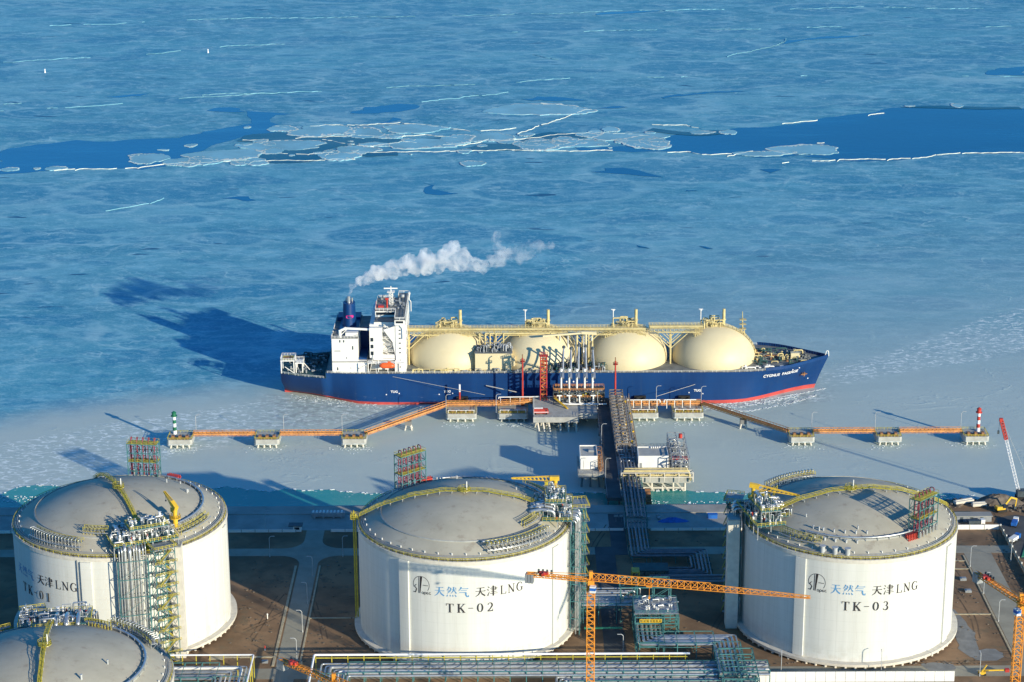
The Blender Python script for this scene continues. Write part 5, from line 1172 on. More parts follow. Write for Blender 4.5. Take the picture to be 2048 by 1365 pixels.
# ---- exhaust steam
def steam(pts, seed, vox, amp, sub):
    rg = random.Random(seed); m = MB()
    for (c, r) in pts:
        m.ball(c, r * .80, 14, 9)
        for k in range(sub):
            a = rg.uniform(0, 6.28); b = rg.uniform(-1.1, 1.3); q = r * .66
            m.ball((c[0] + q * math.cos(a) * math.cos(b), c[1] + q * math.sin(a) * math.cos(b), c[2] + q * math.sin(b)), r * rg.uniform(.5, .7), 12, 8)
    o = m.build('steam_tmp', M['white'])
    md = o.modifiers.new('r', 'REMESH'); md.mode = 'VOXEL'; md.voxel_size = vox
    bpy.context.view_layer.update(); dg = bpy.context.evaluated_depsgraph_get(); me = bpy.data.meshes.new_from_object(o.evaluated_get(dg)); bpy.data.objects.remove(o); me.materials.clear()
    from mathutils import noise as nz
    for v in me.vertices:
        p = v.co; d = nz.noise(p * .3) * 1.3 + nz.noise(p * .8) * .6; v.co = p + v.normal * d * amp
    return me
def vol_mat(name, d0, d1, x0, x1, lo, hi):
    m = bpy.data.materials.new(name); m.use_nodes = True; t = m.node_tree; t.nodes.clear()
    out = t.nodes.new('ShaderNodeOutputMaterial'); v = t.nodes.new('ShaderNodeVolumePrincipled'); v.inputs['Color'].default_value = (.985, .985, .985, 1); v.inputs['Anisotropy'].default_value = .0
    tc = N(t, 'TexCoord'); sp = N(t, 'SeparateXYZ'); t.links.new(tc.outputs['Object'], sp.inputs[0])
    n1 = noise(t, tc.outputs['Object'], .16, 6, .62, .6); mr = N(t, 'MapRange'); t.links.new(sp.outputs[0], mr.inputs[0])
    for i, q in enumerate((x0, x1, d0, d1)): mr.inputs[i + 1].default_value = q
    t.links.new(mth(t, 'MULTIPLY', ss(t, n1.outputs[0], lo, hi), mr.outputs[0]), v.inputs['Density']); t.links.new(v.outputs[0], out.inputs['Volume']); return m
P_ = [((-85.3, CY, 52.8), .9), ((-84.4, CY, 54.6), 1.3), ((-82.6, CY, 57.0), 1.8), ((-79.4, CY, 60.2), 3.2), ((-74.5, CY, 62.8), 4.0), ((-69.5, CY, 64.4), 4.4), ((-64.5, CY, 66.2), 5.1), ((-58.5, CY, 67.4), 5.4), ((-52, CY, 68.4), 5.7),
      ((-46, CY, 70.2), 6.2), ((-40.5, CY, 69.6), 6.0), ((-35.5, CY, 72.0), 6.4), ((-31.0, CY, 75.5), 5.2), ((-30.0, CY, 69.5), 5.6), ((-24.5, CY, 69.6), 5.6), ((-19.0, CY, 68.0), 4.8), ((-14.0, CY, 68.2), 4.2), ((-24, CY, 74), 3.4), ((-9.5, CY, 70.0), 4.0), ((-5.0, CY, 72.0), 4.0), ((-1.0, CY, 74.2), 4.4), ((4.0, CY, 74.0), 4.8), ((9.5, CY, 75.5), 5.0), ((14.5, CY, 77.5), 3.8), ((19.5, CY, 79.0), 2.6)]
me = steam(P_, 8, .6, 1.0, 4); me.materials.append(vol_mat('steam_volume', .55, .07, -80, 8, .40, .60)); so = bpy.data.objects.new('steam_plume', me); COL.objects.link(so)
tag(so, 'white steam drifting from the ship funnel above the first cream tank', 'steam', kind='stuff')
me = steam([((-7.0, CY - .5, 78.5), 3.6), ((-8.5, CY, 83.5), 2.8), ((-5.5, CY, 75.5), 2.6)], 4, .7, 1.4, 2)
me.materials.append(vol_mat('steam_wisp_volume', .13, .15, -12, 14, .44, .62)); so = bpy.data.objects.new('steam_wisp', me); COL.objects.link(so)
tag(so, 'thin wisp of steam rising above the far end of the plume', 'steam', kind='stuff')

# ---------------------------------------------------------------- jetty: dolphins, walkways, platforms
def pile_set(m, x0, x1, y0, y1, ztop, nx=3, ny=2, rake=.7, r=.5):
    for i in range(nx):
        for j in range(ny):
            x = x0 + (x1 - x0) * (i + .5) / nx; y = y0 + (y1 - y0) * (j + .3) / ny
            dx = (i - (nx - 1) / 2) * rake * .8; dy = (-1 if j == 0 else 1) * rake
            m.cyl((x, y, ztop), (x + dx, y + dy, -1), r, n=8)
    return m
def dolphin(x, y, w_, d_, z0, z1, label, cat='mooring dolphin', name='mooring_dolphin', grp=None):
    t = thing(name, (x, y, 0), label, cat, grp)
    m = MB(); c = .9; p = [(x - w_ / 2 + c, y - d_ / 2), (x + w_ / 2 - c, y - d_ / 2), (x + w_ / 2, y - d_ / 2 + c), (x + w_ / 2, y + d_ / 2 - c), (x + w_ / 2 - c, y + d_ / 2), (x - w_ / 2 + c, y + d_ / 2), (x - w_ / 2, y + d_ / 2 - c), (x - w_ / 2, y - d_ / 2 + c)]
    m.prism(p, z0, z1); m.build('cap', M['concrete'], t)
    pile_set(MB(), x - w_ / 2 + .8, x + w_ / 2 - .8, y - d_ / 2, y + d_ / 2, z0 + .3, 4, 2, .7).build('pile_cluster', M['slab'], t)
    m = MB().prism([(a + (x - a) * -.012, b_ + (y - b_) * -.012) for a, b_ in p], z0 - .01, z0 + .55); m.build('ice_collar', M['snow_dull'], t)
    m = MB().box(x - w_ / 2 + 1.6, x + w_ / 2 - 1.6, y - d_ / 2 + .8, y - d_ / 2 + 5.2, z1, z1 + .08); m.build('hook_bay', M['rust'], t)
    for k in (-.28, 0.0, .28):
        m = MB(); m.cbox((x + k * w_, y - d_ / 2 + 3.2, z1 + .7), (1.3, 2.0, 1.3)); m.cyl((x + k * w_, y - d_ / 2 + 4.8, z1), (x + k * w_, y - d_ / 2 + 4.8, z1 + 1.1), .35, n=8)
        m.build('quick_release_hook', M['rust'], t)
    m = MB(); q = [(x - w_ / 2 + .3, y - d_ / 2 + .3, z1), (x + w_ / 2 - .3, y - d_ / 2 + .3, z1), (x + w_ / 2 - .3, y + d_ / 2 - .3, z1), (x - w_ / 2 + .3, y + d_ / 2 - .3, z1), (x - w_ / 2 + .3, y - d_ / 2 + .3, z1)]
    m.rail(q, 1.1, 1.5, .13); m.build('handrail', M['ochre'], t)
    return t
DG = 'mooring dolphins in the ice along the jetty'
for x, l in ((-164.2, 'square concrete dolphin under the green and white beacon, at the left end of the jetty'), (-121.2, 'square concrete dolphin, second from the left end of the jetty'), (-78.3, 'square concrete dolphin where the left straight walkway meets the slanting one'),
             (142.8, 'square concrete dolphin where the right slanting walkway ends'), (185.8, 'square concrete dolphin, second from the right end of the jetty'), (228.8, 'square concrete dolphin under the red and white beacon, at the right end of the jetty')):
    dolphin(x, 1023.6, 12.4, 11.4, 1.9, 4.6, l, grp=DG)
BG = 'breasting dolphins beside the ship'
for x, l in ((-26, 'wide concrete breasting dolphin at the foot of the left slanting walkway'), (.3, 'wide concrete breasting dolphin just left of the loading platform'), (66.5, 'wide concrete breasting dolphin just right of the pipe trestle'), (89.5, 'wide concrete breasting dolphin at the foot of the right slanting walkway')):
    t = dolphin(x, 1062.4, 15.6, 16.5, 1.9, 4.7, l, 'breasting dolphin', 'breasting_dolphin', BG)
    m = MB().box(x - 3.0, x + 3.0, 1080.6, 1082.2, .8, 4.6); m.build('fender_panel', M['black'], t)
    m = MB()
    for k in (-2, 2): m.cyl((x + k, 1070.7, 3.2), (x + k, 1080.6, 3.2), 1.0, n=12)
    m.build('fender_cells', M['black'], t)
    m = MB()
    for k in (-6.5, -2.4, 2.4, 6.5): m.bar((x + k, 1055.5, 4.7), (x + k, 1055.5, 6.4), .3)
    m.bar((x - 6.7, 1055.5, 6.3), (x + 6.7, 1055.5, 6.3), .25); m.build('white_frame', M['white'], t)
def walkway(a, b, label, w_=2.2, h_=2.0):
    ax, ay, az = a; bx, by, bz = b; c = ((ax + bx) / 2, (ay + by) / 2, az); t = thing('jetty_walkway', c, label, 'walkway', 'orange steel walkways along the jetty')
    d = Vector(b) - Vector(a); n = Vector((-d.y, d.x, 0)).normalized() * w_ / 2; L = d.length; k = max(4, int(L / 2))
    m = MB()
    for s_ in (-1, 1):
        p, q = Vector(a) + n * s_, Vector(b) + n * s_
        m.bar(p, q, .35, .75); m.bar(p + Vector((0, 0, 1.35)), q + Vector((0, 0, 1.35)), .2, .2); m.bar(p - Vector((0, 0, .9)), q - Vector((0, 0, .9)), .22, .22)
        for i in range(k):
            f, g = i / k, (i + .5) / k; P_, Q_, S_ = p.lerp(q, f), p.lerp(q, g), p.lerp(q, (i + 1) / k)
            m.bar(P_, P_ + Vector((0, 0, 1.35)), .16); m.bar(P_ - Vector((0, 0, .9)), Q_, .14); m.bar(Q_, S_ - Vector((0, 0, .9)), .14)
    m.build('girders', M['jetty_orange'], t)
    m = MB().bar(Vector(a) - Vector((0, 0, .1)), Vector(b) - Vector((0, 0, .1)), w_ - .3, .12); m.build('grating', M['rust'], t); return t
yb = 1024.9
walkway((-158, yb, 5.5), (-127.4, yb, 5.5), 'orange walkway next to the green and white beacon'); walkway((-115, yb, 5.5), (-84.5, yb, 5.5), 'orange walkway, second from the left, ending at the slanting one')
walkway((-72.5, yb, 5.5), (-33.6, 1065.5, 6.2), 'long orange walkway slanting up to the ship on the left'); walkway((-18.2, 1066, 6.2), (-7.5, 1066, 6.2), 'short orange walkway between the two left breasting dolphins')
walkway((-33.6, 1066, 6.2), (-18.3, 1066, 6.2), 'orange walkway crossing the leftmost breasting dolphin'); walkway((-7.4, 1066, 6.2), (10.4, 1066, 7.6), 'orange walkway joining the loading platform from the left')
walkway((58, 1066, 6.2), (97, 1066, 6.2), 'orange walkway across the two right breasting dolphins'); walkway((97.2, 1065.5, 6.2), (136.6, yb, 5.5), 'rust-orange walkway slanting away from the ship on the right')
walkway((149, yb, 5.5), (179.6, yb, 5.5), 'orange walkway, second from the red and white beacon'); walkway((192, yb, 5.5), (222.6, yb, 5.5), 'orange walkway next to the red and white beacon')
for x, y, l in ((-52.5, 1042.5, 'dark trestle leg under the left slanting walkway'), (116.5, 1042.5, 'dark trestle leg under the right slanting walkway')):
    t = thing('walkway_bent', (x, y, 0), l, 'support', 'walkway supports in the ice'); m = MB().box(x - 1.6, x + 1.6, y + 1, y + 4, 2.4, 4.6); m.build('cap', M['dark_concrete'], t)
    m = MB()
    for i, j in ((-1, -1), (1, -1), (-1, 1), (1, 1)): m.cyl((x + i * 1.1, y + 2.5 + j * 1.0, 2.5), (x + i * 2.0, y + 2.5 + j * 1.8, -1), .45, n=8)
    m.build('raked_piles', M['slab'], t)
def beacon(x, y, z, H, c1, label):
    t = thing('light_beacon', (x, y, z), label, 'beacon'); n = 5; seg = H * .78 / n
    for k in range(n):
        m = MB().cyl((x, y, z + k * seg), (x, y, z + (k + 1) * seg), 1.0 - .05 * k, .96 - .05 * k, 14); m.build('white_band' if k % 2 == 0 else 'coloured_band', M['inkwhite'] if k % 2 == 0 else M[c1], t)
    m = MB().cyl((x, y, z + n * seg), (x, y, z + n * seg + .4), 1.6, n=14); m.cyl((x, y, z + n * seg + .4), (x, y, z + H - .8), 1.1, 1.05, 14); m.cyl((x, y, z + H - .8), (x, y, z + H), 1.3, .3, 14); m.build('lantern', M[c1], t)
beacon(-167.6, 1027.2, 4.6, 11.9, 'green', 'green and white banded light beacon on the left end dolphin'); beacon(231.0, 1026.2, 4.6, 12.4, 'red', 'red and white banded light beacon on the right end dolphin')
lamp0 = None
def lamp(x, y, z, label, h=10.0, arm=1.6, rz=0.0, grp='street lamps of the jetty and plant'):
    global lamp0
    t = thing('lamp_post', (x, y, z), label, 'lamp post', grp)
    ca, sa = math.cos(rz), math.sin(rz)
    m = MB().tube([(x, y, z), (x, y, z + h * .93), (x + arm * .5 * ca, y + arm * .5 * sa, z + h), (x + arm * ca, y + arm * sa, z + h)], .13, 6, .5); m.cyl((x, y, z), (x, y, z + .9), .25, n=8); m.build('pole', M['lamp'], t)
    m = MB().cbox((x + (arm + .4) * ca, y + (arm + .4) * sa, z + h), (1.0, .32, .16), rz); m.build('lamp_head', M['lamp'], t); return t
for x, y, z, l in ((-157, 1027, 4.6, 'lamp post just right of the green and white beacon'), (-113.5, 1027, 4.6, 'lamp post on the second dolphin from the left'), (-84.5, 1027, 4.6, 'lamp post on the dolphin at the lower end of the left slanting walkway'),
                   (-33.7,1056, 4.7, 'lamp post on the left corner of the leftmost breasting dolphin'), (-8.2,1056, 4.7, 'lamp post on the left corner of the second breasting dolphin'), (10.8, 1043, 8, 'lamp post on the corner of the loading platform behind the red vehicle'),
                   (43.2, 1052, 8, 'lamp post at the ship end of the trestle road'), (43.2, 1002, 8, 'lamp post halfway along the trestle road'), (43.2, 955, 8, 'lamp post on the trestle road beside the white control cabin'),
                   (74,1068, 4.7, 'lamp post on the first breasting dolphin right of the trestle'), (97,1067, 4.7, 'lamp post at the upper end of the right slanting walkway'), (148.5, 1027, 4.6, 'lamp post at the lower end of the right slanting walkway'),
                   (180, 1027, 4.6, 'lamp post on the second dolphin from the right'), (222.5, 1027, 4.6, 'lamp post left of the red and white beacon')): lamp(x, y, z, l)
# loading platform
t = thing('loading_platform', (25, 1054, 0), 'grey concrete loading platform with the white loading arms in front of the ship', 'loading platform')
m = MB(); m.prism([(10.5, 1039.5), (33.4, 1039.5), (33.4, 1045), (42.85, 1045), (42.85, 1069), (10.5, 1069)], 5.2, 8.0); m.build('deck_slab', M['concrete'], t)
m = MB()
for x in (12.5, 15.2, 18, 24, 28, 32): m.cyl((x, 1042, 5.3), (x + (1.2 if x < 19 else .3), 1040, -1), .5, n=8); m.cyl((x, 1046, 5.3), (x - 1.2, 1048, -1), .5, n=8)
for x in (14, 22, 30, 38): m.cyl((x, 1056, 5.3), (x, 1057, -1), .5, n=8); m.cyl((x, 1066, 5.3), (x, 1067, -1), .5, n=8)
m.build('piles', M['slab'], t)
m = MB().rail([(10.7, 1045.5, 8), (10.7, 1039.7, 8), (33.2, 1039.7, 8), (33.2, 1045.2, 8), (42.6, 1045.2, 8)], 1.1, 1.8, .1); m.build('handrail', M['galv'], t)
m = MB(); m.frame(21, 47, 1059, 1068, 8, [11.4, 14.4], 5, 1, .35); m.box(21, 47, 1061, 1068, 14.4, 14.6); m.box(21, 47, 1059, 1068, 11.3, 11.45); sf = m.build('arm_platform', M['dkframe'], t)
m = MB(); m.rail([(21, 1068, 14.6), (21, 1061, 14.6), (47, 1061, 14.6), (47, 1068, 14.6), (21, 1068, 14.6)], 1.2, 1.4, .2); m.rail([(21, 1059, 11.5), (47, 1059, 11.5)], 1.2, 1.4, .18); m.build('platform_rail', M['jetty_orange'], sf)
m = MB(); m.bar((21.5, 1059, 11.4), (28, 1052, 8.1), 1.1, .25); m.rail([(21.2, 1058.6, 11.4), (27.7, 1051.6, 8.1)], 1.1, 1.5, .14); m.build('access_stair', M['yellow'], sf)
deck = MB(); rga = random.Random(21)
for k in range(90):
    x = rga.uniform(22, 46); y = rga.uniform(1059.5, 1067); z = rga.choice((8, 11.5)); h = rga.uniform(.6, 2.2); deck.tube([(x, y, z), (x, y, z + h), (min(46.5, x + rga.uniform(.5, 3)), y, z + h)], rga.choice((.15, .25, .35)), 6)
deck.build('arm_base_pipes', M['galv'], t)
m = MB()
for k in range(16): m.cbox((rga.uniform(22, 46), rga.uniform(1060, 1067), 12.2), (rga.uniform(.8, 2), rga.uniform(.6, 1.4), rga.uniform(.8, 1.5)))
m.build('yellow_skids', M['ochre'], t)
for i, x in enumerate((25.0, 29.1, 33.0, 37.0, 41.0)):
    a = thing('marine_loader', (x, 1064, 8), ('leftmost', 'second from left', 'middle', 'second from right', 'rightmost')[i] + ' white loading arm of the five reaching to the ship manifold', 'loading arm', 'white loading arms')
    m = MB().tube([(x, 1064, 8), (x, 1064, 24.2)], .5, 12); m.cyl((x, 1064, 24.2), (x, 1064, 25.4), .8, n=12); m.build('riser', M['white'], a)
    lean = (1.2, .4, .5, -.6, -1.2)[i] * .5; zt = (34.5, 33.8, 35.4, 35.0, 33.8)[i]
    m = MB().tube([(x + .9, 1064, 24.8), (x + .9 + lean, 1071, zt)], .45, 12); m.bar((x + .9, 1063.6, 23.6), (x + .9, 1061, 21.2), 1.1, 1.4); m.build('inboard_arm', M['steel'], a)
    m = MB().tube([(x + .9 + lean, 1071.2, zt), (x + .6, 1080.5, 22.6), (x + .3, 1082.4, 20.8)], .42, 10); m.build('outboard_arm', M['galv'], a)
    m = MB().ball((x + .9 + lean, 1071.2, zt + .2), .95, 10, 8); m.cyl((x + .4, 1080.2, 23.4), (x + .4, 1082.2, 20.6), .7, n=8); m.build('swivel_joint', M['dkframe'], a)
m = MB()
for xs in ((24, 28.6), (29, 32.8), (34.2, 38.6), (41.2, 36.8)): m.tube([(xs[0], 1058.2, 12.6), (xs[0], 1058.2, 8.9), (xs[1], 1056.6, 8.9)], .42, 10); m.cyl((xs[0] - 1.3, 1058.4, 12.9), (xs[0] + 1.3, 1058.4, 12.9), .4, n=8)
m.tube([(28.6, 1056.6, 8.9), (48, 1056.6, 8.9)], .42, 10); m.build('header_pipes', M['white'], t)
m = MB().tube([(-7, 1066, 8.8), (-7, 1066, 9.6), (21, 1066.6, 9.6)], .3, 8); 
for x in (-6, -1, 4, 9, 14, 19): m.bar((x, 1066.2, 5), (x, 1066.2, 9.5), .2)
m.build('fire_main', M['white'], t)
# gangway tower and fire monitor towers
g = thing('gangway_tower', (16.1, 1067, 8), 'orange-red lattice gangway tower standing against the hull', 'gangway tower')
m = MB(); 
for x in (14.5, 17.7):
    for y in (1065.5, 1068.5): m.bar((x, y, 8), (x, y, 31.5), .5)
for k in range(12):
    z = 8 + k * 1.96
    m.bar((14.5, 1065.5, z), (17.7, 1065.5, z), .3); m.bar((14.5, 1068.5, z), (17.7, 1068.5, z), .3); m.bar((14.5, 1065.5, z), (14.5, 1068.5, z), .3); m.bar((17.7, 1065.5, z), (17.7, 1068.5, z), .3)
m.build('lattice', M['red'], g)
m = MB()
for k in range(10):
    z = 9 + k * 2.2; a, b = (14.8, 17.4) if k % 2 else (17.4, 14.8); m.bar((a, 1066.2, z), (b, 1066.2, z + 2.2), .7, .25); m.box(14.6, 17.6, 1065.7, 1068.3, z - .1, z)
m.build('stair_flights', M['jetty_orange'], g)
m = MB().box(13.9, 18.2, 1065, 1069, 31.5, 31.7); m.rail([(13.9, 1065, 31.7), (18.2, 1065, 31.7), (18.2, 1069, 31.7), (13.9, 1069, 31.7), (13.9, 1065, 31.7)], 1.1, 1, .16); m.build('top_platform', M['red'], g)
m = MB().bar((16, 1069, 30), (16, 1084, 19), 1.1, .4); m.rail([(15.5, 1069, 30), (15.5, 1084, 19)], 1.0, 1.5, .14); m.build('gangway', M['galv'], g)
def monitor(x, y, z, h, label):
    g = thing('fire_monitor_tower', (x, y, z), label, 'fire monitor tower', 'red fire monitor towers')
    m = MB().cyl((x, y, z), (x, y, z + h), .55, .38, 10); m.cyl((x, y, z), (x, y, z + 1.2), .9, n=10); m.build('mast', M['red'], g)
    m = MB().lathe([(.01, 0), (1.3, 0), (1.3, .15), (.01, .15)], (x, y, z + h - 2), 10, False); m.rail([(x + 1.2 * math.cos(R(a)), y + 1.2 * math.sin(R(a)), z + h - 1.85) for a in range(0, 361, 60)], 1.0, 1, .12); m.build('top_basket', M['red'], g)
    m = MB().tube([(x, y, z + h), (x, y, z + h + .8), (x, y + 1.6, z + h + 1.3)], .25, 8); m.build('monitor_nozzle', M['rust'], g)
monitor(5.3, 1067.5, 4.7, 25.5, 'slim red fire monitor mast left of the gangway tower'); monitor(52.8, 1067, 8, 20.6, 'slim red fire monitor mast right of the loading arms')
# red fire vehicle
def truck(x, y, z):
    g = thing('fire_engine', (x, y, z), 'red vehicle with white stripe and roof gear parked on the loading platform', 'fire engine')
    m = MB().prism([(x - 3.6, y - 1.2), (x + 2.0, y - 1.2), (x + 2.0, y + 1.2), (x - 3.6, y + 1.2)], z + .7, z + 2.9); m.build('body', M['red'], g)
    m = MB(); vs = [(2.02, .7), (4.1, .7), (4.1, 1.7), (3.6, 2.7), (2.02, 2.7)]; k = len(vs); m.add([(x + a, y + s_, z + b) for s_ in (-1.15, 1.15) for a, b in vs], [tuple(range(k)), tuple(range(2 * k - 1, k - 1, -1))] + [(i, k + i, k + (i + 1) % k, (i + 1) % k) for i in range(k)]); m.build('cab', M['red'], g)
    m = MB().box(x - 3.5, x + 4.0, y - 1.22, y - 1.201, z + 1.2, z + 1.5); m.build('stripe', M['inkwhite'], g)
    m = MB().box(x + 2.4, x + 3.4, y - 1.17, y - 1.151, z + 1.8, z + 2.4); m.bar((x + 4.0, y - 1, z + 2.1), (x + 4.0, y + 1, z + 2.1), .1, .7); m.build('windows', M['glass'], g)
    for a in (-2.6, 2.9):
        for b in (-1.1, 1.1): m = MB().cyl((x + a, y + b - .15, z + .5), (x + a, y + b + .15, z + .5), .5, n=14); m.build('wheel', M['black'], g)
    m = MB().bar((x - 3.2, y - .5, z + 3.1), (x + 1.2, y - .5, z + 3.1), .25); m.bar((x - 3.2, y + .5, z + 3.1), (x + 1.2, y + .5, z + 3.1), .25)
    for i in range(7): m.bar((x - 3 + i * .65, y - .5, z + 3.1), (x - 3 + i * .65, y + .5, z + 3.1), .15)
    m.build('roof_ladder', M['inkwhite'], g)
truck(14.2, 1044.6, 8.0)
# trestle with road
t = thing('jetty_trestle', (46, 985, 0), 'dark trestle road running from the shore out to the loading platform', 'trestle')
m = MB().box(42.9, 49.55, 930.6, 1045, 6.6, 8.0); m.box(42.9, 49.55, 1045.05, 1069, 6.6, 8.0); m.build('road_deck', M['asphalt'], t)
m = MB()
for y in range(938, 1066, 12):
    for x in (44, 48.5): m.cyl((x, y, 6.6), (x + (x - 46.2) * .3, y, -1), .5, n=8)
    m.box(42.7, 49.8, y - .8, y + .8, 5.6, 6.6)
m.build('piles', M['dark_concrete'], t)
m = MB().rail([(43.0, 931, 8), (43.0, 1045, 8)], 1.0, 3, .1); m.rail([(49.4, 931, 8), (49.4, 1060, 8)], 1.0, 3, .1); m.build('handrail', M['galv'], t)
m = MB()
for k in range(22): m.cyl((50.0, 990 + k * 3.3, 9.6), (50.0, 990 + k * 3.3, 10.6), .45, n=8)
m.build('white_floats', M['inkwhite'], t)
# pipe rack beside the trestle road
t = thing('jetty_pipe_rack', (53, 1020, 0), 'open steel pipe rack alongside the seaward half of the trestle road', 'pipe rack')
m = MB(); n = 19
for i in range(n + 1):
    y = 985 + i * (1064 - 985) / n
    for x in (49.7, 56.3): m.bar((x, y, 6.4), (x, y, 14), .32)
    m.bar((49.7, y, 14), (56.3, y, 14), .42); m.bar((49.7, y, 9.3), (59.6, y, 9.3), .4)
    if i % 2: m.bar((49.7, y, 12), (56.3, y, 12), .2)
    m.bar((59.6, y, 6.4), (59.6, y, 12), .26)
for x in (49.7, 53.0, 56.3): m.bar((x, 985, 14.1), (x, 1064, 14.1), .36)
m.bar((59.6, 985, 12), (59.6, 1064, 12), .3); m.build('rack_frame', M['tan'], t)
m = MB()
for x, r, z in ((50.8, .42, 9.9), (52.0, .55, 10.0), (53.4, .55, 10.0), (54.7, .42, 9.9), (57.3, .3, 9.8), (58.4, .3, 9.8)): m.tube([(x, 984, z), (x, 1066, z)], r, 8)
for k in range(14): y = 990 + k * 5.2; m.tube([(51, y, 10.4), (51, y, 12.8), (55.4, y, 12.8), (55.4, y, 10.4)], .26, 6)
m.build('pipes', M['galv'], t)
m = MB().box(49.6, 60, 984, 1066, 6.0, 6.5); m.build('rack_deck', M['dark_concrete'], t)
m = MB()
for y in range(990, 1066, 12):
    for x in (51.5, 58.5): m.cyl((x, y, 6), (x, y, -1), .5, n=8)
m.build('piles', M['concrete'], t)
m = MB()
for k in range(16): m.cbox((rga.uniform(50.5, 59), rga.uniform(984, 1064), 11.2), (rga.uniform(.5, 1.4), rga.uniform(.5, 1.4), .9))
m.build('valve_boxes', M['yellow'], t)
m = MB().tube([(58, 1061.6, 7.9), (58, 1061.6, 9.3), (75.5, 1061.6, 9.3), (75.5, 1061.6, 7.9)], .3, 8); m.tube([(77.5, 1061.6, 7.9), (77.5, 1061.6, 9.3), (94, 1061.6, 9.3)], .3, 8)
for x in (62, 66, 70, 74, 79, 83, 87, 91): m.bar((x, 1061.4, 4.7), (x, 1061.4, 9.6), .35)
tag(m.build('white_pipeline', M['white']), 'white pipe on short posts along the breasting dolphins right of the trestle', 'pipeline')
# equipment platform right of the trestle, with its building
t = thing('equipment_platform', (66, 978, 0), 'concrete pile platform right of the trestle carrying a white building and pipework', 'platform')
m = MB().box(49.6, 83, 958.5, 983.9, 6.4, 8.0); m.box(60.05, 83, 983.95, 998, 6.4, 8.0); m.box(58.5, 83, 956.9, 958.45, 4.8, 8.05); m.build('deck_slab', M['concrete'], t)
m = MB()
for x in (60, 65, 70, 75, 80.5):
    m.cyl((x, 960, 5), (x, 959, -1), .55, n=8); m.cyl((x, 972, 6.4), (x, 974, -1), .5, n=8)
m.bar((60, 959.2, 1.6), (80.5, 959.2, 1.6), .7)
for x in (62, 69, 76): m.bar((x, 959.4, 4.9), (x + 4.5, 958.6, -.5), .6)
m.build('piles', M['slab'], t)
m = MB().frame(50.5, 84.0, 954.5, 957.8, 6.2, [8.6, 10.8], 5, 1, .36, False); rf = m.build('front_pipe_rack', M['slab'], t)
m = MB()
for k, (z, y, r) in enumerate(((9.1, 955.4, .36), (9.1, 956.8, .28), (11.3, 955.2, .42), (11.3, 956.6, .3), (11.9, 957.6, .22))): m.tube([(51 + k * .3, y, z), (83 - k * .4, y, z), (83 - k * .4, y, z - 2.6)], r, 8)
m.build('rack_pipes', M['cream2'], rf)
m = MB()
for k in range(9): x = 52 + k * 3.6; m.bar((x, 955, 8.4), (x + 2.2, 956.6, 11), .2)
m.build('braces', M['dkframe'], rf)
m = MB().frame(74.6, 82.6, 962, 997, 8, [11.8, 15.2], 2, 5, .3); m.frame(50, 59, 984, 997.5, 8.1, [11.4], 2, 2, .25, False); qf = m.build('module_frame', M['galv'], t)
p1, vv, ff = MB(), MB(), MB()
for k in range(46):
    x = rga.uniform(75, 82); y = rga.uniform(962, 996); h = rga.uniform(.8, 5); x2 = rga.uniform(75, 82); p1.tube([(x, y, 8), (x, y, 8 + h), (x2, y, 8 + h), (x2, y + rga.uniform(-3, 3), 8 + h), (x2, y, 8)], rga.choice((.15, .22, .35)), 6)
for k in range(20):
    x = rga.uniform(50.5, 58); y = rga.uniform(962, 982); h = rga.uniform(.6, 2.2); p1.tube([(x, y, 8), (x, y, 8 + h), (rga.uniform(50.5, 58.5), y, 8 + h)], rga.choice((.15, .3)), 6)
p1.build('module_pipes', M['steel'], qf)
m = MB()
for k in range(8): m.box(75 + k * .95, 75.7 + k * .95, 968.5, 970.6, 11.9, 12.9)
m.cyl((80.5, 990, 15), (80.5, 990, 17), .9, n=10); m.build('red_manifold', M['red'], qf)
m = MB().rail([(49.8, 958.8, 8), (58.3, 958.8, 8)], 1.1, 1.6, .12); m.rail([(82.8, 958.8, 8), (82.8, 997.8, 8), (60.2, 997.8, 8)], 1.1, 1.6, .12); m.build('handrail', M['galv'], t)
def cabin(x0, x1, y0, y1, z0, z1, label, name, doors):
    g = thing(name, ((x0 + x1) / 2, (y0 + y1) / 2, z0), label, 'building'); m = MB().box(x0, x1, y0, y1, z0, z1); m.build('wall', M['white'], g)
    m = MB().box(x0 + .35, x1 - .35, y0 + .35, y1 - .35, z1, z1 + .06); m.build('roof', M['concrete'], g)
    m = MB(); m.box(x0, x1, y0, y0 + .3, z1 + .001, z1 + .55); m.box(x0, x1, y1 - .3, y1, z1 + .001, z1 + .55); m.box(x0, x0 + .3, y0 + .3, y1 - .3, z1 + .001, z1 + .55); m.box(x1 - .3, x1, y0 + .3, y1 - .3, z1 + .001, z1 + .55); m.build('parapet', M['white'], g)
    m = MB()
    for a, b, c, d in doors: m.box(a, b, y0 - .06, y0 - .005, c, d)
    m.build('door', M['galv'], g); return g
g = cabin(59.2, 73.4, 968.4, 981.3, 8.05, 13.4, 'long flat-roofed white building on the platform right of the trestle', 'switchgear_building', [(59.8, 60.9, 8.1, 10.4), (72.2, 72.35, 8.1, 13)])
m = MB()
for k in range(5): m.cbox((66 + k * 1.0, 980.2, 13.9), (.5, .5, .8))
m.build('roof_vents', M['white'], g); m = MB().box(73.45, 74.5, 968.6, 981, 8.05, 13.2); m.build('side_annex', M['dark_concrete'], g)
t = thing('cabin_platform', (36, 973, 0), 'small pile platform left of the trestle carrying the control cabin', 'platform')
m = MB().box(30.6, 42.85, 961, 984.5, 6.2, 8.0); m.build('deck_slab', M['concrete'], t); pile_set(MB(), 31, 42, 962, 984, 6.3, 3, 2, .8).build('piles', M['dark_concrete'], t)
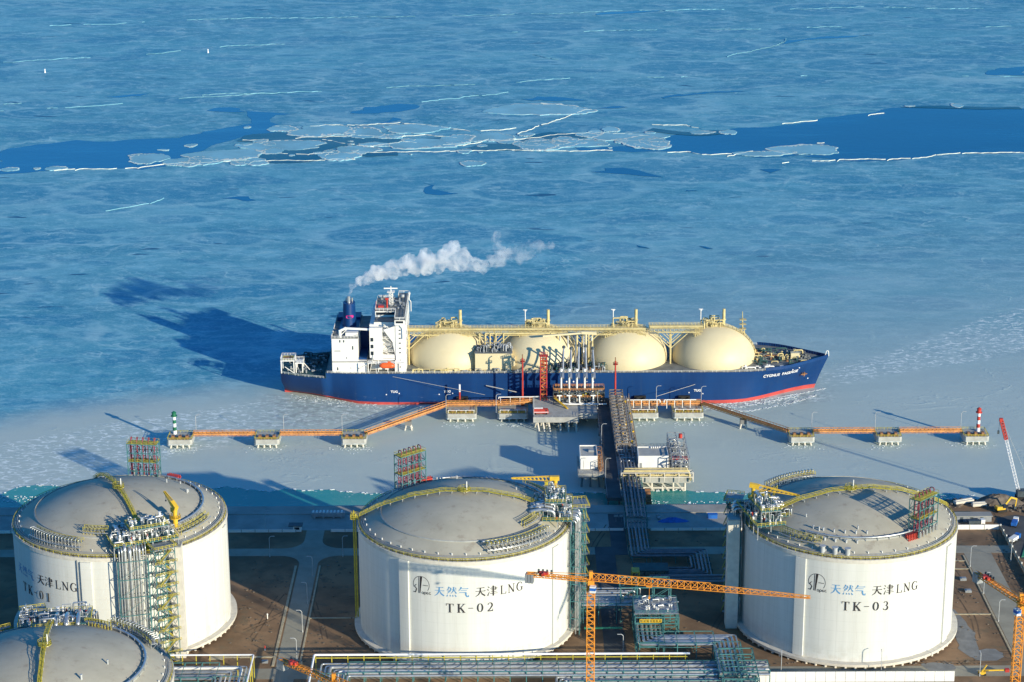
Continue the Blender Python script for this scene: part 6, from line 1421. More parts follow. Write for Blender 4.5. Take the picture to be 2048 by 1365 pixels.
m = MB().rail([(30.8, 984, 8), (30.8, 961.2, 8), (42.6, 961.2, 8)], 1.1, 1.5, .12); m.build('handrail', M['galv'], t)
m = MB()
for k in range(8): m.cbox((41.2, 963 + k * 2.5, 8.9), (1.2, 1.5, rga.uniform(1, 2.2)))
m.frame(40.3, 42.4, 963, 984, 8, [11, 13], 1, 4, .2); m.build('side_racks', M['rust'], t)
g = cabin(31.7, 39.9, 966.8, 981.6, 8.05, 14.1, 'small flat-roofed white control cabin left of the trestle road', 'control_cabin', [(33.3, 33.45, 8.3, 12.5)])
m = MB().cbox((37.2, 974, 14.7), (2.6, 1.8, 1.0)); m.cyl((34.2, 967.2, 14), (34.2, 967.2, 15), .1, n=6); m.build('roof_units', M['galv'], g)
# pipe bridge from the platform to land and the loops ashore
t = thing('shore_pipe_bridge', (56, 930, 0), 'bundle of shaded pipes on a low bridge between the platform and the shore', 'pipe bridge')
m = MB().box(49.7, 60.6, 931.3, 941, 5.6, 8.2); m.box(50.2, 60.2, 941.05, 956.8, 5.9, 6.5); m.build('deck_slab', M['dark_concrete'], t)
m = MB()
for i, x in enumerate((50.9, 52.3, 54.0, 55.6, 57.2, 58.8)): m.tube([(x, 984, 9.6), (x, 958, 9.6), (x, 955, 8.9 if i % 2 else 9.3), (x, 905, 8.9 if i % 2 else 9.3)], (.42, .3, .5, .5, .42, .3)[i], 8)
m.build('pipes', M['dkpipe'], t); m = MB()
for y in range(906, 956, 6): m.bar((50.2, y, 8.4), (60, y, 8.4), .35); m.bar((50.4, y, 4), (50.4, y, 8.4), .3); m.bar((59.8, y, 4), (59.8, y, 8.4), .3)
m.build('pipe_supports', M['frame'], t)
m = MB()
for k in range(5): m.box(60.9, 63.4, 944 - k * 2.6, 945.4 - k * 2.6, 3 - .0 * k, 6.8 - k * .5)
m.build('access_steps', M['rust'], t)
# mooring line and white gangway spar lying against the hull
m = MB().tube([(-13.5, 1081.5, 10.6), (2, 1074, 9.6)], .28, 6); tag(m.build('gangway_spar', M['slab']), 'long pale spar slanting down from the hull to the jetty', 'spar')
for x0, z0, x1, z1, l in ((-62, 15.5, -14, 9.5, 'thin mooring line running down the hull from the stern side to the jetty'), (95, 10.5, 74, 8.2, 'thin mooring line running down to the breasting dolphin right of the trestle')):
    m = MB().tube([(x0, 1082.2, z0), (x1, 1070, z1)], .09, 5); tag(m.build('mooring_line', M['slab']), l, 'mooring line')
m = MB().cyl((-27.2, 1075, 5.5), (-27.2, 1075, 9.5), .5, n=10); a = thing('fender_marker', (-27.2, 1075, 5.5), 'short red and white post standing by the hull at the leftmost breasting dolphin', 'marker post'); m.build('red_band', M['red'], a)
m = MB().cyl((-27.2, 1075, 9.5), (-27.2, 1075, 13.5), .5, n=10); m.build('white_band', M['inkwhite'], a)

# ---------------------------------------------------------------- the plant ashore
rgl = random.Random(33)
# perimeter walls
def panel_wall(x0, x1, y, label, z0=G, h=2.0, mt='white', dark=False):
    t = thing('perimeter_wall', ((x0 + x1) / 2, y, z0), label, 'wall', 'perimeter wall lengths')
    n = max(1, round((x1 - x0) / 6)); m = MB()
    for i in range(n):
        a = x0 + (x1 - x0) * i / n; b = x0 + (x1 - x0) * (i + 1) / n; m.box(a + .15, b - .15, y - .12, y + .12, z0 - .2, z0 + h)
    m.build('panels', M[mt], t); m = MB()
    for i in range(n + 1): a = x0 + (x1 - x0) * i / n; m.box(a - .14, a + .14, y - .2, y + .2, z0 - .2, z0 + h + .25)
    m.build('posts', M['concrete'], t); return t
panel_wall(-240, -96, 901.5, 'white wall along the shore left of the gate', h=1.3); panel_wall(-80.5, -30, 901.5, 'white wall along the shore between the gate and tank TK-02', h=1.3)
panel_wall(24, 49, 901.5, 'short shaded white wall left of the pipe bridge', h=1.2); panel_wall(61, 110, 901.5, 'shaded white wall between the pipe bridge and tank TK-03', h=1.2)
panel_wall(176, 215, 901.3, 'bright white wall behind the right side of tank TK-03', h=2.2)
t = thing('perimeter_fence', (215.6, 830, G), 'pale fence running down the far right side of the plant', 'fence'); m = MB()
for i in range(24): y = 901 - i * 6; m.box(215.4, 215.8, y - .2, y + .2, G - .2, G + 2.6)
m.build('posts', M['white'], t); m = MB()
for i in range(23): y = 901 - i * 6; m.box(215.53, 215.67, y - 5.8, y - .2, G + .1, G + 1.9)
m.build('panels', M['kerb'], t)
t = thing('panel_fence', (129, 753, G), 'white panelled wall along the bottom edge right of the pipe racks', 'wall'); m = MB()
for i in range(20): x = 91.6 + i * 3.75; m.box(x + .06, x + 3.69, 752.7, 753.0, G - .2, G + 4.2)
m.build('panels', M['white'], t)
# gatehouse, trailer
t = thing('gate_booth', (-95, 903, G), 'small white gate booth with dark roof at the shore end of the tank road', 'booth'); m = MB().box(-97.2, -93.6, 901.8, 904.6, G, G + 2.7); m.build('wall', M['white'], t); m = MB().box(-99.2, -93.0, 901.2, 905.4, G + 2.7, G + 3.0); m.build('roof', M['dkframe'], t); m = MB().box(-96.6, -94.4, 901.74, 901.79, G + 1, G + 2.1); m.build('window', M['glass'], t)
t = thing('site_container', (-83, 918.5, G), 'long low grey trailer parked by the sea wall near the gate', 'trailer'); m = MB().box(-90.5, -75.5, 917, 920, G + .9, G + 2.6)
for x in (-89, -85, -80.5, -77): m.cyl((x, 916.9, G + .5), (x, 920.1, G + .5), .48, n=12)
m.build('body', M['galv'], t); m = MB()
for i in range(9): m.box(-90 + i * 1.6, -89.2 + i * 1.6, 917.3, 919.7, G + 2.61, G + 3.1)
m.build('load', M['white'], t)
# lamps ashore
PIr = math.pi
for x, y, l, rz in ((-84.3, 852.2, 'farthest lamp post on the right kerb of the road between tanks TK-01 and TK-02', PIr), (-84.2, 825.5, 'second lamp post from the shore on the road between tanks TK-01 and TK-02', PIr), (-83.8, 798.4, 'sunlit lamp post halfway down the road between tanks TK-01 and TK-02', PIr), (-83.7, 772.8, 'nearest lamp post on the road between tanks TK-01 and TK-02', PIr),
                (-104.6, 874.0, 'shaded lamp post on the shore road just right of tank TK-01', 0), (-109.6, 903.4, 'thin lamp post at the shore wall right of tank TK-01', 0), (-73.2, 874.0, 'shaded lamp post on the shore road left of tank TK-02', 0),
                (194.0, 860.2, 'farthest lamp post on the road right of tank TK-03', 0), (194.0, 832.5, 'middle lamp post on the road right of tank TK-03', 0), (194.4, 805.4, 'nearest lamp post on the road right of tank TK-03', 0),
                (101.8, 758.9, 'lamp post in front of the left half of tank TK-03', PIr / 2), (139.8, 758.5, 'lamp post in front of the right half of tank TK-03', PIr / 2), (177, 757.0, 'lamp post at the bottom right beside the yellow lift', PIr / 2), (42.5, 775, 'lamp post beside the dark service road left of the pipe racks', PIr), (212.5, 866, 'lamp post by the far right fence', 0)): lamp(x, y, G, l, 9.6, 1.4, rz)
# pipe loops in the shade between TK-02 and TK-03
def bundle(name, route, n, pitch, z, label, rads, side=1, col='steel', sup=6.0, cat='pipes', zg=G, rails=True):
    """n parallel pipes following a right-angled route; corners are nested"""
    c = route[len(route) // 2]; t = thing(name, (c[0], c[1], zg), label, cat)
    P = [Vector((x, y)) for x, y in route]
    def offset(o):
        out = []
        for i, p in enumerate(P):
            d0 = (P[i] - P[i - 1]).normalized() if i > 0 else None; d1 = (P[i + 1] - P[i]).normalized() if i < len(P) - 1 else None
            v = Vector((0, 0))
            if d0 is not None: v += Vector((-d0.y, d0.x)) * o
            if d1 is not None and (d0 is None or abs(d0.dot(d1)) < .9): v += Vector((-d1.y, d1.x)) * o
            out.append(p + v)
        return out
    for k in range(n):
        m = MB(); m.tube([(q.x, q.y, z + rads[k % len(rads)]) for q in offset(side * k * pitch)], rads[k % len(rads)], 10, max(1.2, rads[k % len(rads)] * 2.4)); m.build('pipe', M[col if not isinstance(col, tuple) else col[k % len(col)]], t)
    fr = MB(); W_ = (n - 1) * pitch
    for a, b in zip(P[:-1], P[1:]):
        d = (b - a); L = d.length; d.normalize(); nn = Vector((-d.y, d.x)) * side; k = max(1, int(L / sup))
        for i in range(k + 1):
            q = a + d * (L * i / k if k else 0); q0 = q - nn * .9; q1 = q + nn * (W_ + .9)
            fr.bar((q0.x, q0.y, z - .2), (q1.x, q1.y, z - .2), .34)
            for w_ in (q0, q1): fr.bar((w_.x, w_.y, zg), (w_.x, w_.y, z + (1.6 if rails else .0)), .34)
            if rails: fr.bar((q0.x, q0.y, z + 1.6), (q1.x, q1.y, z + 1.6), .2)
        if rails:
            for o in (-.9, W_ + .9): q0, q1 = a + nn * o, b + nn * o; fr.bar((q0.x, q0.y, z + 1.6), (q1.x, q1.y, z + 1.6), .26); fr.bar((q0.x, q0.y, z - .2), (q1.x, q1.y, z - .2), .26)
    fr.build('rack_frame', M['frame'], t); return t
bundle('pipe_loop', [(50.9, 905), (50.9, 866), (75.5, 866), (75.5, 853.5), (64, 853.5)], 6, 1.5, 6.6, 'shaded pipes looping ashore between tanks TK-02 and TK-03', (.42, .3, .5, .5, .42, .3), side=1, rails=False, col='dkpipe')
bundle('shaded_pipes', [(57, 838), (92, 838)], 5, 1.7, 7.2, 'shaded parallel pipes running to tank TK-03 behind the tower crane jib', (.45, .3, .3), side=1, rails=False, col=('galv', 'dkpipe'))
t = thing('pump_shelter', (57.5, 849, G), 'dark flat-roofed pump shelter with a bright yellow corner behind the crane jib', 'shelter'); m = MB().box(50.3, 65, 844.5, 853, G + 5.4, G + 5.7); m.build('roof', M['green_deck'], t); m = MB().frame(50.6, 64.7, 844.8, 852.7, G, [G + 5.2], 3, 1, .3); m.build('frame', M['dkframe'], t)
m = MB()
for k in range(26): x = rgl.uniform(50.5, 62); h = rgl.uniform(.6, 3); m.tube([(x, 842.6 + rgl.uniform(-1.5, 1.5), G), (x, 843, G + h), (x + rgl.uniform(-2, 2), 843.4, G + h)], .18, 6)
m.build('pump_pipes', M['cream2'], t); m = MB().frame(49.5, 52.5, 841, 846, G, [G + 6.4], 1, 1, .35); m.box(49.5, 52.5, 841, 846, G + 6.5, G + 6.6); m.build('stair_head', M['ochre'], t)
# the large sunlit rack: east, down, east, down
RD = (.55, .62, .5, .62, .5, .3, .3)
bundle('sunlit_pipe_rack', [(27, 806), (48.5, 806), (48.5, 769.5), (77.5, 769.5), (77.5, 744)], 6, 1.75, 11.2, 'zigzag rack of thick silver pipes between the central crane mast and tank TK-03', RD, side=1, cat='pipe rack')
t = thing('valve_deck', (57, 797, G), 'grey grating deck full of valves on green columns between tanks TK-02 and TK-03', 'platform'); m = MB().box(47.5, 65.0, 789, 803.6, 15.5, 15.75); m.build('deck', M['galv'], t)
m = MB().frame(47.7, 64.8, 786.5, 803.4, G, [8.6, 12.6, 15.3], 3, 3, .36); m.build('frame', M['frame'], t); m = MB().rail([(47.6, 789.2, 15.75), (64.9, 789.2, 15.75), (64.9, 803.4, 15.75), (47.6, 803.4, 15.75), (47.6, 789.2, 15.75)], 1.2, 1.6, .16); m.build('handrail', M['frame'], t)
m = MB()
for k in range(24): x = rgl.uniform(49, 63); y = rgl.uniform(796, 803); h = rgl.uniform(.5, 1.8); m.tube([(x, y, 15.7), (x, y, 15.7 + h), (x + rgl.uniform(-3, 3), y + rgl.uniform(-1, 1), 15.7 + h)], rgl.choice((.16, .25, .4)), 7)
m.build('deck_pipes', M['steel'], t)
for k in range(12): x = rgl.uniform(49, 63.5); y = rgl.uniform(790, 796); m = MB().cyl((x, y, 15.75), (x, y, 16.7), .3, n=8); m.cyl((x, y, 16.7), (x, y, 16.85), .55, n=10); m.build('valve', M['white'], t)
m = MB().box(49.5, 58, 786.2, 788.6, 13.2, 13.4); m.rail([(49.5, 786.2, 13.4), (58, 786.2, 13.4)], 1.2, 1.2, .2); m.build('lower_gallery', M['yellow'], t)
t = thing('open_pipe_frame', (34, 812, G), 'tall green pipe frame behind the central crane mast beside tank TK-02', 'pipe frame'); m = MB().frame(43, 63, 806.5, 817, G, [10.2, 14.4, 19.0], 3, 1, .36); m.build('frame', M['frame'], t)
m = MB()
for k, (y, r) in enumerate(((808, .3), (810.3, .45), (812, .3), (814.6, .3))): m.tube([(26, y, 15.2), (44 + k * 2.4, y, 15.2), (44 + k * 2.4, y, 11)], r, 8)
m.build('upper_pipes', M['steel'], t); m = MB().bar((28, 792, 8.3), (43, 792, 8.3), 1.4, .2); m.build('green_gangway', M['tarp_green'], t)
bundle('front_pipe_rack', [(96, 745.5), (-62, 745.5), (-62, 690)], 7, -1.75, 10.4, 'long rack of silver pipes along the bottom edge in front of tank TK-02', (.45, .62, .5, .3, .62, .3, .34), side=1, col=('steel', 'galv', 'white'), cat='pipe rack')
bundle('inner_pipe_rack', [(90, 740), (22, 740), (22, 690)], 5, -1.5, 9.2, 'second row of silver pipes at the bottom edge right of the central crane mast', (.5, .3, .5, .4), side=1, col=('galv', 'steel'), cat='pipe rack')
bundle('left_pipe_rack', [(-150, 743.5), (-111, 743.5), (-111, 690)], 7, 1.75, 10.4, 'rack of silver pipes turning down right of the bottom left tank', (.5, .62, .3, .5, .3, .55, .34), side=1, col=('steel', 'galv', 'white'), cat='pipe rack')
t = thing('white_header_pipe', (-4, 759, G), 'long straight white pipe with yellow edge along the bottom in front of tank TK-02', 'pipe'); m = MB().tube([(-75.6, 700, 13), (-75.6, 759.2, 13), (67, 759.2, 13)], .42, 10); m.build('pipe', M['inkwhite'], t)
m = MB()
for i in range(24): x = -75 + i * 6.1; m.bar((x, 758.6, G), (x, 758.6, 12.8), .3)
m.bar((-75, 758.2, 12.2), (66, 758.2, 12.2), .3); m.build('supports', M['ochre'], t)
t = thing('corner_pipe_frame', (-101, 752, G), 'green-edged pipe frame at the right end of the left rack', 'pipe frame'); m = MB().tube([(-140, 759.5, 13), (-98.6, 759.5, 13), (-98.6, 700, 13)], .34, 8); m.build('pipe', M['inkwhite'], t); m = MB()
for i in range(8): m.bar((-136 + i * 5.2, 759.1, G), (-136 + i * 5.2, 759.1, 12.8), .3)
for i in range(7): m.bar((-98.3, 757 - i * 6, G), (-98.3, 757 - i * 6, 12.8), .3)
m.build('supports', M['ochre'], t)
t = thing('end_frame', (88, 752, G), 'green steel end frame of the pipe racks at the bottom, left of tank TK-03', 'pipe frame'); m = MB().frame(78, 91, 737, 763, G, [9.4, 13.2], 2, 5, .36); m.build('frame', M['frame'], t)
# small things on the soil
def slab_(x, y, l): m = MB().cbox((x, y, G + .45), (2.6, 2.2, .9)); m.cbox((x + .2, y - .1, G + 1.0), (1.8, 1.5, .2)); tag(m.build('inspection_pit', M['galv']), l, 'pit cover', 'pit covers')
x, y = at(1926, 1160, G); slab_(x, y, 'grey pit cover on the soil right of tank TK-03, the one farther away'); x, y = at(1936, 1184, G); slab_(x, y, 'grey pit cover on the soil right of tank TK-03, the nearer one')
x, y = at(527, 1201 + 15, G); 
x, y = at(535, 1238, G); m = MB().cyl((x, y, G), (x, y, G + 2.3), .22, n=8); m.cyl((x, y, G + 1.7), (x, y, G + 2.0), .34, n=8); tag(m.build('hydrant', M['white']), 'white hydrant on the soil right of tank TK-01', 'hydrant')
x, y = at(530, 1301, G); t = thing('marker_post', (x, y, G), 'red and white marker post on the soil near the bottom left road', 'marker post'); m = MB().cyl((x, y, G), (x, y, G + .8), .26, n=8); m.build('white_band', M['inkwhite'], t); m = MB().cyl((x, y, G + .8), (x, y, G + 1.9), .26, n=8); m.build('red_band', M['red'], t)
x, y = at(530, 1326, G); m = MB().cbox((x, y, G + .5), (2.4, 1.2, 1.0)); m.cbox((x, y, G + 1.05), (2.0, .9, .12)); tag(m.build('electrical_box', M['galv']), 'small grey box on the dark paving below the left marker post', 'box')
# tower cranes
def tower_crane(x, y, ztop, jib, cjib, label, jl, cl, mast_w=2.6):
    t = thing('tower_crane', (x, y, G), label, 'tower crane', 'orange tower cranes')
    m = MB(); m.truss((x, y, G), (x, y, ztop - 3.4), mast_w, mast_w, int((ztop - G) / 2.6), .17); m.build('mast', M['orange'], t)
    m = MB().cbox((x, y, ztop - 2.9), (3.2, 3.2, 1.0)); m.cbox((x, y, ztop - 1.2), (2.2, 2.2, 2.6)); m.build('slewing_unit', M['orange'], t)
    d = Vector((jib[0], jib[1], 0)).normalized(); a = Vector((x, y, ztop)); m = MB()
    m.truss(tuple(a + d * .5), tuple(a + d * jl * .55), 1.9, 2.5, int(jl * .55 / 2.2), .15, tri=True); m.truss(tuple(a + d * jl * .55), tuple(a + d * jl), 1.9, 2.0, int(jl * .45 / 2.2), .13, tri=True, taper=.45); m.build('jib', M['orange'], t)
    e = a - d * cl; m = MB(); m.truss(tuple(a - d * .5), tuple(e), 1.6, 1.0, int(cl / 2.2), .15); s_ = d.cross(Vector((0, 0, 1)))
    m.bar(tuple(a + Vector((0, 0, 2.2))), tuple(e + Vector((0, 0, 1.0))), .16); m.bar(tuple(a + Vector((0, 0, .2))), tuple(a + Vector((0, 0, 3.2))), 1.2); m.build('counter_jib', M['orange'], t)
    rz = math.atan2(d.y, d.x); m = MB()
    for k in range(3): q = e + d * (k * 1.0); m.cbox((q.x, q.y, q.z - 1.2), (.85, 2.4, 3.2), rz)
    m.build('counterweight', M['galv'], t)
    q = e + d * 6; m = MB().cbox((q.x, q.y, q.z + .8), (3.0, 1.5, 1.3), rz); m.cyl((q.x, q.y, q.z + 1.0), (q.x + s_.x * 1.6, q.y + s_.y * 1.6, q.z + 1.0), .6, n=10); m.build('winch_gear', M['red'], t)
    m = MB()
    for k in range(4): q = e + d * (4 + k * 1.5); m.cbox((q.x - s_.x, q.y - s_.y, q.z + 1.1), (.7, .5, 1.6), rz + .4)
    m.build('cable_drums', M['dkframe'], t)
    q = a + d * 1.0 + s_ * 1.9 - Vector((0, 0, 2.6)); m = MB().cbox(tuple(q), (2.0, 1.7, 2.2), rz); cb = m.build('cab', M['white'], t); m = MB().cbox(tuple(q + d * .1 + s_ * .1 + Vector((0, 0, .2))), (2.0, 1.7, 1.0), rz); m.build('window', M['blue'], cb)
    q = a + d * jl * .27; m = MB().cbox((q.x, q.y, q.z - .4), (1.9, 1.7, .6), rz); m.tube([(q.x, q.y, q.z - .6), (q.x, q.y, q.z - 4.5)], .07, 5); m.cbox((q.x, q.y, q.z - 4.8), (.6, .6, .8)); m.build('trolley', M['orange'], t)
    return t
tower_crane(26.7, 692.7, 73.0, (72.9, -16.0), None, 'orange tower crane in the centre whose long jib crosses the gap to tank TK-03', 74.8, 22.5)
tower_crane(165.6, 657.4, 80.0, (9.6, -23.2), None, 'orange tower crane at the right edge with a blue and white cab', 50, 25.5)
tower_crane(-56, 621.5, 70.0, (18.0, -16.0), None, 'orange tower crane at the bottom left of which only the rear jib shows', 45, 24.5)
# yellow lift at the bottom right
x, y = at(1985, 1350, G); t = thing('boom_lift', (x, y, G), 'yellow folded boom lift on the road at the bottom right', 'boom lift'); m = MB().cbox((x - 4, y, G + 1), (2.4, 2.0, 1.0)); 
m.build('base', M['yellow'], t); m = MB().bar((x - 4, y, G + 1.8), (x + 4.5, y, G + 2.0), .5, .5); m.bar((x - 4.6, y - .8, G + 1.2), (x - 2, y + 1.8, G + 3.2), .35); m.bar((x - 4.6, y + .8, G + 1.2), (x - 1.8, y - 1.6, G + 2.4), .35); m.build('boom', M['yellow'], t)
m = MB(); 
for a in (-5, -3):
    for b in (-.9, .9): m.cyl((x + a, y + b - .2, G + .45), (x + a, y + b + .2, G + .45), .45, n=10)
m.build('wheels', M['black'], t); m = MB().cbox((x + 5.4, y, G + 1.9), (1.6, 1.4, 1.2)); m.build('basket', M['red'], t)
# ---- construction corner on the right shore
m = MB()
def rock(m, x, y, z, r):
    n = 7; c = [(x + r * rgl.uniform(.7, 1.2) * math.cos(6.283 * i / n), y + r * rgl.uniform(.7, 1.2) * math.sin(6.283 * i / n)) for i in range(n)]
    tp = [(x + (a - x) * .55 + rgl.uniform(-.1, .1), y + (b - y) * .55) for a, b in c]; h = r * rgl.uniform(.6, 1.2)
    m.add([(a, b, z) for a, b in c] + [(a, b, z + h) for a, b in tp], [tuple(range(n - 1, -1, -1)), tuple(range(n, 2 * n))] + [(i, (i + 1) % n, n + (i + 1) % n, n + i) for i in range(n)])
for _ in range(620):
    x = rgl.uniform(190, 262); base = 930 + 7 * math.sin((x - 190) * .09) if x < 225 else 931 + (225 - x) * .25; y = base + rgl.uniform(-9, 9); rock(m, x, y, max(-.2, 3.4 - max(0, y - base + 3) * .32), rgl.uniform(.4, 1.5))
m.build('rubble_shore', M['rock'], kind='stuff')
def heap(cx, cy, rx, ry, h, name, mt, label, z=3.0):
    m = MB(); n, k = 26, 7; vs = []
    for j in range(k + 1):
        f = j / k
        for i in range(n): a = 6.283 * i / n; q = (1 - f) * (1 + .12 * math.sin(3 * a + cx) + rgl.uniform(-.05, .05)); vs.append((cx + rx * q * math.cos(a), cy + ry * q * math.sin(a), z + h * (1 - (1 - f) ** 1.8) + rgl.uniform(-.2, .2)))
    m.add(vs, [(j * n + i, j * n + (i + 1) % n, (j + 1) * n + (i + 1) % n, (j + 1) * n + i) for j in range(k) for i in range(n)]); return tag(m.build(name, M[mt]), label, 'heap')
heap(221.5, 934, 11, 6.0, 4.6, 'spoil_heap', 'rock', 'dark earth heap at the water edge under the lattice crane boom'); heap(241, 941, 9, 7, 6.5, 'spoil_heap', 'rock', 'dark rocky heap at the right edge behind the excavator', 1.0)
for x, y, a, l, lb in ((205.3, 931.6, .38, 9.5, 'long pale concrete slab tilted on the rubble shore'), (211.5, 928.0, .16, 6.5, 'shorter pale concrete slab lying next to the long one')):
    m = MB().cbox((x, y, 5.2), (l, 2.4, 1.3), a); m.cbox((x, y + .4, 6.0), (l * .9, 1.0, .3), a); tag(m.build('concrete_slab', M['slab']), lb, 'concrete slab')
t = thing('store_shed', (207, 911.5, G), 'long low grey shed with pale front behind the white wall on the right', 'shed'); m = MB().box(198, 213.5, 910, 914.5, G, G + 2.6); m.build('wall', M['galv'], t); m = MB().box(197.6, 213.9, 909.6, 914.9, G + 2.6, G + 2.85); m.build('roof', M['paving'], t)
m = MB()
for x in (199.5, 204, 208.5): m.box(x, x + 1.3, 909.9, 909.98, G + .1, G + 2.2)
m.build('doors', M['dkframe'], t)
def excavator(x, y, z, rz):
    t = thing('excavator', (x, y, z), 'yellow excavator working on the rubble at the right shore', 'excavator'); ca, sa = math.cos(rz), math.sin(rz); Q = lambda u, v, w_: (x + u * ca - v * sa, y + u * sa + v * ca, z + w_)
    for v in (-1.2, 1.2): m = MB().bar(Q(-2.2, v, .5), Q(2.2, v, .5), .7, .9); m.build('track', M['black'], t)
    m = MB().cbox(Q(-.5, .2, 1.8), (4.0, 2.6, 1.5), rz); m.build('body', M['yellow'], t); m = MB().cbox(Q(1.0, -.8, 2.7), (1.5, 1.1, 1.6), rz); m.build('cab', M['glass'], t)
    m = MB().bar(Q(1.4, .4, 2.2), Q(4.6, .4, 6.2), .6, .8); m.bar(Q(4.4, .4, 6.2), Q(7.6, .4, 5.0), .55, .7); m.build('boom', M['yellow'], t); m = MB().bar(Q(7.5, .4, 5.2), Q(7.0, .4, 1.6), .45, .55); m.build('stick', M['yellow'], t)
    m = MB().cbox(Q(6.7, .4, 1.0), (1.3, 1.2, 1.2), rz + .2); m.build('bucket', M['dkframe'], t)
excavator(220.3, 921.5, 4.3, .25)
t = thing('crawler_crane', (233, 943, 3), 'crawler crane with a slim white lattice boom and red tip at the right edge', 'crane'); m = MB().cbox((235, 941, 5.4), (7, 4, 3)); m.cbox((238, 941, 4.0), (3, 3, 2.0)); m.build('body', M['dkframe'], t); m = MB()
for b in (-1.8, 1.8): m.cbox((235, 941 + b, 3.4), (7.5, 1.0, 1.4))
m.build('tracks', M['black'], t); m = MB().truss((232.3, 942, 6.5), (226.0, 945.5, 30.0), 1.3, 1.3, 16, .10); m.build('lower_boom', M['inkwhite'], t); m = MB().truss((226.0, 945.5, 30.0), (223.7, 947, 38.5), 1.4, 1.4, 6, .24); m.cbox((223.5, 947, 38.9), (1.6, 1.3, 1.6)); m.build('boom_tip', M['red'], t)
m = MB().tube([(222.9, 947, 38), (222.6, 947, 33.5)], .07, 5); m.cbox((222.6, 947, 32.9), (.8, .6, 1.6)); m.build('hook', M['dkframe'], t); m = MB().tube([(223.6, 947.2, 39.5), (236.5, 944, 12)], .1, 5); m.build('pendant_line', M['galv'], t)
def lorry(x, y, rz, mt, label, name='lorry'):
    t = thing(name, (x, y, G), label, 'lorry', 'vehicles parked behind the right wall'); ca, sa = math.cos(rz), math.sin(rz); Q = lambda u, v, w_: (x + u * ca - v * sa, y + u * sa + v * ca, G + w_)
    m = MB().cbox(Q(-1.2, 0, 1.7), (5.2, 2.3, 1.4), rz); m.build('bed', M[mt], t); m = MB().cbox(Q(2.7, 0, 1.7), (1.8, 2.2, 2.0), rz); cb = m.build('cab', M['white' if mt != 'white' else 'blue'], t); m = MB().cbox(Q(3.62, 0, 2.1), (.06, 1.9, .8), rz); m.build('windscreen', M['glass'], cb)
    for a in (-2.8, -1.2, 2.6):
        for b in (-1.05, 1.05): m = MB().cyl(Q(a, b - .15, .5), Q(a, b + .15, .5), .5, n=10); m.build('wheel', M['black'], t)
lorry(206, 906.3, .1, 'dkframe', 'dark lorry parked left of the blue one behind the right wall'); lorry(223, 906, 1.2, 'blue', 'blue lorry standing on the dark ground at the far right'); lorry(219, 888, .9, 'white', 'white-bedded lorry nearest the green sheet at the right edge')
m = MB(); m.prism([(218, 870), (226, 872), (238, 900), (229, 902)], G - .5, G + .3); tag(m.build('green_sheet', M['tarp_green']), 'green ground sheet at the right edge beyond the fence', 'sheet')
m = MB(); m.prism([(215.9, 872), (218, 868), (240, 868), (240, 912), (226, 918), (216.2, 914)], G - .5, G + .05); m.build('yard_paving', M['asphalt'], kind='structure')
x, y = at(1345, 1043, G); t = heap(x, y, 7, 2.0, 1.8, 'tarpaulin_heap', 'blue', 'blue tarpaulin over a low heap on the shore paving between tanks TK-02 and TK-03', G)
x, y = at(1425, 1036, G); m = MB().cbox((x, y, G + .9), (4.2, 2.4, 1.7)); m.cbox((x, y, G + 1.85), (4.4, 2.6, .18)); tag(m.build('site_box', M['blue']), 'small blue and white site box on the sunlit paving left of tank TK-03', 'site box')
x, y = at(1296, 1038, G); m = MB()
for k in range(7): m.cbox((x + rgl.uniform(-5, 5), y + rgl.uniform(-2, 2), G + .8), (rgl.uniform(.8, 2), rgl.uniform(.8, 1.4), rgl.uniform(.8, 1.8)), rgl.uniform(-.4, .4))
tag(m.build('crate_pile', M['galv']), 'grey crates stacked on the shore paving right of the pipe bridge', 'crates')
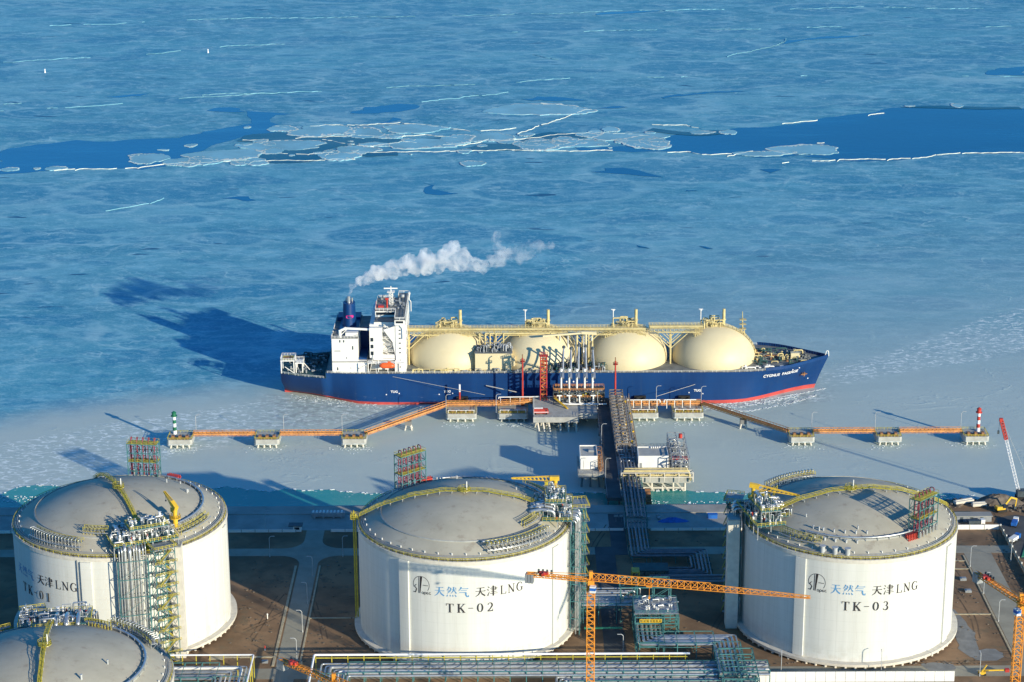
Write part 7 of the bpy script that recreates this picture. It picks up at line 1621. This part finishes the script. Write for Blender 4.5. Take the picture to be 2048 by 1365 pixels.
x, y = at(1232, 1028, G + 4); m = MB().cbox((x, y, G + 3.0), (2.0, .2, 1.0)); m.cbox((x + 2.6, y, G + 3.0), (2.0, .2, 1.0)); m.bar((x, y, G), (x, y, G + 2.6), .15); m.bar((x + 2.6, y, G), (x + 2.6, y, G + 2.6), .15); m.bar((x - 1, y + .05, G + 2.5), (x + 3.6, y + .05, G + 2.5), .12); tag(m.build('twin_sign', M['galv']), 'twin grey sign boards beside the shaded end of the trestle road', 'sign')
# distant navigation marks on the ice
for px_, py_, l in ((416, 106, 'white speck of a marker far out on the ice, the right one'), (90, 146, 'white speck of a marker far out on the ice, the left one')):
    x, y = at(px_, py_); m = MB().cyl((x, y, 0), (x, y, 2.6), .9, .4, 8); m.ball((x, y, 3), .7, 8, 6); tag(m.build('ice_marker', M['inkwhite']), l, 'marker', 'markers far out on the ice')

# scattered materials lying about the plant
def stack(x, y, l, mt, n, name='timber_stack'):
    t = thing(name, (x, y, G), l, 'stack'); 
    for k in range(n): m = MB().cbox((x + rgl.uniform(-.4, .4), y + k * .7 - n * .35, G + .3 + (k % 2) * .32), (rgl.uniform(3, 4.6), .5, .3), rgl.uniform(-.08, .08)); m.build('beam', M[mt], t)
stack(30, 776, 'stack of pale beams on the soil between tank TK-02 and the service road', 'slab', 6); stack(71, 785, 'stack of brown beams on the soil right of the valve deck', 'rust', 5)
m = MB()
for k in range(420):
    x, y = rgl.choice(((rgl.uniform(-112, -93), rgl.uniform(770, 870)), (rgl.uniform(-81, -62), rgl.uniform(770, 870)), (rgl.uniform(178, 192), rgl.uniform(768, 900)), (rgl.uniform(28, 90), rgl.uniform(770, 900)), (rgl.uniform(207, 214), rgl.uniform(770, 898)), (rgl.uniform(95, 180), rgl.uniform(767, 770))))
    if 35 < x < 50 and y > 780: continue
    m.cbox((x, y, G + .12), (rgl.uniform(.2, 1.1), rgl.uniform(.2, .8), rgl.uniform(.1, .4)), rgl.uniform(0, 3))
m.build('loose_rubble', M['rock'], kind='stuff')
